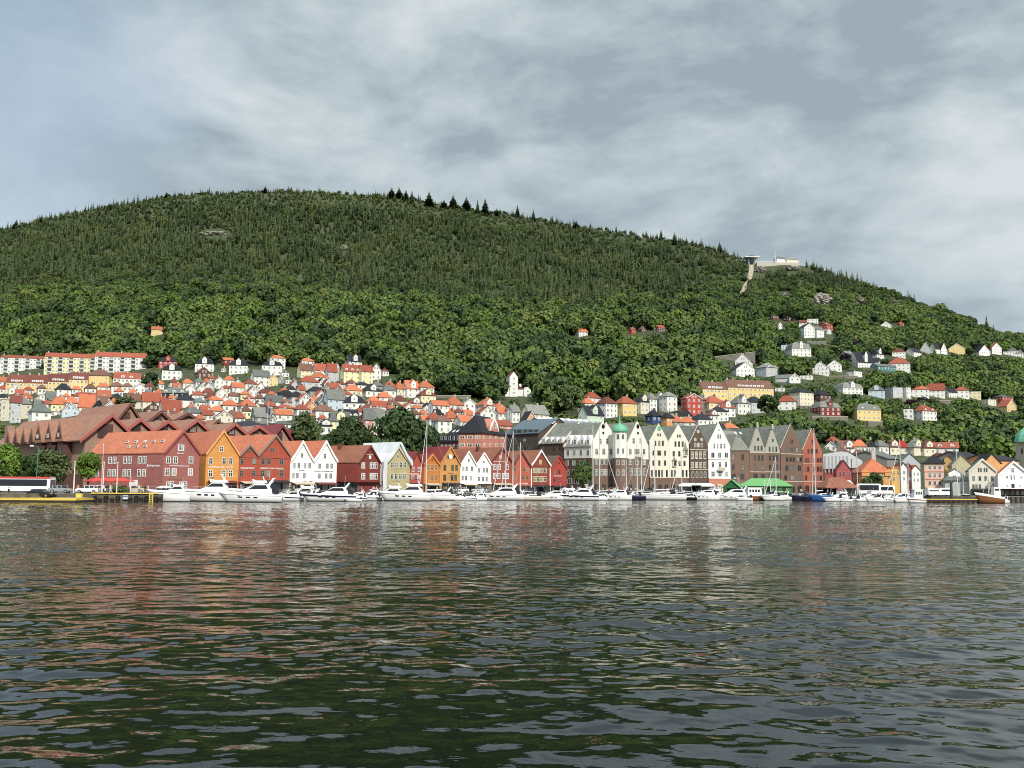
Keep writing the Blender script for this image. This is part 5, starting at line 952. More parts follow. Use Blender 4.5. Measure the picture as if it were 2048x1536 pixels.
# ---------------------------------------------------------------- the hillside town, house by house
# cx, ridge row, eave row, base row, width (px), type, wall, roof, [extras]
HH = [
 # terraces and villas high on the slope
 (8, 796, 800, 842, 24, 'f', 'beige', 'grey', dict(fl=4)), (26, 792, 803, 846, 22, 's', 'light grey', 'maroon', {}),
 (72, 806, 824, 862, 46, 'h', 'white', 'slate', {}), (40, 797, 808, 838, 32, 'h', 'beige', 'grey', {}), (27, 793, 800, 812, 34, 'h', 'light grey', 'slate', {}),
 (50, 786, 797, 804, 22, 'h', 'white', 'orange', {}), (80, 788, 797, 808, 26, 'g', 'white', 'maroon', {}), (98, 784, 798, 806, 20, 's', 'grey', 'slate', {}),
 (112, 792, 809, 824, 44, 'h', 'pale yellow', 'orange', {}), (138, 793, 806, 822, 24, 'h', 'white', 'orange', {}), (168, 790, 812, 826, 32, 's', 'white', 'orange', {}), (172, 786, 794, 800, 34, 's', 'white', 'red', {}),
 (203, 781, 792, 800, 28, 's', 'white', 'orange', {}), (200, 793, 804, 812, 28, 's', 'white', 'brown', {}), (225, 797, 808, 818, 18, 'h', 'cream', 'orange', {}),
 (26, 768, 779, 788, 26, 'g', 'white', 'black', {}), (3, 771, 778, 788, 16, 'h', 'white', 'red', {}), (53, 774, 780, 790, 19, 'h', 'white', 'red', {}), (121, 767, 779, 796, 30, 'h', 'white', 'black', {}),
 (149, 771, 779, 788, 19, 'h', 'white', 'orange', {}), (177, 768, 777, 787, 22, 'h', 'white', 'brown', {}), (203, 766, 774, 784, 26, 'h', 'white', 'orange', {}), (229, 764, 773, 788, 25, 'h', 'white', 'brown', {}), (251, 766, 773, 786, 19, 'h', 'white', 'brown', {}),
 (130, 787, 793, 800, 14, 'h', 'white', 'orange', {}), (263, 778, 786, 796, 16, 'h', 'white', 'orange', {}), (275, 768, 775, 790, 24, 'g', 'white', 'brown', {}),
 (134, 807, 820, 834, 36, 'g', 'light blue', 'red', {}), (190, 802, 823, 834, 36, 'g', 'black', 'black', {}), (212, 803, 815, 834, 30, 'g', 'white', 'brown', {}), (106, 822, 824, 832, 24, 'f', 'white', 'grey', {}),
 (230, 788, 797, 806, 24, 'h', 'black', 'black', {}), (262, 789, 799, 812, 26, 's', 'white', 'brown', {}),
 (333, 711, 723, 737, 40, 'm', 'red', 'black', dict(dorm=1)), (339, 727, 741, 760, 44, 'm', 'white', 'black', dict(dorm=1)), (405, 714, 728, 744, 42, 'm', 'white', 'black', dict(dorm=1)),
 (402, 736, 746, 757, 30, 'g', 'brown', 'brown', dict(fl=1)), (453, 715, 720, 732, 25, 's', 'dark red', 'orange', {}), (474, 717, 731, 749, 40, 'm', 'white', 'black', dict(dorm=1)), (446, 735, 737, 744, 11, 'f', 'white', 'grey', {}),
 (345, 758, 765, 774, 19, 'h', 'white', 'maroon', {}), (372, 758, 766, 778, 22, 'h', 'white', 'orange', {}), (395, 757, 764, 780, 18, 'h', 'white', 'slate', {}), (411, 757, 764, 774, 14, 'h', 'cream', 'orange', {}),
 (422, 751, 757, 766, 13, 'h', 'white', 'red', {}), (434, 755, 761, 778, 22, 'g', 'white', 'brown', {}), (455, 752, 760, 772, 22, 'h', 'white', 'orange', {}), (472, 766, 774, 785, 26, 's', 'white', 'orange', {}), (473, 759, 764, 770, 14, 'g', 'white', 'slate', {}),
 (497, 759, 768, 780, 26, 'h', 'white', 'maroon', {}), (344, 773, 786, 800, 52, 'm', 'black', 'slate', dict(dorm=3)), (366, 788, 800, 816, 42, 'h', 'white', 'black', {}), (376, 771, 778, 792, 22, 'g', 'white', 'brown', {}), (399, 769, 777, 788, 20, 'g', 'white', 'slate', {}),
 (383, 776, 783, 790, 18, 'g', 'white', 'maroon', {}), (392, 782, 790, 806, 26, 'h', 'white', 'red', {}), (413, 776, 786, 800, 26, 'h', 'white', 'maroon', {}), (421, 783, 795, 806, 26, 'h', 'white', 'maroon', {}), (425, 792, 800, 824, 30, 'h', 'white', 'orange', {}),
 (440, 777, 785, 806, 24, 'g', 'white', 'brown', {}), (449, 771, 777, 786, 18, 'h', 'white', 'red', {}), (464, 784, 792, 806, 20, 'h', 'white', 'brown', {}), (487, 782, 789, 800, 20, 'h', 'pale yellow', 'orange', {}), (502, 773, 782, 796, 22, 'g', 'white', 'brown', {}),
 (525, 778, 786, 798, 30, 'h', 'white', 'maroon', {}), (516, 790, 797, 808, 20, 'h', 'white', 'brown', {}), (497, 791, 797, 810, 20, 'h', 'white', 'red', {}), (455, 800, 811, 826, 34, 'h', 'white', 'orange', {}), (490, 798, 812, 828, 40, 'h', 'white', 'orange', {}),
 (430, 812, 822, 838, 28, 'h', 'white', 'orange', {}), (489, 813, 822, 838, 20, 'h', 'pale yellow', 'brown', {}), (442, 822, 834, 846, 38, 'g', 'cream', 'black', {}), (462, 820, 832, 842, 28, 'h', 'white', 'brown', {}), (476, 824, 836, 844, 22, 'h', 'white', 'red', {}),
 (298, 785, 801, 822, 40, 's', 'cream', 'red', {}), (337, 800, 820, 836, 46, 's', 'white', 'red', {}), (270, 790, 801, 818, 26, 's', 'cream', 'brown', {}), (300, 806, 818, 832, 40, 'g', 'brown', 'brown', {}), (380, 814, 826, 842, 38, 'h', 'white', 'slate', {}), (396, 830, 838, 846, 22, 'h', 'white', 'orange', {}),
 (420, 800, 810, 822, 24, 'f', 'white', 'slate', {}), (395, 796, 804, 820, 22, 'h', 'white', 'slate', {}),
 (522, 815, 832, 848, 44, 's', 'grey', 'grey', {}), (550, 709, 716, 738, 38, 'h', 'white', 'orange', {}), (541, 721, 731, 751, 38, 'm', 'white', 'black', dict(dorm=1)), (611, 715, 722, 738, 34, 'h', 'white', 'orange', {}),
 (518, 741, 752, 776, 34, 's', 'white', 'slate', dict(fl=3)), (543, 751, 757, 773, 20, 'g', 'yellow', 'orange', {}), (560, 752, 760, 768, 20, 'g', 'grey', 'slate', {}), (568, 743, 746, 754, 16, 'f', 'white', 'grey', {}), (575, 757, 760, 768, 13, 'f', 'white', 'grey', {}),
 (608, 728, 740, 756, 30, 's', 'pale yellow', 'brown', {}), (638, 728, 740, 757, 28, 's', 'white', 'red', {}), (661, 728, 742, 763, 22, 's', 'light grey', 'red', {}), (699, 729, 742, 768, 42, 's', 'pale yellow', 'red', dict(dorm=3)), (729, 731, 742, 768, 28, 's', 'pale yellow', 'red', {}), (672, 727, 733, 762, 10, 'g', 'light grey', 'slate', {}),
 (705, 709, 722, 730, 36, 's', 'white', 'black', dict(dorm=1)), (747, 728, 740, 760, 24, 'g', 'white', 'black', {}), (768, 738, 742, 752, 16, 'h', 'white', 'maroon', {}), (634, 743, 755, 766, 44, 'h', 'white', 'orange', {}), (613, 750, 764, 784, 46, 'h', 'light grey', 'red', {}),
 (640, 758, 766, 774, 14, 'g', 'white', 'black', {}), (652, 759, 768, 778, 18, 'g', 'white', 'maroon', {}), (567, 779, 794, 812, 40, 'm', 'light grey', 'black', {}), (590, 784, 794, 816, 34, 'h', 'light grey', 'black', {}), (604, 788, 799, 818, 32, 'g', 'white', 'red', {}),
 (628, 773, 782, 794, 34, 'h', 'grey', 'black', {}), (636, 782, 794, 808, 24, 'g', 'white', 'red', {}), (642, 793, 804, 820, 28, 'g', 'grey', 'slate', {}), (667, 779, 797, 822, 44, 's', 'light blue', 'grey', dict(fl=2)), (706, 789, 806, 828, 46, 'm', 'white', 'black', dict(dorm=1)),
 (674, 772, 786, 796, 28, 'h', 'cream', 'brown', {}), (664, 767, 776, 788, 30, 's', 'white', 'red', {}), (701, 768, 781, 794, 44, 'h', 'pale yellow', 'orange', {}), (739, 770, 782, 794, 38, 'h', 'white', 'black', dict(dorm=1)), (722, 764, 770, 780, 28, 'h', 'white', 'black', {}), (752, 764, 772, 786, 26, 'h', 'grey', 'slate', {}),
 (745, 793, 803, 812, 26, 'h', 'cream', 'orange', {}), (766, 784, 795, 804, 30, 'h', 'white', 'orange', {}), (757, 802, 812, 822, 42, 's', 'white', 'red', {}), (782, 799, 810, 820, 34, 'h', 'white', 'brown', {}), (733, 808, 818, 828, 24, 'h', 'white', 'maroon', {}),
 (642, 808, 822, 842, 48, 'h', 'white', 'brown', {}), (600, 809, 819, 832, 28, 'h', 'white', 'red', {}), (618, 803, 817, 830, 28, 'g', 'orange', 'orange', {}), (566, 809, 816, 828, 38, 'h', 'cream', 'red', {}), (563, 820, 828, 842, 34, 's', 'white', 'orange', {}), (537, 803, 812, 824, 22, 'h', 'white', 'red', {}), (545, 792, 802, 812, 34, 's', 'white', 'slate', {}),
 (677, 824, 840, 858, 44, 's', 'pale yellow', 'slate', dict(dorm=1)), (694, 820, 834, 844, 38, 's', 'white', 'black', dict(dorm=3)), (647, 842, 852, 870, 26, 'h', 'white', 'black', dict(dorm=1)), (736, 818, 836, 872, 26, 's', 'pink', 'slate', dict(fl=4)), (757, 820, 836, 872, 20, 's', 'white', 'grey', dict(fl=4)), (720, 838, 848, 862, 22, 'h', 'cream', 'red', {}), (600, 830, 840, 850, 30, 'h', 'white', 'slate', {}), (560, 841, 848, 858, 40, 'h', 'white', 'slate', {}), (690, 862, 872, 884, 40, 'h', 'dark red', 'brown', {}),
 (778, 763, 772, 782, 20, 'h', 'white', 'orange', {}), (797, 765, 778, 796, 22, 'h', 'cream', 'orange', {}), (820, 762, 776, 796, 32, 's', 'white', 'orange', dict(dorm=1)), (848, 762, 775, 796, 34, 'h', 'white', 'orange', {}), (774, 770, 781, 796, 30, 'h', 'white', 'slate', {}),
 (851, 778, 791, 814, 40, 'h', 'pale yellow', 'maroon', dict(dorm=1)), (797, 791, 802, 816, 28, 'h', 'cream', 'maroon', {}), (828, 797, 807, 822, 32, 'h', 'white', 'maroon', dict(dorm=1)), (812, 808, 817, 828, 26, 'g', 'white', 'red', {}), (876, 801, 810, 832, 42, 's', 'white', 'orange', {}), (905, 794, 810, 832, 38, 'h', 'white', 'orange', {}),
 (866, 826, 838, 852, 26, 'h', 'white', 'red', {}), (893, 812, 822, 832, 36, 'h', 'white', 'orange', {}), (900, 822, 837, 846, 28, 'h', 'cream', 'orange', {}), (882, 832, 842, 866, 36, 'h', 'white', 'brown', {}), (934, 799, 806, 832, 28, 'g', 'white', 'slate', {}), (971, 799, 811, 828, 36, 'h', 'white', 'orange', dict(dorm=1)), (970, 814, 826, 846, 36, 'g', 'white', 'red', {}), (1001, 815, 825, 842, 22, 's', 'white', 'orange', {}), (1018, 817, 826, 842, 18, 's', 'white', 'brown', {}), (1027, 811, 822, 846, 26, 's', 'white', 'grey', {}), (926, 832, 842, 852, 32, 's', 'white', 'orange', {}), (1004, 842, 850, 858, 34, 's', 'pink', 'red', {}),
 (1070, 810, 827, 842, 56, 's', 'cream', 'grey', {}), (1057, 823, 838, 848, 30, 'g', 'orange', 'black', {}),
 (1183, 783, 796, 808, 40, 'h', 'white', 'red', {}), (1174, 796, 807, 828, 36, 'h', 'white', 'orange', {}), (1215, 793, 807, 836, 42, 'h', 'white', 'maroon', {}), (1183, 812, 829, 850, 52, 's', 'mint', 'black', dict(dorm=1)), (1252, 792, 807, 832, 46, 'h', 'yellow', 'red', {}), (1284, 789, 804, 828, 30, 'h', 'cream', 'black', dict(dorm=1)), (1302, 785, 798, 824, 26, 'h', 'white', 'grey', {}), (1318, 786, 799, 820, 26, 'h', 'white', 'grey', dict(dorm=1)), (1338, 783, 793, 824, 36, 'h', 'white', 'grey', dict(fl=3)), (1338, 822, 828, 834, 20, 'f', 'light blue', 'grey', {}),
 (1308, 820, 832, 848, 32, 'h', 'blue', 'black', {}), (1336, 825, 836, 852, 26, 'h', 'orange', 'black', {}), (1352, 830, 844, 852, 32, 'h', 'grey', 'orange', {}), (1376, 833, 845, 852, 38, 'h', 'white', 'orange', {}), (1374, 820, 832, 840, 28, 'h', 'white', 'black', {}),
 (1385, 788, 796, 832, 34, 'g', 'red', 'red', dict(fl=3)), (1403, 791, 800, 828, 22, 'h', 'grey', 'slate', dict(fl=3)), (1428, 792, 806, 828, 44, 'h', 'pale yellow', 'red', {}), (1452, 803, 816, 834, 36, 'h', 'white', 'red', dict(dorm=1)), (1438, 814, 823, 842, 36, 'h', 'white', 'black', {}), (1424, 822, 831, 850, 26, 'h', 'white', 'brown', dict(dorm=1)), (1404, 828, 839, 852, 38, 'h', 'white', 'black', {}), (1460, 846, 856, 866, 32, 'h', 'white', 'orange', {}), (1440, 850, 858, 866, 20, 's', 'white', 'black', {}),
 (1482, 792, 807, 828, 38, 'h', 'white', 'slate', dict(dorm=1)), (1511, 793, 805, 826, 38, 'h', 'light grey', 'black', {}), (1578, 791, 803, 820, 38, 'h', 'white', 'red', {}), (1605, 775, 785, 811, 46, 'h', 'cream', 'black', dict(fl=3)), (1562, 773, 776, 782, 20, 'f', 'white', 'grey', {}),
 (1491, 708, 722, 734, 34, 'g', 'white', 'black', {}), (1487, 725, 738, 753, 42, 'g', 'white', 'black', {}), (1538, 726, 735, 752, 40, 'h', 'light grey', 'grey', dict(dorm=2)), (1572, 750, 756, 764, 34, 's', 'light grey', 'slate', {}), (1592, 748, 755, 766, 22, 'g', 'white', 'slate', {}), (1616, 748, 751, 758, 26, 'f', 'white', 'grey', {}),
 (1601, 683, 698, 712, 40, 'm', 'white', 'grey', dict(dorm=1)), (1573, 684, 690, 700, 18, 'f', 'light blue', 'slate', {}), (1646, 724, 735, 750, 34, 'g', 'white', 'black', {}), (1672, 721, 730, 742, 28, 'g', 'white', 'black', {}), (1728, 704, 724, 734, 44, 's', 'white', 'black', dict(dorm=1)), (1700, 703, 710, 718, 30, 's', 'light grey', 'grey', {}), (1750, 716, 724, 732, 26, 's', 'white', 'black', {}), (1756, 697, 709, 716, 26, 'h', 'white', 'black', dict(dorm=1)),
 (1711, 740, 743, 752, 28, 'f', 'white', 'slate', {}), (1702, 764, 776, 788, 46, 'm', 'white', 'grey', dict(dorm=1)), (1758, 771, 781, 794, 34, 'h', 'light blue', 'slate', dict(dorm=1)), (1792, 773, 775, 797, 28, 'f', 'light grey', 'grey', dict(fl=3)), (1815, 773, 775, 798, 16, 'f', 'white', 'grey', dict(fl=3)), (1645, 780, 790, 802, 36, 'h', 'brown', 'black', {}),
 (1843, 769, 779, 796, 40, 'h', 'white', 'orange', {}), (1805, 715, 727, 742, 44, 'h', 'white', 'red', {}), (1770, 728, 733, 741, 46, 's', 'teal', 'slate', {}), (1657, 801, 815, 832, 54, 'm', 'dark red', 'grey', dict(dorm=1)), (1736, 805, 820, 842, 56, 'm', 'yellow', 'grey', dict(dorm=2)), (1820, 813, 818, 838, 20, 'f', 'white', 'black', {}), (1853, 810, 822, 840, 44, 'h', 'white', 'red', dict(dorm=2)),
 (1800, 696, 704, 716, 26, 'h', 'white', 'maroon', {}), (1830, 696, 704, 713, 28, 's', 'white', 'black', {}), (1856, 685, 701, 706, 26, 'g', 'light grey', 'black', {}), (1872, 686, 697, 705, 18, 's', 'white', 'black', {}), (1885, 687, 700, 707, 20, 'g', 'white', 'black', {}), (1917, 688, 697, 708, 32, 'g', 'yellow', 'grey', {}),
 (1966, 691, 703, 710, 30, 'g', 'white', 'black', {}), (1991, 687, 696, 708, 26, 'g', 'white', 'red', {}), (2026, 696, 702, 712, 30, 'h', 'white', 'slate', {}), (2042, 701, 706, 714, 16, 'h', 'white', 'slate', {}),
 (1875, 768, 780, 794, 34, 's', 'white', 'red', {}), (1902, 776, 784, 795, 26, 's', 'white', 'black', {}), (1928, 774, 781, 796, 28, 'h', 'white', 'red', {}), (1953, 781, 783, 798, 24, 'f', 'pale yellow', 'grey', {}), (1982, 797, 799, 810, 22, 'f', 'cream', 'grey', {}), (2012, 785, 794, 806, 32, 'h', 'red', 'slate', {}), (2020, 800, 812, 823, 28, 'g', 'yellow', 'red', {}),
 (1548, 630, 632, 640, 22, 'f', 'brown', 'grey', {}), (1560, 644, 650, 658, 10, 'g', 'white', 'grey', {}), (1580, 633, 636, 644, 22, 's', 'brown', 'slate', {}), (1616, 647, 655, 676, 30, 'g', 'white', 'black', dict(fl=3)), (1637, 652, 659, 676, 26, 's', 'white', 'slate', dict(fl=2)), (1628, 636, 638, 648, 26, 'f', 'white', 'grey', {}), (1655, 645, 651, 664, 26, 's', 'red', 'red', {}), (1608, 640, 645, 656, 18, 's', 'white', 'maroon', {}), (1656, 657, 662, 668, 16, 'g', 'white', 'grey', {}),
 (1774, 643, 650, 655, 24, 'g', 'white', 'grey', {}), (1803, 643, 648, 652, 14, 'h', 'dark red', 'red', {}), (310, 652, 659, 672, 28, 's', 'yellow', 'orange', {}), (1163, 656, 663, 673, 26, 's', 'white', 'orange', {}), (1265, 655, 660, 668, 14, 's', 'red', 'red', {}), (1285, 653, 658, 666, 14, 'g', 'brown', 'brown', {}), (1320, 650, 655, 664, 22, 's', 'brown', 'red', {}),
 # the row at the foot of the hill on the right
 (1668, 874, 882, 892, 20, 'h', 'white', 'red', {}), (1665, 884, 892, 902, 22, 'g', 'white', 'black', dict(dorm=0)), (1695, 883, 895, 906, 44, 's', 'white', 'brown', dict(dorm=1)), (1722, 880, 893, 908, 26, 'h', 'white', 'orange', {}), (1742, 880, 893, 908, 22, 'h', 'white', 'black', {}), (1764, 881, 893, 908, 28, 'h', 'white', 'slate', {}), (1787, 882, 894, 908, 26, 'h', 'cream', 'brown', dict(dorm=1)), (1808, 882, 895, 908, 28, 'h', 'cream', 'bright red', {}), (1832, 881, 895, 910, 32, 'h', 'cream', 'grey', dict(dorm=1)), (1857, 884, 896, 912, 30, 'h', 'cream', 'maroon', dict(dorm=1)), (1898, 885, 895, 914, 52, 's', 'white', 'red', dict(dorm=2)),
 (1720, 900, 908, 916, 22, 'h', 'white', 'brown', {}), (1742, 903, 909, 916, 22, 'h', 'white', 'slate', {}), (1765, 904, 909, 918, 20, 'h', 'white', 'maroon', {}), (1690, 898, 905, 914, 26, 'h', 'light grey', 'brown', {}), (1880, 908, 914, 924, 18, 'g', 'white', 'maroon', {}),
]
LM = [('the long white and pale yellow apartment blocks', 140, 728), ('the yellow terrace', 90, 768), ('the long eaves of the brown hotel', 120, 850), ('the big black roofed white complex', 345, 787), ('the red villa', 333, 724), ('the brown hotel gables', 380, 838),
      ('the flagpole', 531, 830), ('the yellow and white terrace with red roofs', 690, 745), ('the big quayside trees', 800, 850), ('the large light blue slate roofed house', 667, 800), ('the black roofed pink corner building', 985, 850), ('the white tower', 1025, 775), ('the mint green house', 1183, 830),
      ('the tall red gable house', 1385, 810), ('the long yellow apartment house', 1480, 785), ('the green copper dome', 1241, 850), ('the funicular tunnel mouth', 1487, 690), ('the lone dark conifer', 1582, 640), ('the big white terraced villa', 1601, 698), ('the red gambrel house', 1657, 815), ('the pale yellow mansard house', 1736, 822),
      ('the teal house', 1770, 735), ('the grey and white gabled pair', 1870, 697), ('the copper leaved trees', 1835, 800), ('the row of white cottages under the wood', 1900, 782), ('the terrace at the foot of the wood', 1790, 895), ('the yellow cottage in the forest', 310, 660), ('the hilltop station', 1503, 520)]
def long_block(name, label, L, R_, tl, tr, el, er, base, wall, roof, rows, cols, balc, Yo=0, dorm=0):
    """terrace or apartment slab given by its ridge and eaves rows at both ends"""
    YL = hit(L, base); YR = YL+(R_-L)*.09; f = Fac(L, R_, YL, YR, 0)
    zb = W(L, base, YL)[2]; f.zb = zb; o = f.root(name, label, 'apartment block'); hx = f.w/2; D = 10; ze = f.at((L+R_)/2, (el+er)/2)[1]; zr = f.at((L+R_)/2, (tl+tr)/2)[1]*1.01+.2
    mb = MB(); mb.extr([(0, -14), (D, -14), (D, ze), (D/2, zr), (0, ze)], -hx, hx, 'x'); mb.build('wall', wm(wall), o)
    mb = MB(); roof_gable(mb, -hx, hx, 0, D, ze, zr, 'x', .3, .2, .05); rf = mb.build('roof', rm(roof), o)
    for s in (-.9, 0): q = MB(); q.box(-.4, -.4, -.8, .4, .4, 1.2); k = q.build('chimney', CHIM, rf); k.location = (s*hx, 5, zr)
    fh = 3.0; nb = 0
    for r_ in range(rows):
        z = ze-1.5-r_*fh
        for c in range(cols):
            x = -hx+2*hx*(c+.5)/cols
            if balc and c % 3 == 1:
                mb = MB(); mb.box(-1.5, -1.2, -1.3, 1.5, 0, -1.15); mb.box(-1.5, -1.25, -1.15, 1.5, -1.15, -.2); k = mb.build('balcony', wm('light grey'), o); k.location = (x, 0, z); q = MB(); q.box(-1.3, -.04, -1.1, 1.3, -.01, 1.0); q.build('balcony_door', GLASS, k)
            else: window(o, x, -.004, z, 1.5, 1.3, 'cross', WHITE, 0, False)
    for i in range(dorm):
        q = MB(); q.box(-1, .3, ze+.2, 1, 3, ze+1.6); k = q.build('dormer', WHITE, o); k.location.x = -hx*.6+hx*1.2*(i+.5)/dorm; link('pane', winmesh('cross', WHITE)[2], k, (0, .3, ze+.9), (1.2, 1, 1.0))
    HOUSE_RECTS.append((L, R_, min(tl, tr), base, max(YL, YR)+13))
    return o
def hillside():
    lb = long_block
    lb('apartment_block', 'long white balconied apartment block with red roof, half outside the picture', -14, 74, 708, 713, 713, 718, 750, 'white', 'red', 4, 12, 1)
    lb('apartment_block', 'long pale yellow balconied apartment block between two white ones', 75, 176, 702, 710, 711, 717, 751, 'pale yellow', 'red', 4, 14, 1)
    lb('apartment_block', 'long white balconied apartment block at the end of the stepped trio, beside the wood', 177, 281, 702, 707, 711, 716, 750, 'white', 'red', 4, 14, 1)
    for i, (L, R_, t, e, w_, rf) in enumerate(((0, 42.5, 749, 764, 'yellow', 'maroon'), (43, 84, 749, 765, 'yellow', 'maroon'), (84.5, 126, 747, 762, 'yellow', 'maroon'), (126.5, 165, 744, 758, 'yellow', 'maroon'))):
        lb('terrace_house', ('first yellow house of the terrace under the white block, at the picture edge', 'second yellow terrace house under the white block, with lowest roof', 'third yellow terrace house, beneath the pale yellow apartment block', 'fourth yellow terrace house, touching the brown hipped roof')[i], L, R_, t, t, e, e, 790, w_, rf, 3, 5, 0, dorm=3)
    hill_house(191, 737, 751, 782, 50, 'h', 'yellow', 'brown', yaw=8, label='large yellow house with brown hipped roof at the terrace end', fl=3)
    lb('terrace_house', 'wide white terrace house with red brown roof beside the yellow hipped one', 216, 272, 744, 745, 755, 757, 780, 'white', 'red', 2, 7, 0, dorm=2)
    lb('apartment_block', 'long yellow apartment block with brown mansard roof, lower wing', 1408, 1459, 764, 764, 778, 778, 806, 'yellow', 'brown', 3, 7, 0, dorm=4)
    lb('apartment_block', 'long yellow apartment block with brown roof and gabled stair bay, main wing', 1459.5, 1551, 760, 761, 775, 775, 808, 'yellow', 'brown', 3, 11, 0, dorm=7)
    hill_house(1466, 760, 769, 800, 14, 'g', 'yellow', 'brown', yaw=4, k=.4, label='narrow yellow gabled stair bay between two yellow block wings', name='stair_bay')
    rg = random.Random(11)
    for h in HH:
        cx, t, e, b, w_, ty, wa, ro, kw = h; kw = dict(kw); kw.setdefault('yaw', rg.uniform(24, 40) if cx < 1350 else rg.choice([rg.uniform(14, 36), rg.uniform(14, 36), rg.uniform(-28, -12)]))
        if ty == 'm': kw['yaw'] = rg.uniform(6, 14)
        if cx > 1380 and b > 690 and w_ < 50: w_ *= 1.13; t -= 1; b += 1
        if cx < 1010 and b > 750 and w_ < 40: w_ *= 1.15; t -= 1
        if w_ > 38 and ty == 's': kw.setdefault('k', .6)
        hill_house(cx, t, e, b, w_, ty, wa, ro, **kw)
    # white tower house
    Y = hit(1030, 793); m_ = Y/F; x, _, zb = W(1024, 791, Y); o = thing('tower_house', 'tall white tower house with pointed red roof against the wood', 'house', (x, Y, zb), R(22)); z = lambda r: W(1024, r, Y)[2]-zb
    w2 = 9*m_; mb = MB(); mb.extr([(-w2, -5), (w2, -5), (w2, z(755)), (0, z(744.5)), (-w2, z(755))], -w2, w2, 'y'); mb.build('wall', wm('white'), o)
    mb = MB(); mb.extr([(w2, z(755)), (0, z(744.5)), (-w2, z(755)), (-w2, z(755)+.3), (0, z(744.5)+.35), (w2, z(755)+.3)], -w2+.3, w2+.3, 'y'); mb.build('roof', rm('maroon'), o)
    for r_, h_ in ((758, 1.4), (768, 1.2), (778, 1.4), (786, 1.2)): window(o, 0, -w2, z(r_), 1.9, h_, 'cross', WHITE, 0, False)
    mb = MB(); mb.extr([(-w2-2.4, -5), (-w2, -5), (-w2, z(773)), (-w2-2.4, z(780))], -w2*.6, w2, 'y'); mb.build('buttress_wing', wm('white'), o)
    mb = MB(); mb.extr([(w2, -5), (w2+5.5, -5), (w2+5.5, z(778)), (w2, z(778))], -w2*.2, w2, 'y'); mb.build('low_wing', wm('white'), o)
    mb = MB(); mb.extr([(w2, z(778)), (w2+5.5, z(778)), (w2+5.5, z(778)+.2), (w2+1, z(770)), (w2, z(770))], -w2*.2-.3, w2, 'y'); mb.build('low_roof', rm('maroon'), o)
    mb = MB(); mb.extr([(w2+4.5, -5), (w2+10, -5), (w2+10, z(780)), (w2+7.2, z(773)), (w2+4.5, z(780))], -w2*.8, w2, 'y'); mb.build('gabled_wing', wm('white'), o); window(o, w2+7.2, -w2*.8, z(782), 1.6, 1.2, 'cross', WHITE, 0, False)
    mb = MB(); mb.box(w2+2.2, 0, z(778), w2+3.6, 1.2, z(767)); mb.build('chimney', WHITE, o)
    HOUSE_RECTS.append((1012, 1062, 744, 790, Y))
    # infill cottages where roofs show between the named ones
    n = 0
    tries = 0
    cols_ = ['orange', 'orange', 'red', 'brown', 'maroon', 'slate', 'black', 'orange']; ws = ['white', 'white', 'white', 'cream', 'light grey', 'white']
    while n < 75 and tries < 4000:
        tries += 1; px = rg.uniform(0, 1010); b = rg.uniform(772, 850)
        if px > 780 and b < 815: continue
        if px < 330 and b > 822: continue
        w_ = rg.uniform(17, 24); t = b-rg.uniform(17, 22)
        if any(abs(px-h[0]) < (w_+h[4])*.33 and abs((b+t)/2-(h[3]+h[1])/2) < 9 for h in HH): continue
        r_ = rg.choice(cols_); wa = rg.choice(ws); ty = rg.choice('hhgs'); HH.append((px, t, t+8, b, w_, ty, wa, r_, {})); n += 1
        hill_house(px, t, t+8, b, w_, ty, wa, r_, yaw=rg.uniform(24, 42), catg='house')
    print('houses', len(HH), n)
def finish_labels():
    groups = {}
    tyw = {'h': 'hipped roof', 'g': 'gabled front', 's': 'side gabled roof', 'f': 'flat roof', 'm': 'mansard roof'}
    for o, wall, roof, typ, px, row, dorm, _ in LABELS:
        nm, lx, ly = min(LM, key=lambda l: (l[1]-px)**2+((l[2]-row)*1.6)**2); dx, dy = px-lx, row-ly
        rel = ('right of ' if dx > 0 else 'left of ') if abs(dx) > abs(dy)*1.4 else ('below ' if dy > 0 else 'above ')
        desc = f"{wall} house with {roof} {tyw[typ]}" if typ != 'g' else f"{wall} gable fronted house with {roof} roof"
        groups.setdefault((desc, rel+nm), []).append((px, row, o))
    ordn = ['leftmost', 'second', 'third', 'fourth', 'fifth', 'sixth', 'seventh', 'eighth']
    for (d, r_), L in groups.items():
        L.sort(key=lambda t: t[0])
        for i, (px, row, o) in enumerate(L):
            if len(L) == 1: s = d+' '+r_
            elif i == 0: s = 'leftmost '+d+' '+r_
            elif i == len(L)-1: s = 'rightmost '+d+' '+r_
            else: s = ordn[i]+' '+d+' from left '+r_
            w_ = s.split()
            if len(w_) > 16: s = s.replace(' side gabled roof', ' roof').replace('long white and pale yellow ', 'long pale ').replace('yellow and white terrace with red roofs', 'red roofed terrace').replace('large light blue slate roofed', 'light blue').replace('long eaves of the brown hotel', 'hotel eaves')
            w_ = s.split()
            if len(w_) > 16: s = s.replace('house with ', '').replace('gable fronted', 'gabled')
            o['label'] = s; o['group'] = 'houses on the hillside'
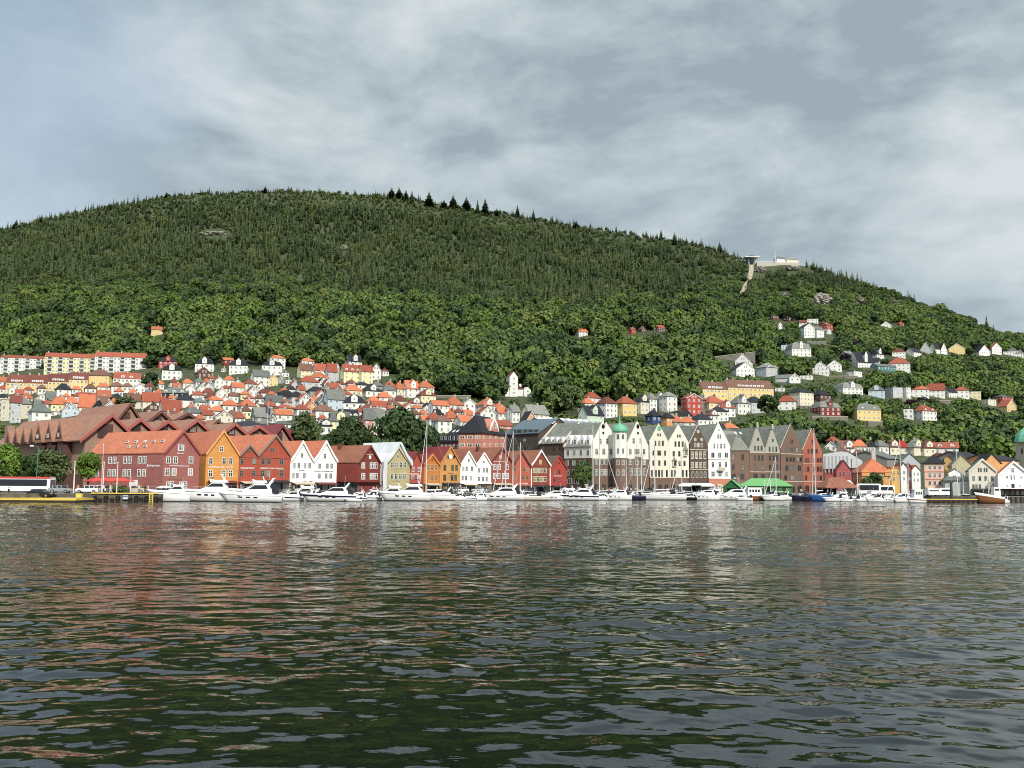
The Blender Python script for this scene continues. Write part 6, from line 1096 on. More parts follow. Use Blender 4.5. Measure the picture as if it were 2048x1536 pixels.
# ---------------------------------------------------------------- boats
def BY(px): return float(np.interp(px, [300, 340, 700, 1000, 1450, 1700, 1850, 2048], [186, 189, 214, 236, 264, 258, 244, 242]))
GEL = mat('gelcoat_white', (250, 250, 248), .88, .25, .04, .5, spec=.5); GELC = mat('gelcoat_cream', (238, 232, 214), .86, .3, .05, .5, spec=.5); NAVY = mat('navy_paint', (34, 40, 66), .8, .3, .06, .5, spec=.5); BLUEP = mat('blue_hull', (36, 94, 164), .8, .3, .06, .5, spec=.5)
BLKP = mat('black_hull', (34, 34, 38), .8, .35, .08, .5, spec=.5); CANV = mat('dark_canvas', (52, 54, 62), .7, .9, .1); TINT = mat('tinted_glass', (40, 44, 52), .6, .12, .1, spec=.7); WOODH = mat('varnished_wood', (140, 88, 52), .8, .4, .15, .6); ALU = mat('mast_alloy', (224, 224, 220), .85, .35, .03); BLUC = mat('blue_canvas', (40, 90, 170), .8, .9, .08); GREYC = mat('grey_canvas', (130, 134, 138), .8, .9, .08)
ANTI = mat('antifouling', (50, 46, 50), .7, .6, .1); STEEL = mat('rail_steel', (200, 204, 206), .85, .3, .02, metal=.6)
def hull_mb(L, B, h, tr=0.0, fine=2.2, rake=.55, sheer=.3, draft=.35):
    rings = []
    for i in range(13):
        t = i/12; b = B*(1-max(0, (t-.42)/.58)**fine)*(.88+.12*min(1, t/.3)); b = max(b, .04); zt = h*((1-sheer)+sheer*t**1.4); x = L/2-t*L
        rk = lambda z: -rake*h*t**4*(z/h)+ (tr*(1-t)**6)*(z/h)
        P = [(0, -draft*(1-t**3)), (b*.72, 0.02), (b*.93, zt*.42), (b, zt*.9), (b*.985, zt), (b*.6, zt+.05), (0, zt+.08)]
        ring = [(x+rk(z), y, z) for y, z in P]+[(x+rk(z), -y, z) for y, z in P[::-1][1:-1]]
        rings.append(ring)
    mb = MB(); mb.loft(rings); return mb
def stripe_mb(L, B, h, f0, f1, fine, rake, sheer, t0=0, t1=1, tr=0.0, off=.02):
    mb = MB()
    for s in (1, -1):
        pts = []
        for i in range(13):
            t = t0+(t1-t0)*i/12; b = B*(1-max(0, (t-.42)/.58)**fine)*(.88+.12*min(1, t/.3)); b = max(b, .04); zt = h*((1-sheer)+sheer*t**1.4); x = L/2-t*L
            def P(fr):
                z = zt*fr; y = np.interp(fr, [0, .42, .9, 1], [.72, .93, 1, .985])*b+off; return (x-rake*h*t**4*(z/h)-off*(t > .95), s*y, z)
            pts.append((P(f0), P(f1)))
        for (a, b_), (c, d) in zip(pts[:-1], pts[1:]): mb.face([a, c, d, b_])
    return mb
def boat(label, x0, x1, row=None, kind='cruiser', hull=None, stripe=None, canvas=None, flip=0, yaw=None, Y=None, h=None, name=None, cat=None, mast=None, jib=0, dz=0, seed=0, cover=None, mastx=None, cab=1.0):
    rg = random.Random(int(x0*7+x1+seed)); cx = (x0+x1)/2; Y = Y or BY(cx); yaw = rg.uniform(6, 20) if yaw is None else yaw
    L = (x1-x0)/F*Y/math.cos(R(yaw)); L = max(L, 3.0); h = (h*1.08 if h else (.13*L+.4 if kind != 'sail' else .08*L+.5)); B = L*.15+.25
    x, _, _z = W(cx, 980, Y)
    name = name or {'sail': 'sailing_boat', 'fish': 'fishing_boat', 'work': 'wheelhouse_boat', 'dinghy': 'dinghy'}.get(kind, 'motor_yacht'); cat = cat or {'sail': 'sailing boat', 'fish': 'fishing boat', 'work': 'boat', 'dinghy': 'dinghy'}.get(kind, 'motor boat')
    o = thing(name, label, cat, (x, Y, 0.0), R(yaw)+(math.pi if flip else 0)); o['group'] = 'boats moored along the quay'
    hm = hull or GEL; fine, rake, sheer = (2.0, .9, .22) if kind != 'fish' else (2.6, .5, .45)
    hl = hull_mb(L, B, h, 0, fine, rake, sheer).build('hull', hm, o, True)
    stripe_mb(L, B, h, .02, .09, fine, rake, sheer).build('waterline_stripe', ANTI, hl)
    if stripe: stripe_mb(L, B, h, .62, .86, fine, rake, sheer).build('hull_stripe', stripe, hl)
    elif kind != 'fish': stripe_mb(L, B, h, .80, .84, fine, rake, sheer).build('hull_stripe', GREYC, hl)
    if kind in ('cruiser', 'fly', 'sport') and L > 7:
        for i in range(3):
            s = stripe_mb(L, B, h, .52, .66, fine, rake, sheer, .42+i*.13, .49+i*.13, off=.03); s.build('porthole', TINT, hl)
    zd = h*.85
    def blk(nm, prof, w_, m_, par, tap=.8):
        z0, z1 = min(z for _, z in prof), max(z for _, z in prof); mb = MB(); n = len(prof)
        sc_ = lambda z: w_*(1-(1-tap)*(z-z0)/max(z1-z0, .01))
        a = [(x_, -sc_(z), z) for x_, z in prof]; b = [(x_, sc_(z), z) for x_, z in prof]
        mb.loft([a, b]); return mb.build(nm, m_, par)
    c = canvas or CANV
    if kind in ('cruiser', 'fly', 'sport'):
        ch = (.115*L+.35)*cab; f = L*.5
        # deckhouse: long raked foredeck trunk, windscreen, coachroof
        pr = [(-.30*L, zd), (-.12*L, zd+ch*.45), (.02*L, zd+ch*1.0), (.24*L, zd+ch*1.02), (.32*L, zd+ch*.5), (.34*L, zd-.2), (-.28*L, zd-.2)]
        if kind == 'sport': pr = [(-.32*L, zd), (-.10*L, zd+ch*.40), (.02*L, zd+ch*.7), (.10*L, zd+ch*.55), (.34*L, zd+ch*.3), (.36*L, zd-.2), (-.3*L, zd-.2)]
        cb = blk('cabin', pr, B*.78, GEL, o, .82)
        wp = [(-.10*L, zd+ch*.50), (.015*L, zd+ch*.88), (.22*L, zd+ch*.88), (.25*L, zd+ch*.52)] if kind != 'sport' else [(-.12*L, zd+ch*.42), (.03*L, zd+ch*.98), (.06*L, zd+ch*.98), (.04*L, zd+ch*.45)]
        blk('window_band', wp, B*.755, TINT, cb, .93)
        if kind == 'fly':
            fp = [(-.02*L, zd+ch), (-.05*L, zd+ch*1.42), (-.01*L, zd+ch*1.45), (.04*L, zd+ch*1.28), (.30*L, zd+ch*1.30), (.33*L, zd+ch)]; fb = blk('flybridge', fp, B*.70, GEL, o, .95)
            blk('fly_windscreen', [(-.045*L, zd+ch*1.42), (.0, zd+ch*1.62), (.012*L, zd+ch*1.62), (-.01*L, zd+ch*1.42)], B*.6, TINT, fb)
            for s in (-1, 1):
                q = MB(); q.tube((.26*L, s*B*.62, zd+ch*1.2), (.20*L, s*B*.5, zd+ch*2.0), .09, .07, 5); q.build('arch_leg', GEL, fb)
            if rg.random() < .6: blk('bimini', [(.04*L, zd+ch*1.95), (.16*L, zd+ch*2.06), (.28*L, zd+ch*1.95), (.28*L, zd+ch*1.90), (.16*L, zd+ch*2.0), (.04*L, zd+ch*1.90)], B*.66, c, o, 1)
            else: q = MB(); q.box(.17*L, -B*.52, zd+ch*1.95, .24*L, B*.52, zd+ch*2.05); q.build('radar_arch', GEL, o)
        else:
            q = MB()
            for s in (-1, 1): q.face([(.20*L, s*B*.7, zd+ch*.6), (.27*L, s*B*.7, zd+ch*.6), (.36*L, s*B*.6, zd+ch*1.55), (.33*L, s*B*.6, zd+ch*1.55)])
            q.box(.33*L, -B*.6, zd+ch*1.5, .365*L, B*.6, zd+ch*1.6); q.build('radar_arch', GEL, o)
            blk('canopy', [(.20*L, zd+ch*.3), (.22*L, zd+ch*1.1), (.33*L, zd+ch*1.12), (.43*L, zd+ch*.35), (.42*L, zd)], B*.72, c, o, .8)
        q = MB()
        for s in (-1, 1):
            pv = None
            for i in range(5):
                t = .58+i*.10; bb = B*(1-max(0, (t-.42)/.58)**fine)*.95; zt = h*((1-sheer)+sheer*t**1.4); p = (L/2-t*L-rake*h*t**4, s*bb, zt); q2 = (p[0], p[1], p[2]+.6)
                q.tube(p, q2, .02, .02, 4)
                if pv: q.tube(pv, q2, .02, .02, 4)
                pv = q2
        q.build('bow_rail', STEEL, o)
        q = MB(); q.tube((.25*L, 0, zd+ch*1.2), (.27*L, 0, zd+ch*2.6), .02, .012, 4); q.build('antenna', GEL, o)
    elif kind == 'sail':
        ch = .32+.02*L; blk('cabin', [(-.22*L, zd), (-.12*L, zd+ch), (.15*L, zd+ch*1.1), (.18*L, zd-.1), (-.22*L, zd-.1)], B*.6, GEL, o); blk('window_band', [(-.12*L, zd+ch*.3), (-.08*L, zd+ch*.75), (.12*L, zd+ch*.75), (.13*L, zd+ch*.3)], B*.6, TINT, o, .95)
        blk('sprayhood', [(.12*L, zd), (.15*L, zd+ch*2.2), (.24*L, zd+ch*2.2), (.26*L, zd)], B*.62, c, o)
    elif kind == 'fish':
        blk('bulwark', [(-.48*L, zd+.1), (-.5*L, zd+.55), (.46*L, zd*.62+.4), (.46*L, zd*.6)], B*.5, GEL, o, 1.2) if False else None
        stripe_mb(L, B, h, .86, 1.14, fine, rake, sheer, tr=0).build('bulwark', GEL, hl)
        wh = blk('wheelhouse', [(.08*L, zd*.8), (.08*L, zd+1.9), (.34*L, zd+1.8), (.36*L, zd*.8)], B*.6, GEL, o, .92); blk('window_band', [(.10*L, zd+1.05), (.10*L, zd+1.55), (.30*L, zd+1.5), (.30*L, zd+1.05)], B*.585, TINT, wh, .97)
        q = MB(); q.tube((-.1*L, 0, zd*.8), (-.08*L, 0, zd+5.0), .10, .06, 6); q.build('derrick_mast', OFFW, o)
        for a, b_ in (((-.38*L, 0, zd), (-.08*L, 0, zd+4.8)), ((.08*L, 0, zd+1.9), (-.08*L, 0, zd+4.6)), ((-.10*L, -.6, zd), (-.08*L, 0, zd+4.8))): q = MB(); q.tube(a, b_, .05, .05, 4); q.build('derrick_stay', OFFW, o)
    elif kind == 'work':
        wh = blk('wheelhouse', [(-.30*L, zd*.9), (-.26*L, zd+2.1), (.28*L, zd+2.1), (.30*L, zd*.9)], B*.78, GEL, o, .95)
        for i in range(4):
            q = MB(); xx = -.2*L+i*.12*L
            for s in (-1, 1): q.box(xx, s*B*.765-.02, zd+1.0, xx+.08*L, s*B*.765+.02, zd+1.7)
            q.build('cabin_window', TINT, wh)
        q = MB(); q.box(-.34*L, -B*.8, zd+2.1, .34*L, B*.8, zd+2.22); q.build('cabin_roof', GEL, wh)
    elif kind == 'dinghy':
        q = MB(); q.box(.38*L, -.2, h*.7, .5*L, .2, h*1.7); q.build('outboard_motor', BLKP, o)
        q = MB(); q.box(-.05*L, -.5, h*.8, .1*L, .5, h*1.5); q.build('console', GEL, o)
    if mast:
        mpx, mrow = mast; zt = W(mpx, mrow, Y)[2]; mx, my, _ = W(mpx, 985, Y); lx = (Vector((mx-x, 0)).x)/math.cos(R(yaw)); lx = lx*(-1 if flip else 1)
        m_ = MB(); m_.tube((lx, 0, zd*.9), (lx, 0, zt), .13, .08, 6); ms = m_.build('mast', ALU, o)
        for fr in (.45, .72): q = MB(); q.tube((lx, -.9, zt*fr), (lx, .9, zt*fr), .035, .035, 4); q.build('spreader', ALU, ms)
        for s in (-1, 1): q = MB(); q.tube((lx, s*B*.9, zd), (lx, s*.9, zt*.45), .018, .018, 3); q.tube((lx, s*.9, zt*.45), (lx, 0, zt*.95), .018, .018, 3); q.build('shroud', STEEL, ms)
        q = MB(); q.tube((lx+.2, 0, zd+1.1), (lx+.36*L, 0, zd+1.2), .16 if cover else .09, .12 if cover else .07, 6); q.build('boom', cover or ALU, ms)
        q = MB(); q.tube((lx, 0, zt*.97), (.48*L, 0, zd), .018, .018, 3); q.build('backstay', STEEL, ms)
        q = MB(); w_ = .11 if jib else .02; q.tube((lx-.1, 0, zt*.93), (-.5*L if jib < 2 else .5*L, 0, zd+.2), .05 if jib else .018, w_, 5); q.build('furled_jib' if jib else 'forestay', ALU if jib else STEEL, ms)
    return o
def boats():
    b = boat
    b('old fashioned white motor yacht with upper deck, next to the tyre hung quay', 319, 378, kind='fly', h=2.1, yaw=14, canvas=CANV)
    b('large white flybridge yacht with two oval hull windows', 379, 470, kind='fly', h=2.3, yaw=8, cab=1.15)
    b('white motor cruiser with black canvas over its stern, in front of the red houses', 456, 563, kind='cruiser', h=1.7, yaw=6, Y=190, cab=1.25)
    b('tall white yacht with dark bimini seen behind the canvas sterned cruiser', 470, 545, kind='fly', h=2.4, Y=203, cab=1.2, stripe=None)
    b('white motor yacht with navy hull band below the white gabled houses', 556, 604, kind='cruiser', stripe=NAVY, yaw=26); b('broad white flybridge yacht behind the navy banded cruiser', 570, 640, kind='fly', Y=216, cab=1.2)
    b('plain white sports cruiser squeezed beside the navy sheered cruiser', 592, 640, kind='sport', yaw=24); b('white cruiser with full navy sheer stripe and inflatable tender at its stern', 617, 712, kind='cruiser', stripe=NAVY, yaw=7, Y=205)
    b('small white inflatable tender at the stern of the navy sheered cruiser', 702, 716, kind='dinghy', h=.5, Y=204)
    b('white cruiser with black lower hull in front of the oxblood house', 700, 732, kind='cruiser', stripe=BLKP, yaw=25); b('white sports cruiser with navy stripe before the oxblood house', 723, 762, kind='sport', stripe=NAVY, yaw=20); b('cream hulled cruiser beneath the wrapped house', 752, 782, kind='cruiser', hull=GELC, yaw=22)
    b('long white yacht with teardrop side windows below the orange house', 772, 860, kind='fly', h=1.9, yaw=7, Y=216, canvas=CANV); b('large pale flybridge yacht behind the teardrop windowed yacht', 745, 815, kind='fly', Y=230, cab=1.2)
    b('white sports boat with open cockpit below the ochre house', 856, 909, kind='sport', h=1.6, yaw=8); b('white sailing yacht with tallest mast and slanting furled jib', 838, 925, kind='sail', Y=240, mast=(852.5, 841), jib=1, cover=ALU)
    b('small white day cruiser beside the open cockpit sports boat', 902, 930, kind='sport', yaw=25); b('white cruiser with black band at the white house pair', 925, 952, kind='sport', stripe=BLKP, yaw=24); b('grey shaded white cruiser with raked bow', 942, 972, kind='cruiser', yaw=26)
    b('long white cruiser with black framed stern tent', 960, 1046, kind='cruiser', h=1.6, yaw=7); b('white flybridge yacht with dark roof behind the black framed stern tent', 970, 1030, kind='fly', Y=252)
    b('white sailing yacht with two blue bundled sails', 985, 1060, kind='sail', Y=256, mast=(1011, 863), jib=1, cover=BLUC); b('white sailing yacht with slim mast beside the bright red house', 1000, 1075, kind='sail', Y=262, mast=(1025.5, 861), jib=1); b('cream sailing yacht with shorter mast before the oxblood gable', 1030, 1098, kind='sail', hull=GELC, mast=(1040.5, 885), Y=238, yaw=6)
    b('white motor yacht with smoked windows before the crimson house', 1078, 1134, kind='cruiser', yaw=14); b('white cruiser in the second row below the dark brick block', 1100, 1160, kind='fly', Y=262); b('white sports yacht with sweeping black hull stripe', 1120, 1196, kind='cruiser', stripe=NAVY, yaw=7, Y=243)
    b('white cruiser with bright blue canvas at its stern', 1128, 1190, kind='fly', Y=258, canvas=BLUC); b('small white launch between the black striped yacht and the tower', 1188, 1214, kind='sport', yaw=25); b('white motor cruiser with rounded roof below the domed tower', 1205, 1262, kind='cruiser', h=1.5, yaw=8)
    b('white sailing yacht moored under the iron ornamented gable', 1165, 1240, kind='sail', Y=268, mast=(1199, 853), jib=2); b('white sailing yacht with mast rising past the slate dormers', 1150, 1215, kind='sail', Y=272, mast=(1186, 850)); b('navy hulled sailing boat with white deck', 1254, 1290, kind='sail', hull=NAVY, h=1.3, yaw=14, mast=(1274.5, 882)); b('dark masted sailing boat behind the navy hull', 1250, 1310, kind='sail', Y=276, mast=(1283.5, 868)); b('short masted white sailing boat by the domed tower', 1232, 1275, kind='sail', Y=272, mast=(1252.5, 918))
    b('long low white sailing yacht with bundled white mainsail', 1284, 1370, kind='sail', h=1.7, yaw=5, mast=(1309.5, 878), jib=1, cover=ALU); b('white sailing boat with leaning forestay behind the long low yacht', 1340, 1400, kind='sail', Y=280, mast=(1363.5, 905), jib=1)
    b('black hulled boat between the long white yachts', 1363, 1392, kind='sport', hull=BLKP, yaw=20); b('white motor yacht with long smoked window band', 1381, 1437, kind='cruiser', h=1.6, yaw=7); b('white sports yacht with raked arch and four portholes', 1428, 1502, kind='cruiser', h=1.5, yaw=8, Y=267)
    b('white pilothouse boat in second row before the white gable', 1395, 1450, kind='fly', Y=282); b('old cream wheelhouse boat with brown hull by the green hall', 1483, 1532, kind='work', hull=WOODH, yaw=8, h=1.3, flip=1); b('low white dinghy under the brown hulled boat', 1474, 1504, kind='dinghy', h=.8, Y=258)
    b('small grey white sailing boat with mast before the grey gables', 1528, 1568, kind='sail', mast=(1552.5, 914), jib=1, h=1.3); b('deep blue sailing boat moored beside the brighter blue one', 1589, 1618, kind='sail', hull=NAVY, h=1.6, yaw=12); b('bright blue sailing yacht with tall white mast and white waterline', 1624, 1668, kind='sail', hull=BLUEP, h=1.7, yaw=8, mast=(1630, 857), jib=1, cover=ALU, Y=256)
    b('low white dinghy in front of the pavilion', 1650, 1684, kind='dinghy', h=1.0, Y=252); b('small white inflatable beside the pavilion dinghy', 1682, 1702, kind='dinghy', h=.7, Y=252); b('boxy white motorboat with tall stern by the coach', 1711, 1736, kind='cruiser', yaw=20, flip=1); b('low white open boat below the coaches', 1735, 1768, kind='sport', yaw=10, Y=250, h=.9)
    b('white cabin cruiser with navy underside near the amber house', 1764, 1792, kind='cruiser', stripe=NAVY, yaw=18); b('white sailing boat with tall mast in front of the narrow houses', 1768, 1822, kind='sail', Y=268, mast=(1804, 878), jib=1); b('rounded white sailing boat showing its stern', 1788, 1815, kind='sport', yaw=30, h=1.2); b('slim masted boat before the sheeted building', 1700, 1750, kind='sail', Y=272, mast=(1714, 902)); b('small masted boat beside the pink block', 1800, 1840, kind='sail', Y=262, mast=(1817, 912))
    b('white wheelhouse ferry boat with orange brown waterline band', 1818, 1850, kind='work', stripe=WOODH, yaw=10, h=1.1, Y=240); b('wooden fishing boat with white bulwark and derrick', 1957, 2006, kind='fish', hull=WOODH, h=2.2, yaw=8, Y=240); b('small white launch tied behind the wooden fishing boat', 1994, 2017, kind='sport', yaw=16, Y=246)
    b('white sailing boat with mast before the cream gabled house', 1895, 1945, kind='sail', Y=262, mast=(1915.5, 898)); b('white sailing boat with thinner mast by the cream gabled house', 1912, 1950, kind='sail', Y=266, mast=(1926, 925))
BL = [(560, 'the red house pair'), (600, 'the first white gabled house'), (650, 'the second white gabled house'), (700, 'the oxblood side wall'), (738, 'the oxblood gable'), (795, 'the yellow wrapped house'), (832, 'the slim red house'), (863, 'the deep orange house'), (900, 'the ochre house'), (936, 'the third white gable'), (967, 'the fourth white gable'), (1003, 'the brownish red house'), (1041, 'the bright red house'), (1082, 'the white trimmed oxblood house'), (1118, 'the crimson house'), (1150, 'the slate dormer block'), (1206, 'the iron ornamented gable'), (1241, 'the green domed tower'), (1275, 'the balconied white gable'), (1318, 'the cream gable with emblem'), (1357, 'the second cream gable'), (1397, 'the dark brick gable'), (1438, 'the tall white gable'), (1480, 'the brown block'), (1530, 'the grey gables'), (1590, 'the tall brown gable'), (1690, 'the pink gable'), (1750, 'the orange hall'), (1800, 'the amber house')]
def back_boats():
    rg = random.Random(21); seen = {}
    for i in range(44):
        px = 566+i*(1262/43.0)+rg.uniform(-5, 5)
        if 1440 < px < 1530 or 1580 < px < 1640: continue
        nm = min(BL, key=lambda b_: abs(b_[0]-px))[1]; w_ = rg.uniform(26, 46); kd = rg.choice(['fly', 'cruiser', 'cruiser', 'sport']); cv = rg.choice([CANV, CANV, GREYC, BLUC, NAVY]); cn = {CANV: 'dark', GREYC: 'grey', BLUC: 'bright blue', NAVY: 'navy'}[cv]
        st = rg.choice([None, None, NAVY, BLKP]); d = {'fly': 'white flybridge yacht', 'cruiser': 'white cabin cruiser', 'sport': 'low white sports cruiser'}[kd]
        lab = d+(' with '+cn+' canopy' if kd != 'sport' else ' with raked windscreen')+' berthed behind, before '+nm; seen[lab] = seen.get(lab, 0)+1
        if seen[lab] > 1: lab = lab.replace('white ', 'second white ').replace('bright blue', 'blue')
        boat(lab, px-w_/2, px+w_/2, kind=kd, canvas=cv, stripe=st, Y=BY(px)+rg.uniform(11, 20), yaw=rg.uniform(4, 32), seed=i)
# ---------------------------------------------------------------- vehicles, street furniture
TYRE = mat('rubber', (34, 34, 34), .8, .9, .1); RIM = mat('rim_alloy', (180, 182, 186), .8, .35, .05, metal=.5); LAMP = mat('lamp_glass', (230, 200, 180), .8, .2, .05)
def wheel(o, x, y, r=.33):
    q = MB(); q.lathe([(r, -.11), (r, .11)], 14); k = q.build('wheel', TYRE, o); k.location = (x, y, r); k.rotation_euler = (R(90), 0, 0); q = MB(); q.lathe([(r*.6, -.13), (r*.6, .13)], 12); q.build('rim', RIM, k)
def car(label, px, row, L, paint, yaw, Y, z=1.5, flip=0, est=1):
    x, _, _ = W(px, row, Y); o = thing('parked_car', label, 'car', (x, Y, z), R(yaw)+(math.pi if flip else 0), 'cars by the quay')
    s = L/4.4; pr = [(-2.2, .35), (-2.2, .75), (-1.9, .88), (-1.05, .98), (2.15, 1.0), (2.2, .6), (2.15, .3)]; pr = [(x_*s, z_) for x_, z_ in pr]
    mb = MB(); mb.extr([(x_, z_) for x_, z_ in pr], -.86, .86, 'y'); bd = mb.build('body', paint, o)
    cab = [(-1.1*s, .95), (-.35*s, 1.42), (1.2*s, 1.45), (2.0*s if est else 1.6*s, .98)]
    mb = MB(); mb.loft([[(x_, -.84 if z_ < 1.2 else -.66, z_) for x_, z_ in cab], [(x_, .84 if z_ < 1.2 else .66, z_) for x_, z_ in cab]]); g = mb.build('windows', TINT, o)
    mb = MB(); mb.box(-.38*s, -.67, 1.42, 1.22*s, .67, 1.48); mb.build('roof', paint, o)
    for x_ in (-.45*s, .45*s, 1.35*s):
        for s2 in (-1, 1): mb = MB(); mb.box(x_-.04, s2*.75-.09, .95, x_+.04, s2*.75+.09, 1.44); mb.build('door_pillar', paint, bd)
    for x_ in (-1.4*s, 1.38*s):
        for s2 in (-1, 1): wheel(o, x_, s2*.8)
    for s2 in (-1, 1): mb = MB(); mb.box(-2.23*s, s2*.6-.18, .62, -2.15*s, s2*.6+.18, .78); mb.build('headlight', LAMP, o); mb = MB(); mb.box(2.1*s, s2*.68-.12, .7, 2.22*s, s2*.68+.12, .92); mb.build('tail_light', mat('tail_red', (190, 60, 50)), o)
    return o
def bus(label, px, row, L, body, yaw, Y, z=1.5, roofc=None, H=3.0, coach=False):
    x, _, _ = W(px, row, Y); o = thing('city_bus' if not coach else 'coach', label, 'bus', (x, Y, z), R(yaw)); h = L/2
    mb = MB(); mb.extr([(-1.25, .35), (1.25, .35), (1.25, H-.3), (1.0, H-.05), (-1.0, H-.05), (-1.25, H-.3)], -h, h, 'x'); mb.build('body', body, o)
    if roofc: mb = MB(); mb.extr([(-1.27, H-.32), (-1.02, H-.03), (1.02, H-.03), (1.27, H-.32), (1.27, H-.14), (1.0, H+.05), (-1.0, H+.05), (-1.27, H-.14)], -h, h, 'x'); mb.build('roof', roofc, o)
    y0, y1 = 1.28, H-.45; n = 7
    mb = MB(); mb.box(-h+.25, -1.275, y0, h-.6, -1.2, y1); wb = mb.build('window_band', TINT, o)
    for i in range(1, n): mb = MB(); xx = -h+.25+(L-.85)*i/n; mb.box(xx-.035, -1.29, y0, xx+.035, -1.27, y1); mb.build('window_bar', BLKP, wb)
    mb = MB(); mb.box(h-.02, -1.1, 1.1, h+.03, 1.1, H-.5); mb.build('windscreen', TINT, o)
    for x_ in (-h*.62, h*.62):
        for s in (-1, 1): wheel(o, x_, s*1.1, .48)
    return o
def pole(name, label, px, top, Y, r, m_, cat, z=1.5, arm=None, flag=None):
    x, _, _ = W(px, 975, Y); zt = W(px, top, Y)[2]-z; o = thing(name, label, cat, (x, Y, z)); mb = MB(); mb.tube((0, 0, -.3), (0, 0, zt), r, r*.6, 7); mb.build('pole', m_, o)
    if arm: mb = MB(); mb.tube((0, 0, zt), (-1.2, 0, zt+.15), .05, .05, 5); a = mb.build('arm', m_, o); mb = MB(); mb.lathe([(.1, zt-.02), (.42, zt+.02), (.30, zt+.25)], 10, c=(-1.3, 0)); mb.build('lamp_head', WHITE, a)
    else: mb = MB(); mb.lathe([(r, zt), (r*1.6, zt+.1), (.02, zt+.25)], 8); mb.build('finial', m_, o)
    return o
_PM = {}
def person_mesh(pose):
    """one continuous skinned figure about 1.72 m tall"""
    if pose in _PM: return _PM[pose]
    st = pose == 'walk'; sit = pose == 'sit'
    j = {'pel': (0, 0, .95), 'wst': (0, .01, 1.08), 'chs': (0, 0, 1.3), 'nck': (0, -.01, 1.47), 'hd0': (0, -.02, 1.56), 'hd1': (0, -.03, 1.68)}
    sw = .28 if st else .03
    for s, n in ((1, 'l'), (-1, 'r')):
        f = s*sw
        j.update({n+'hip': (s*.09, 0, .90), n+'kn': (s*.10, -.5*f-(.06 if st else 0), .50), n+'an': (s*.10, -f+(.08 if st and f < 0 else 0), .09), n+'to': (s*.11, -f-.16, .03),
                  n+'sh': (s*.19, 0, 1.40), n+'el': (s*.25, f*.6+.02, 1.13), n+'wr': (s*.25, f*1.0-.08, .90), n+'ha': (s*.25, f*1.1-.12, .80)})
    rad = {'pel': .155, 'wst': .13, 'chs': .165, 'nck': .06, 'hd0': .085, 'hd1': .095, 'hip': .095, 'kn': .062, 'an': .042, 'to': .04, 'sh': .062, 'el': .045, 'wr': .032, 'ha': .035}
    E = [('pel', 'wst'), ('wst', 'chs'), ('chs', 'nck'), ('nck', 'hd0'), ('hd0', 'hd1')]
    for n in 'lr': E += [('pel', n+'hip'), (n+'hip', n+'kn'), (n+'kn', n+'an'), (n+'an', n+'to'), ('chs', n+'sh'), (n+'sh', n+'el'), (n+'el', n+'wr'), (n+'wr', n+'ha')]
    names = list(j); idx = {n: i for i, n in enumerate(names)}
    me = bpy.data.meshes.new('person'); me.from_pydata([j[n] for n in names], [(idx[a], idx[b]) for a, b in E], [])
    ob = bpy.data.objects.new('person_tmp', me); col.objects.link(ob); md = ob.modifiers.new('s', 'SKIN'); md.use_smooth_shade = True
    lay = me.skin_vertices[0].data
    for n in names:
        r = rad[n] if n in rad else rad[n[1:]]; lay[idx[n]].radius = (r, r*.85)
    lay[idx['pel']].use_root = True
    ob.modifiers.new('d', 'SUBSURF').levels = 1
    bpy.context.view_layer.update(); m2 = bpy.data.meshes.new_from_object(ob.evaluated_get(bpy.context.evaluated_depsgraph_get())); bpy.data.objects.remove(ob)
    _PM[pose] = m2; return m2
SKIN = mat('skin', (216, 168, 140), .8, .6, .03)
def person(label, px, Y, top, low, hair, yaw=0, pose='walk', z=1.5, s=1.0):
    x, _, _ = W(px, 975, Y); base = person_mesh(pose); key = (pose, top, low)
    if key not in _PM:
        me = base.copy(); me.materials.clear(); tm = mat('cloth_%d_%d_%d' % top, top, .8, .9, .05); lm = mat('cloth_%d_%d_%d' % low, low, .8, .9, .05)
        for m_ in (SKIN, tm, lm, mat('shoes', (50, 44, 42))): me.materials.append(m_)
        for p in me.polygons:
            c = p.center; p.material_index = 0 if c.z > 1.47 or (abs(c.x) > .2 and c.z < .93) else 1 if c.z > .96 or abs(c.x) > .19 else 2 if c.z > .09 else 3
        _PM[key] = me
    o = link('person', _PM[key], None, (x, Y, z), (s, s, s), (0, 0, R(yaw))); tag(o, label, 'person', 'people walking on the quay')
    mb = MB(); mb.loft([[(r_*math.cos(a)*.95, r_*math.sin(a)*1.05-.01, z_) for a in np.linspace(0, 6.283, 9)[:-1]] for r_, z_ in ((.088, 1.60), (.108, 1.66), (.10, 1.73), (.05, 1.775))]); h_ = mb.build('hair', mat('hair_%d_%d_%d' % hair, hair, .8, .8, .05), o, True)
    return o
YEL = mat('safety_yellow', (236, 206, 70), .85, .6, .1, .6)
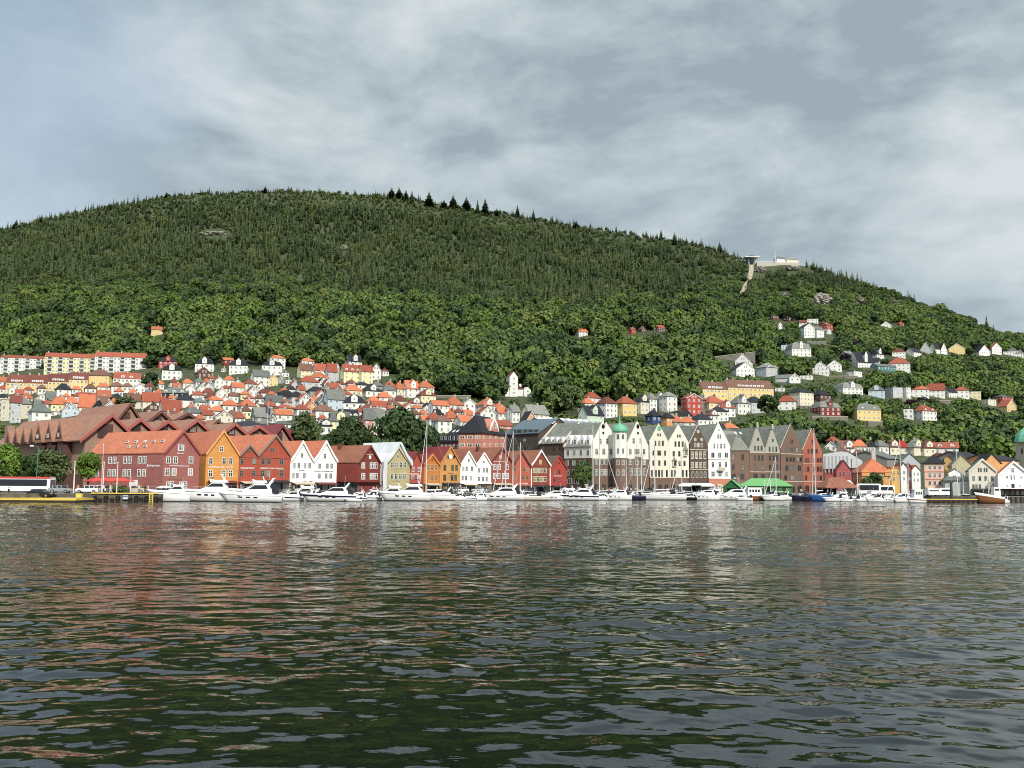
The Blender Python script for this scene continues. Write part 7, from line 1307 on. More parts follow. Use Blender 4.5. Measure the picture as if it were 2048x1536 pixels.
def quayside():
    # left floating ferry pontoon
    Yp = 176; a = W(-60, 998, Yp)[0]; b = W(151, 998, Yp)[0]; o = thing('pontoon', 'long low ferry pontoon with yellow edge carrying the black car', 'pontoon', ((a+b)/2, Yp, 0)); hx = (b-a)/2
    mb = MB(); mb.box(-hx, 0, -.3, hx, 8, .62); mb.build('float', mat('tarry_timber', (70, 60, 54), .7, .9, .3, .5), o); mb = MB(); mb.box(-hx-.05, -.06, .36, hx+.05, 8.05, .60); mb.box(-hx, .3, .60, hx, 7.6, .74); mb.build('deck', YEL, o)
    mb = MB(); mb.box(-hx, 4.6, .745, hx, 7.9, .80); mb.build('ramp', mat('concrete', (150, 146, 136), .75, .9, .15), o)
    for i in range(8): mb = MB(); mb.tube((-hx+hx*2*(i+.5)/8, .4, -1), (-hx+hx*2*(i+.5)/8, .4, .5), .15, .15, 6); mb.build('pile', mat('tarry_timber', (70, 60, 54)), o)
    # quay edge beam, tyres, ladder
    f = Fac(183, 317, QY(183)-.3, QY(317)-.3, 0); o = f.root('edge_beam', 'yellow painted kerb beam on top of the tyre hung quay', 'kerb'); mb = MB(); mb.box(-f.w/2, -.2, 1.5, f.w/2, .25, 1.68); mb.build('beam', YEL, o)
    tl = [(180, 998, 3.9), (190, 996, 4.8), (200, 999.5, 4.0), (212, 996, 4.9), (224, 999.5, 4.0), (236, 995.5, 4.9), (261, 998.5, 4.2), (272.5, 996, 4.8), (282, 998.5, 4.1), (292.5, 996.5, 5.0), (311.5, 997, 4.8), (319.5, 998, 4.2), (155.5, 1000.5, 4.0)]
    proto_t = None
    for i, (px, row, r_) in enumerate(tl):
        Y = QY(px)-.62; x, _, z = W(px, row, Y); r = r_/F*Y
        mb = MB()
        if proto_t is None:
            rings = []
            for k in range(18):
                t = 2*math.pi*k/18; rings.append([(math.cos(t)*(.76+.24*math.cos(q)), .30*math.sin(q), math.sin(t)*(.76+.24*math.cos(q))) for q in np.linspace(0, 6.283, 9)[:-1]])
            rings.append(rings[0]); mb.loft(rings, caps=False); proto_t = mb.mesh('tyre', TYRE, True)
        o = link('tyre_fender', proto_t, None, (x, Y, z), (r, r, r), (0, 0, R(20))); nth = ['lone small tyre by the pontoon end', 'first large tyre', 'second low tyre']
        lab = {0: 'leftmost small tyre hung at the quay corner', 12: 'tyre hung beside the yellow box at the pontoon end', 9: 'largest tyre hung just left of the yellow ladder', 10: 'large tyre hung just right of the yellow ladder', 11: 'tyre partly behind the bow of the old white yacht', 5: 'large tyre hung just left of the grey notice board', 6: 'tyre hung just right of the grey notice board'}.get(i) or ['', 'first large high tyre from the left on the quay', 'low tyre between the first two large ones', 'second large high tyre from left on the quay', 'low tyre just left of the one by the board', '', '', 'large tyre midway between board and ladder', 'smaller tyre two places left of the yellow ladder'][i]
        tag(o, lab, 'tyre', 'tyres hanging on the quay wall')
    x, Y, z = W(302.5, 990, QY(302)-.75); o = thing('quay_ladder', 'yellow steel ladder going down to the water', 'ladder', (x, Y, 0))
    for s in (-1, 1): mb = MB(); mb.box(s*.32-.06, -.06, -.2, s*.32+.06, .06, 1.6); mb.build('rail', YEL, o)
    for i in range(5): mb = MB(); mb.box(-.27, -.04, .1+i*.32, .27, .04, .18+i*.32); mb.build('rung', YEL, o)
    x, Y, z = W(251, 994.5, QY(251)-.5); o = thing('notice_board', 'grey blue notice board with white lines fixed to the quay', 'sign', (x, Y, z), R(12)); mb = MB(); mb.box(-.55, -.04, -.45, .55, .04, .45); mb.build('board', mat('slate_blue', (92, 108, 132), .8), o)
    for dz in (.22, -.12, -.26): mb = MB(); mb.box(-.4, -.06, dz, .4, -.045, dz+.10); mb.build('text_line', WHITE, o)
    mb = MB(); mb.box(-.5, -.4, 0, .5, .4, .9); x, Y, z = W(158.5, 997, QY(158)-1.2); k = mb.build('mooring_box', YEL); k.location = (x, Y, .6); tag(k, 'yellow box at the end of the ferry pontoon', 'box')
    # vehicles
    bus('white and red city bus with dark window band behind the pontoon', 36, 975, 13.2, WHITE, 2, 193, roofc=mat('bus_red', (196, 60, 50), .8), H=3.0)
    car('black estate car standing on the yellow pontoon', 83, 985, 5.0, BLKP, 168, 181, z=.80); car('silver hatchback parked just behind the bus', 121, 980, 3.9, mat('silver_paint', (176, 184, 186), .8, .25, .03, metal=.3), 184, 189)
    car('white estate car parked beside the round tree', 176, 980, 4.2, mat('car_white', (238, 240, 240), .85, .25), 6, 190); car('white van like car behind the white estate car', 192, 978, 4.6, mat('car_white', (238, 240, 240)), 4, 196)
    car('dark estate car parked behind the old white yacht', 322, 978, 4.4, BLKP, 20, 205); car('grey convertible parked under the red side wall', 268, 980, 4.4, mat('pale_gold_paint', (196, 186, 160), .8, .3), 14, 195)
    bus('white touring coach with long dark windows in front of the orange hall', 1737, 980, 6.6, WHITE, -3, 300, H=3.3, coach=True); bus('shorter white coach with its front next to the touring coach', 1772, 982, 4.6, WHITE, -3, 304, H=2.8, coach=True)
    bus('white minibus with rounded top on the right pier', 1866, 985, 3.4, WHITE, 0, 262, H=2.0, coach=True); bus('white box van on the right pier next to the dark crane', 1889, 985, 3.0, WHITE, 0, 264, H=2.2, coach=True)
    # poles
    gp = mat('lamp_green', (74, 140, 116), .8, .5); wp = mat('pole_white', (232, 224, 214), .85, .5, .03)
    pole('street_lamp', 'tall green street lamp with white head between the quay trees', 72, 893, 200, .11, gp, 'street lamp', arm=1)
    pole('flagpole', 'white flagpole beside the round green tree', 147.5, 925, 190, .14, wp, 'flagpole'); pole('flagpole', 'thin tall white mast pole at the corner of the dusty red house', 203, 890, 188, .07, wp, 'pole'); pole('flagpole', 'white flagpole in front of the first red parasol', 206, 926, 189, .12, wp, 'flagpole'); pole('flagpole', 'white flagpole in the middle of the red parasols', 233.5, 926, 189.5, .12, wp, 'flagpole'); pole('flagpole', 'short white pole right of the red parasols', 261, 957, 190, .09, wp, 'pole')
    pole('flagpole', 'white flagpole standing over the dark grey hall roof', 531, 807, 300, .12, wp, 'flagpole', z=8); x, Y, z = W(535, 820, 300); mb = MB(); mb.loft([[(0, -.02, 1.2), (0, .02, 1.2), (0, .02, -.8), (0, -.02, -.8)], [(1.0, .1, .8), (1.0, .14, .8), (.9, .14, -1.4), (.9, .1, -1.4)], [(1.5, -.1, .2), (1.5, -.06, .2), (1.3, -.06, -1.8), (1.3, -.1, -1.8)]]); fl = mb.build('flag', mat('flag_navy', (60, 66, 96), .8)); fl.location = (x-.55, Y, z); tag(fl, 'dark blue drooping flag on the pole behind the timber row', 'flag')
    pole('street_lamp', 'white lamp post before the stone row ground arcade', 1478, 957, 300, .14, wp, 'street lamp', arm=1); pole('gate_post', 'white post left of the green hall door', 1529.5, 962, 288, .16, wp, 'post'); pole('gate_post', 'white post right of the green hall door', 1541, 962, 288, .16, wp, 'post'); pole('street_lamp', 'dark slender lamp post before the pink gable', 1704.5, 920, 300, .16, BLKP, 'street lamp')
    x, Y, z = W(1903, 990, 252); o = thing('quay_crane', 'dark green grey post crane on the right pier', 'crane', (x, Y, .9)); mb = MB(); mb.tube((0, 0, 0), (0, 0, 4.3), .42, .3, 8); mb.build('post', mat('crane_green', (70, 84, 84), .7), o); mb = MB(); mb.box(-1.5, -.2, 3.9, .4, .2, 4.3); mb.build('jib', mat('crane_green', (70, 84, 84), .7), o)
    # parasols of the pavement restaurant
    pr_ = mat('parasol_red', (206, 66, 48), .85, .8, .05)
    for i, (px, lab) in enumerate(((193, 'red parasol beside the white estate car'), (209, 'red parasol between the two white flagpoles, first of pair'), (224, 'red parasol just left of the middle flagpole'), (243, 'red parasol nearest the white door of the red house'))):
        x, Y, _ = W(px, 970, 199); zt = W(px, 955, 199)[2]-1.5; o = thing('parasol', lab, 'parasol', (x, Y, 1.5), 0, 'red restaurant parasols'); mb = MB(); mb.tube((0, 0, 0), (0, 0, zt), .05, .04, 6); mb.build('pole', WHITE, o); mb = MB(); mb.lathe([(2.5, zt-.85), (2.55, zt-.65), (.05, zt)], 4); mb.build('canopy', pr_, o)
    for i, (px, w_) in enumerate(((222, 2.6), (250, 2.2), (237, 2.0))):
        x, Y, _ = W(px, 980, 193); o = thing('planter', ('wide green planter before the middle flagpole', 'planter with olive shrubs under the red side wall', 'dark planter in front of the parasols')[i], 'planter', (x, Y, 1.5)); mb = MB(); mb.box(-w_/2, -.4, 0, w_/2, .4, .5); mb.build('box', mat('planter_dark', (80, 76, 60), .7), o); k = link('shrub', crown_mesh('shrub', 60+i, w_*.55, .55, 9, 30, .16, G_OLIVE, zc=.8), o); k.scale = (1, .5, 1)
    # green market hall, pavilion, tents
    gr = mat('market_green', (66, 134, 72), .8, .5, .05); gd = mat('market_shade_trim_green', (40, 104, 56), .8, .6, .05); grf = mat('market_roof', (104, 172, 92), .8, .5, .05)  # darker green paints the kiosk end's shade into its wall; also window frames
    f = Fac(1483, 1583, 292, 290); o = f.root('market_hall', 'long low bright green market hall with light green roof', 'hall'); hx = f.w/2; ze = f.at(1530, 972.5)[1]; zr = f.at(1530, 960.5)[1]+.6
    mb = MB(); mb.box(-hx, 0, -.2, hx, 8, ze); mb.build('wall', gr, o); mb = MB(); roof_hip(mb, -hx, hx, 0, 8, ze, zr); mb.build('roof', grf, o)
    mb = MB(); mb.box(-.9, -.1, 0, .9, .02, 2.5); k = mb.build('door', DARKV, o); k.location.x = f.at(1535, 980)[0]
    for px in (1495, 1510, 1553, 1568): window(o, f.at(px, 980)[0], -.01, 1.5, 1.3, .9, 'cross', gd, 0, False)
    x, Y, _ = W(1463, 980, 288); o = thing('market_kiosk', 'gabled kiosk end with shade painted into its green, beside the green market hall', 'kiosk', (x, Y, 1.5), R(-18)); z0 = W(1463, 974, 288)[2]-1.5; z1 = W(1463, 960, 288)[2]-1.5; mb = MB(); mb.extr([(-2.3, -.2), (2.3, -.2), (2.3, z0), (0, z1-.15), (-2.3, z0)], 0, 6, 'y'); mb.build('wall', gd, o); mb = MB(); roof_gable(mb, -2.3, 2.3, 0, 6, z0, z1, 'y', .4, .12, .4); mb.build('roof', grf, o); mb = MB(); mb.box(-1.2, -.05, .6, 1.2, .02, 1.7); mb.build('hatch', DARKV, o)
    x, Y, _ = W(1672, 980, 284); o = thing('pavilion', 'open pavilion with steep brown tiled hipped roof', 'pavilion', (x, Y, 1.5), R(10)); ze = W(1672, 976, 284)[2]-1.5; zr = W(1672, 954.5, 284)[2]-1.5; mb = MB(); roof_hip(mb, -4.6, 4.6, -3.5, 3.5, ze, zr, .6, .15); mb.build('roof', TILEB, o)
    for sx in (-4.2, -1.4, 1.4, 4.2):
        for sy in (-3.1, 3.1): mb = MB(); mb.box(sx-.13, sy-.13, 0, sx+.13, sy+.13, ze); mb.build('post', OFFW, o)
    mb = MB(); mb.box(-4, 1, 0, 1, 3, ze-.2); mb.build('counter', DARKV, o)
    for px, w_, lab in ((1379, 6.5, 'long white market tent before the cream gables'), (1405, 7, 'long white market tent before the white gable'), (1697, 3.4, 'small pointed white tent beside the pavilion')):
        x, Y, _ = W(px, 980, 300); o = thing('market_tent', lab, 'tent', (x, Y, 1.5)); mb = MB(); roof_hip(mb, -w_/2, w_/2, -1.4, 1.4, 2.1, 3.1 if w_ > 4 else 4.2, .1, .3); mb.build('canopy', WHITE, o)
        for sx in (-w_/2, w_/2): mb = MB(); mb.box(sx-.05, -1.4, 0, sx+.05, -1.3, 2.1); mb.build('leg', STEEL, o)
        mb = MB(); mb.box(-w_/2, .9, 0, w_/2, 1.0, 2.1); mb.build('back_sheet', GREYC, o)
    # right pier
    a = W(1846, 1000, 243)[0]; b = W(1962, 1000, 243)[0]; o = thing('pier', 'low timber pier with yellow edge on the right', 'pier', ((a+b)/2, 243, 0)); hx = (b-a)/2
    mb = MB(); mb.box(-hx, 0, .35, hx, 14, .8); mb.build('deck', mat('tarry_timber', (70, 60, 54)), o); mb = MB(); mb.box(-hx, -.08, .80, hx, .25, .98); mb.build('edge', YEL, o)
    for i in range(12): xx = -hx+2*hx*(i+.5)/12; mb = MB(); mb.tube((xx, .3, -1), (xx, .3, .4), .22, .22, 6); mb.build('pile', mat('tarry_timber', (70, 60, 54)), o)
    for i, px in enumerate((2022, 2032, 2042)): x, Y, _ = W(px, 995, 252); mb = MB(); mb.tube((x, Y, -1), (x, Y, 1.5), .2, .2, 6); k = mb.build('mooring_pile', mat('tarry_timber', (70, 60, 54))); tag(k, ('grey mooring pile first right of the small launch', 'grey mooring pile, middle of three', 'grey mooring pile closest to the picture edge')[i], 'pile', 'mooring piles')
    # people
    blk_, wht, blu, red_, gry, bei = (40, 40, 46), (232, 230, 224), (70, 92, 130), (176, 60, 56), (120, 122, 124), (196, 176, 140); hb, hd, hy = (80, 56, 40), (34, 30, 28), (196, 160, 100)
    P = [(18, 186, blk_, blk_, hd, 80, 'person in black walking along the pontoon before the bus'), (134, 197, gry, blk_, hd, 0, 'person in grey standing in the shade of the hotel entrance'), (156, 192, (206, 150, 140), wht, hb, 40, 'person in pink beside the striped flagpole'), (207.5, 187.5, wht, blk_, hb, 70, 'person in white shirt and black trousers by the flagpole'),
         (214, 189, blk_, gry, hd, 20, 'person in dark jacket between the two flagpoles'), (220, 188, wht, wht, hy, -60, 'person all in white walking past the planter'), (222.5, 188.4, bei, wht, hb, -50, 'person in beige top beside the one in white'), (278, 190, wht, gry, hy, 60, 'person in white top by the pale car'), (290, 190.5, blk_, blk_, hd, 90, 'person in black left of the yellow ladder'),
         (296.5, 190.2, wht, blu, hb, 80, 'person in white and blue just above the ladder'), (306, 191, red_, blk_, hd, -80, 'person in red top right of the ladder'), (311, 191.5, gry, blu, hb, -70, 'person in grey beside the red topped one'), (283, 196, red_, blu, hb, 0, 'person in red against the red wall'), (241, 193, blk_, gry, hb, 20, 'person in black among the restaurant tables'),
         (905, 246, bei, blk_, hb, 30, 'person in beige on the quay before the ochre house'), (915, 247, gry, blu, hd, -30, 'person in grey near the ochre house door'), (1218, 262, red_, blk_, hd, 10, 'person in red under the domed tower'), (1262, 268, wht, blk_, hb, 40, 'person in white before the lower tower windows'), (1371, 276, blk_, blu, hd, 0, 'person in black beside the white tents'), (1574, 278, bei, wht, hy, 30, 'person in beige at the end of the green hall'),
         (1602, 280, wht, blk_, hd, -20, 'person in white before the tall brown gable'), (1611, 281, blk_, gry, hb, 60, 'person in black before the orange red gable'), (1787, 268, red_, wht, hy, 10, 'person in red beside the amber house'), (1829, 266, wht, blu, hb, 60, 'person in white behind the wheelhouse ferry'), (1922, 262, blk_, blk_, hd, 30, 'person in black on the right pier')]
    for px, Y, t_, l_, h_, yw, lab in P: person(lab, px, Y, t_, l_, h_, yw, 'walk' if (px*3) % 2 > .6 else 'stand', z=.78 if Y < 187 else 1.5)
def crowd():
    rg = random.Random(33); used = set(); CL = {'black': (40, 40, 46), 'white': (232, 230, 224), 'blue': (70, 92, 130), 'red': (176, 60, 56), 'grey': (120, 122, 124), 'beige': (196, 176, 140), 'green': (90, 120, 84), 'yellow': (220, 190, 90)}
    n = 0
    while n < 34:
        px = rg.uniform(575, 1440); nm = min(BL, key=lambda b_: abs(b_[0]-px))[1]; a, b_ = rg.choice(list(CL)), rg.choice(['black', 'blue', 'grey', 'beige'])
        if (a, nm) in used: continue
        used.add((a, nm)); n += 1; person(f'person in {a} top and {b_} trousers outside {nm}', px, RY(px)-rg.uniform(4, 12), CL[a], CL[b_], rg.choice([(80, 56, 40), (34, 30, 28), (190, 156, 100)]), rg.uniform(-180, 180), rg.choice(['walk', 'stand']))
    for i, (px, pn, lab) in enumerate(((608, (238, 240, 240), 'white car parked before the first white gabled house'), (690, (90, 94, 100), 'grey car parked at the oxblood side wall'), (922, (238, 240, 240), 'white car parked between the ochre and third white houses'), (958, (200, 204, 206), 'silver car parked before the fourth white gable'), (1060, (60, 70, 90), 'dark blue car parked before the bright red house'), (1140, (150, 50, 46), 'red car parked below the slate dormer block'), (1225, (238, 240, 240), 'white car parked under the domed tower'), (1300, (60, 62, 66), 'dark car parked at the edge of the cream gable'), (1345, (196, 200, 202), 'silver car parked between the two cream gables'))):
        car(lab, px, 985, 4.3, mat('car_paint_%d' % i, pn, .85, .3), RY(px)*0+44, RY(px)-9)
# ---------------------------------------------------------------- trees that stand out one by one
TREES = []
_cm = {}
def tree(label, px, top, base, wpx, m_=None, Y=None, dense=0, seed=0, kind='b', name=None, z0=None):
    Y = Y or hit(px, base); x, _, zb = W(px, base, Y); zg = z0 if z0 is not None else float(gz(x, Y)); zt = W(px, top, Y)[2]; H = zt-zg; rw = wpx/2*Y/F
    if kind == 'c':
        o = thing(name or 'spruce_tree', label, 'tree', (x, Y, zg)); key = ('c', seed % 3)
        if key not in _cm: _cm[key] = conifer_mesh('crown', 90+seed, 1.0*10, 2.4, 22, 11, G_CONI, .06)
        link('crown', _cm[key], o, None, (rw/2.4, rw/2.4, H/10)); trunk_mb(H, .2, seed, 0, .9).build('trunk', BARK, o); 
        if label is None: TREES.append((o, 'dark pointed spruce', px, (top+base)/2))
    else:
        m_ = m_ or G_BROAD; o = thing(name or 'leafy_tree', label, 'tree', (x, Y, zg), R(seed*37 % 360)); key = (m_.name, dense, seed % 3)
        if key not in _cm: _cm[key] = crown_mesh('crown', 70+seed, 1, 1, (16, 34, 60)[dense], (34, 70, 110)[dense], (.15, .085, .055)[dense], m_, zc=0)
        hc = min(H*.80, rw*2.2)
        link('crown', _cm[key], o, (0, 0, H-hc*.53), (rw, rw, hc*.52)); trunk_mb(H*.8, .035*H+.05, seed, 4, .7).build('trunk', BARK, o)
        if label is None: TREES.append((o, {'broad_leaves': 'round green tree', 'dark_leaves': 'dark green tree', 'lime_leaves': 'bright lime green tree', 'olive_leaves': 'olive green tree', 'copper_leaves': 'dark copper leaved tree'}[m_.name], px, (top+base)/2))
    return o
def trees():
    T = tree
    T('bright green tree at the picture edge behind the bus', 6, 888, 968, 66, G_LIME, 205, 2, 1, z0=1.5); T('dark green tree behind the bus between two others', 50, 912, 968, 44, G_DARK, 207, 2, 2, z0=1.5); T('wide grey green tree leaning before the hotel bays', 88, 900, 966, 84, G_OLIVE, 212, 2, 3, z0=1.5); T('round bright green tree standing alone at the red house corner', 176, 905, 970, 48, G_LIME, 203, 2, 4, z0=1.5)
    T('sparse light tree behind the wine coloured hotel gables', 607, 827, 895, 60, G_OLIVE, 285, 1, 5, z0=1.5); T('dark green tree left of the large dark tree', 700, 836, 900, 76, G_DARK, 280, 2, 6, z0=1.5); T('dark green tree behind the white pair of gables', 668, 862, 905, 50, G_DARK, 278, 2, 7, z0=1.5); T('largest dark green tree, towering over the yellow wrapped house', 802, 817, 905, 112, G_DARK, 284, 2, 8, z0=1.5); T('dark tree crown beside the rose brick wing', 856, 852, 905, 44, G_DARK, 290, 2, 9, z0=1.5)
    T('green tree in front of the slate dormer block', 1166, 922, 978, 42, G_BROAD, 286, 2, 10, z0=1.5); T('round bush like tree beside the orange hall', 1733, 955, 980, 22, G_BROAD, 330, 1, 11, z0=1.5); T('taller green tree in front of the orange hall', 1750, 945, 980, 28, G_DARK, 332, 1, 12, z0=1.5)
    T('wide yellow green tree right of the white tower', 1124, 768, 822, 62, G_OLIVE, None, 1, 13); T('broad round tree above the mint green house', 1145, 772, 838, 44, G_OLIVE, None, 1, 30)
    T('lone dark blue green conifer above the white modern villas', 1580, 598, 642, 26, None, None, 0, 2, 'c'); T('copper purple tree above the black roofed white villa', 1712, 680, 708, 30, G_PURP, None, 1, 14); T('copper purple tree beside the white side gabled villa', 1693, 707, 735, 22, G_PURP, None, 1, 15); T('smaller copper purple tree under the white cube house', 1822, 799, 818, 24, G_PURP, None, 1, 16); T('larger copper purple tree over the red roofed white house', 1846, 794, 818, 26, G_PURP, None, 1, 17); T('purple tree beside the white gabled villas above the yellow block', 1523, 700, 726, 24, G_PURP, None, 1, 18)
    T('dark cedar like tree at the end of the long yellow block', 1537, 790, 838, 42, G_DARK, None, 1, 19); T('lime yellow tree above the orange hipped white house', 603, 704, 724, 36, G_LIME, None, 1, 20); T('olive tree above the brown hotel ridge', 250, 794, 822, 40, G_OLIVE, None, 1, 21); T('dark round tree below the end of the white apartment block', 300, 745, 785, 34, G_DARK, None, 1, 22); T('small olive tree over the pale car like roofs', 310, 775, 795, 20, G_OLIVE, None, 1, 23)
    rg = random.Random(8)
    # spruces along the skyline
    for i, (px, t_, w_) in enumerate([(28, 441, 12), (85, 422, 13), (218, 404, 12), (330, 385, 12), (532, 371, 10), (786, 376, 16), (797, 374, 17), (810, 378, 15), (823, 382, 14), (858, 384, 18), (886, 394, 20), (903, 392, 20), (931, 390, 18), (955, 401, 15), (970, 400, 17), (992, 417, 12), (1036, 411, 13), (1064, 413, 12), (1155, 436, 11), (1320, 458, 13), (1350, 466, 13), (1440, 482, 15), (1975, 634, 22), (1905, 618, 12), (1960, 645, 15), (1990, 648, 12)]):
        u = ray(px, t_)[0]; Y = float(Ysky(u))-rg.uniform(5, 30); x = u*Y; zg = float(gz(x, Y)); tree(None, px+rg.uniform(-4, 4), t_+rg.uniform(-3, 7), t_+20, w_*rg.uniform(.9, 1.5), None, Y, 0, i, 'c')
    # trees of the wood that read one by one, between and above the houses
    n = 0; tries = 0
    spots = []
    while n < 95 and tries < 6000:
        tries += 1; px = rg.uniform(5, 2040); base = rg.uniform(690, 900)
        if px < 900 and not (675 < base < 756): continue
        if 900 <= px < 1400 and not (660 < base < 800): continue
        if px >= 1400 and base > 898: continue
        w_ = rg.uniform(24, 40) if base > 700 else rg.uniform(20, 30); t_ = base-w_*rg.uniform(.9, 1.15)
        if any((px+w_*.45 > a and px-w_*.45 < b and t_ < bt-2 and base > tt-4) for a, b, tt, bt, _ in HOUSE_RECTS): continue
        if any(abs(px-a)+abs(base-b)*1.5 < 30 for a, b in spots): continue
        if abs(px-1486) < 26 and base > 640 and base < 760: continue
        spots.append((px, base)); n += 1; m_ = rg.choice([G_BROAD, G_BROAD, G_BROAD, G_DARK, G_OLIVE, G_LIME, G_DARK])
        if rg.random() < .16: tree(None, px, base-w_*1.5, base, w_*.6, None, None, 0, n, 'c')
        else: tree(None, px, t_, base, w_, m_, None, 1, n)
    groups = {}
    LT = LM+[('the left end of the ridge', 60, 440), ('the summit of the ridge', 500, 380), ('the tallest ridge spruces', 800, 390), ('the ridge right of the summit', 1000, 420), ('the descending right ridge', 1300, 470), ('the low right shoulder', 1960, 640), ('the white and orange forest cottage', 1163, 665), ('the red forest cabins', 1300, 660), ('the forest behind the white tower', 1000, 700), ('the wood over the yellow cottage', 400, 640), ('the wood above the white villas', 620, 680), ('the wood over the orange houses', 850, 720)]
    for o, d, px, row in TREES:
        nm, lx, ly = min(LT, key=lambda l: (l[1]-px)**2+((l[2]-row)*1.4)**2); dx, dy = px-lx, row-ly
        rel = ('right of ' if dx > 0 else 'left of ') if abs(dx) > abs(dy)*1.3 else ('below ' if dy > 0 else 'above ')
        groups.setdefault((d, rel+nm), []).append((px, o))
    on = ['leftmost', 'second', 'third', 'fourth', 'fifth', 'sixth', 'seventh', 'eighth', 'ninth', 'tenth', 'eleventh', 'twelfth']
    for (d, r_), L in groups.items():
        L.sort(key=lambda t: t[0])
        for i, (px, o) in enumerate(L): o['label'] = (d+' '+r_ if len(L) == 1 else 'leftmost '+d+' '+r_ if i == 0 else 'rightmost '+d+' '+r_ if i == len(L)-1 else on[i]+' '+d+' from left '+r_); o['group'] = 'trees on the hillside'
# ---------------------------------------------------------------- funicular, lookout, rocks, retaining walls
def strip_on_hill(name, pts, wpx, m_, label, cat, lift=1.2):
    vs = []
    for px, row in pts:
        Y = hit(px, row); hw = wpx/2/F*Y; x, _, _ = W(px, row, Y)
        for s in (-1, 1): vs.append((x+s*hw, Y, float(gz(x, Y))+lift))
    mb = MB(); n = len(pts)
    for i in range(n-1):
        a, b, c, d = vs[2*i], vs[2*i+1], vs[2*i+3], vs[2*i+2]; mb.face([a, b, c, d]); dn = lambda p: (p[0], p[1], p[2]-4)
        mb.face([a, d, dn(d), dn(a)]); mb.face([b, c, dn(c), dn(b)])
    o = thing(name, label, cat); mb.build('bed', m_, o)
    for s in (-.45, -.15, .15, .45):
        mb = MB()
        for i in range(n-1):
            p = [tuple(vs[2*j][k]*(.5-s)+vs[2*j+1][k]*(.5+s)+(.25 if k == 2 else 0) for k in range(3)) for j in (i, i+1)]; mb.tube(p[0], p[1], .18, .18, 4)
        mb.build('rail', mat('rail_rust', (150, 138, 120), .8), o)
def hilltop():
    bal = mat('ballast', (182, 170, 144), .75, .95, .25, .1); stone = mat('rubble_wall', (130, 126, 116), .75, .95, .25, .25, 'brick')
    strip_on_hill('funicular_track', [(1503, 530), (1503, 541), (1501, 552), (1497, 564), (1489, 578), (1482, 592), (1478, 600)], 9.5, bal, 'pale funicular track climbing steeply to the hilltop station', 'railway track')
    strip_on_hill('funicular_track', [(1487, 683), (1487, 690), (1487, 698), (1487, 704)], 11, bal, 'short stretch of funicular track below the tunnel mouth', 'railway track')
    Y = hit(1487, 682); x, _, z = W(1487, 684, Y); m_ = Y/F; o = thing('tunnel_mouth', 'white rimmed funicular tunnel mouth in the wooded slope', 'tunnel', (x, Y-2, z)); mb = MB(); n = 10; ro, ri = 9*m_, 7.2*m_
    pts = [(ro*math.cos(math.pi*i/n), ro*.7*math.sin(math.pi*i/n)) for i in range(n+1)]+[(ri*math.cos(math.pi*i/n), ri*.62*math.sin(math.pi*i/n)) for i in range(n, -1, -1)]
    mb.extr(pts, 0, 3, 'y'); r_ = mb.build('portal_ring', WHITE, o); r_.location.z = 1.2; mb = MB(); mb.extr([(ri*math.cos(math.pi*i/n), ri*.62*math.sin(math.pi*i/n)) for i in range(n+1)], 2.5, 3.2, 'y'); k = mb.build('tunnel_bore', DARKV, o); k.location.z = 1.2
    mb = MB(); mb.extr([(-ro*1.3, -3), (ro*1.3, -3), (ro*1.2, 14*m_), (-ro*1.2, 14*m_)], 3.3, 5, 'y'); mb.build('head_wall', stone, o)
    def rwall(a, ra, b, rb, hpx, label):
        Ya, Yb = hit(a, ra+hpx), hit(b, rb+hpx); Ym = (Ya+Yb)/2; f = Fac(a, b, Ym, Ym+2, 0); zb = W(a, ra+hpx, Ym)[2]; f.zb = zb; o = f.root('retaining_wall', label, 'wall'); z1 = f.at(a, ra)[1]; z2 = f.at(b, rb)[1]
        mb = MB(); mb.extr([(-f.w/2, -4), (f.w/2, -4), (f.w/2, z2), (-f.w/2, z1)], 0, 1.2, 'y'); mb.build('stonework', stone, o); mb = MB(); mb.extr([(-f.w/2, z1), (f.w/2, z2), (f.w/2, z2+.35), (-f.w/2, z1+.35)], -.15, 1.3, 'y'); mb.build('coping', STONE, o)
        HOUSE_RECTS.append((a, b, min(ra, rb), max(ra, rb)+hpx*.6, Ym))
    rwall(1430, 714, 1515, 704, 15, 'long grey stone wall below the funicular tunnel'); rwall(1628, 833, 1700, 834, 9, 'grey stone wall beneath the red gambrel house'); rwall(1740, 843, 1769, 844, 12, 'grey stone wall beneath the pale yellow mansard house'); rwall(1655, 753, 1722, 752, 5, 'low pale stone wall under the flat white house'); rwall(866, 792, 940, 792, 7, 'low stone wall under the bare poles at the wood'); rwall(1882, 802, 1908, 802, 6, 'pale rocky wall under the white cottages row'); rwall(1604, 812, 1630, 812, 7, 'reddish grey wall under the beige apartment house'); rwall(1621, 684, 1660, 684, 7, 'curved grey wall under the white terraced villas'); rwall(1806, 797, 1822, 797, 8, 'grey plinth wall under the white cube house')
    # station on the ridge
    Y = 1385; x, _, z = W(1503, 529, Y); zz = lambda r: W(1503, r, Y)[2]-z; m_ = Y/F; o = thing('hilltop_station', 'funicular top station with wide dark roof on the ridge', 'station', (x, Y, z))
    mb = MB(); mb.box(-7*m_, 0, -6, 7*m_, 14, zz(517)); mb.build('wall', mat('station_grey', (120, 126, 132), .8), o); mb = MB(); mb.box(-5*m_, -.1, zz(524), 5*m_, 0, zz(518)); mb.build('window_band', GLASS, o)
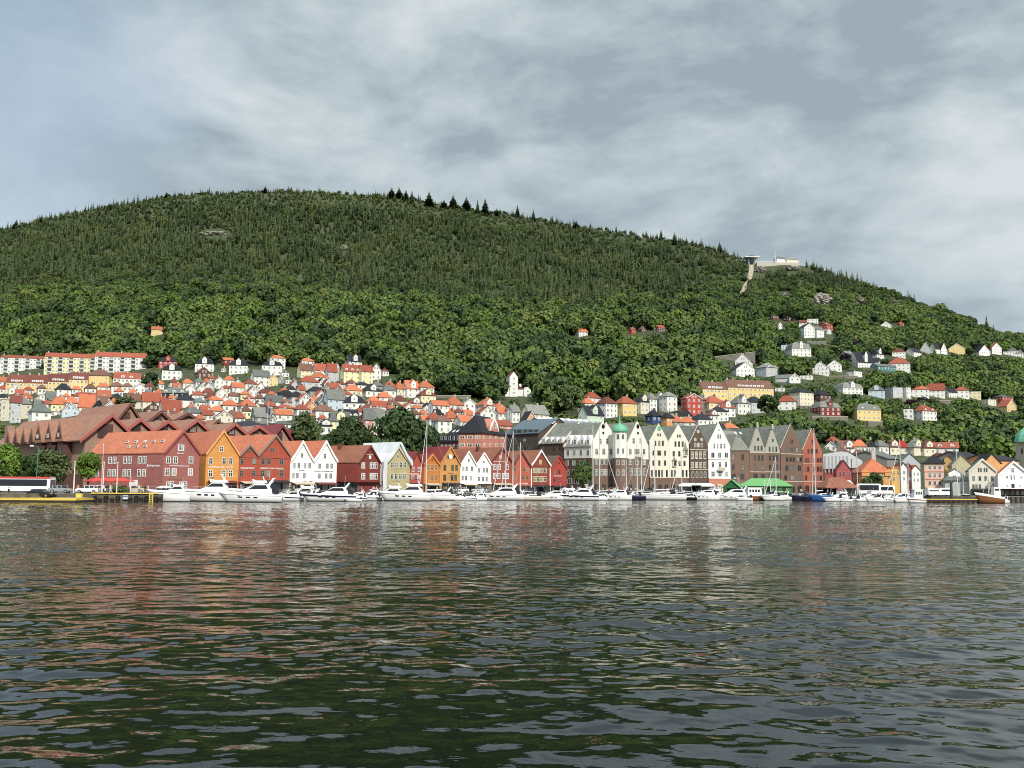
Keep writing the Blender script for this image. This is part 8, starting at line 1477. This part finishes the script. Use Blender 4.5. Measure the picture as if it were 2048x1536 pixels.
    mb = MB(); mb.box(-14*m_, -4, zz(514.5), 15*m_, 16, zz(513)); mb.build('canopy', WHITE, o); mb = MB(); mb.prism([(-9*m_, 0), (9*m_, 0), (9*m_, 12), (-9*m_, 12)], zz(513), zz(511.8)); roof_hip(mb, -10*m_, 10*m_, -1, 13, zz(512), zz(508.5), 0, .1); mb.build('roof', rm('black'), o)
    mb = MB(); mb.box(-3*m_, -.5, -4, 3*m_, 0.02, zz(524.5)); mb.build('track_entrance', DARKV, o)
    Y = 1380; x0 = W(1514, 523, Y)[0]; x1 = W(1600, 525, Y)[0]; z = W(1550, 527, Y)[2]; o = thing('lookout_terrace', 'long pale lookout terrace with railing along the hilltop', 'terrace', ((x0+x1)/2, Y, z)); hx = (x1-x0)/2; mb = MB(); mb.box(-hx, 0, -5, hx, 10, 1.6); mb.build('parapet', mat('terrace_stone', (196, 190, 172), .8), o)
    mb = MB(); mb.box(-hx, -.1, 2.5, hx, 0, 2.8)
    for i in range(30): mb.box(-hx+2*hx*i/29-.08, -.1, 1.6, -hx+2*hx*i/29+.08, 0, 2.5)
    mb.build('railing', WHITE, o)
    for (cx, t_, e_, b_, w_, lab, ro) in ((1561, 512, 517, 522, 22, 'white pavilion with grey roof on the hilltop terrace', 'slate'), (1583, 513, 519, 524, 28, 'cream restaurant with lantern on its hipped hilltop roof', 'grey')): hill_house(cx, t_, e_, b_, w_, 'h', 'white' if ro == 'slate' else 'cream', ro, yaw=10, Y=1383, label=lab, name='hilltop_pavilion', catg='building', fl=1, deep=9)
    pole('flagpole', 'thin white flagpole on the hilltop terrace', 1559.5, 502, 1378, .45, WHITE, 'flagpole', z=float(W(1559, 522, 1378)[2]))
    rk = mat('bare_rock', (160, 152, 142), .75, .95, .3, .08, bump=.6)
    labs = ['large grey rock face above the pale green wood, right of the track', 'low grey rock ledge right of the funicular track', 'small pale rock patch right of the big rock face', 'smallest pale rock patch on the right shoulder', 'brownish landslip scar in the upper wood', 'wide grey ledge hidden in the upper left wood', 'rocky outcrop right beside the station track', 'scrubby rock under the hilltop restaurant']
    for i, (cx, cy, rx, ry) in enumerate(ROCKS):
        Y = hit(cx, cy+ry*.5); m_ = Y/F; bm = bmesh.new(); bmesh.ops.create_icosphere(bm, subdivisions=4, radius=1); rg = random.Random(i); ph = [rg.uniform(0, 6) for _ in range(6)]
        for v in bm.verts:
            c = v.co; d = .16*math.sin(7*c.x+ph[0])*math.sin(6*c.z+ph[1])+.12*math.sin(13*c.x+5*c.z+ph[2])+.09*math.sin(23*c.z+ph[3]+9*c.x)+.06*math.sin(31*c.x+ph[4])
            v.co = c*(1+d)
        me = bpy.data.meshes.new('rock_face'); bm.to_mesh(me); bm.free(); me.materials.append(rk); x, _, z = W(cx, cy, Y); o = link('rock_face', me, None, (x, Y+2, z), (rx*m_*.95, 9, ry*m_)); tag(o, labs[i], 'rock', 'bare rocks on the wooded slope')
bryggen(); stone_row(); hotel(); town_blocks(); right_front()
hillside(); hilltop(); finish_labels(); quayside(); boats(); back_boats(); crowd(); trees()
build_forest()
for o in bpy.data.objects:
    if o.get('label') and len(o['label'].replace('-', ' ').split()) > 16: print('LONG', o.name, o['label'])
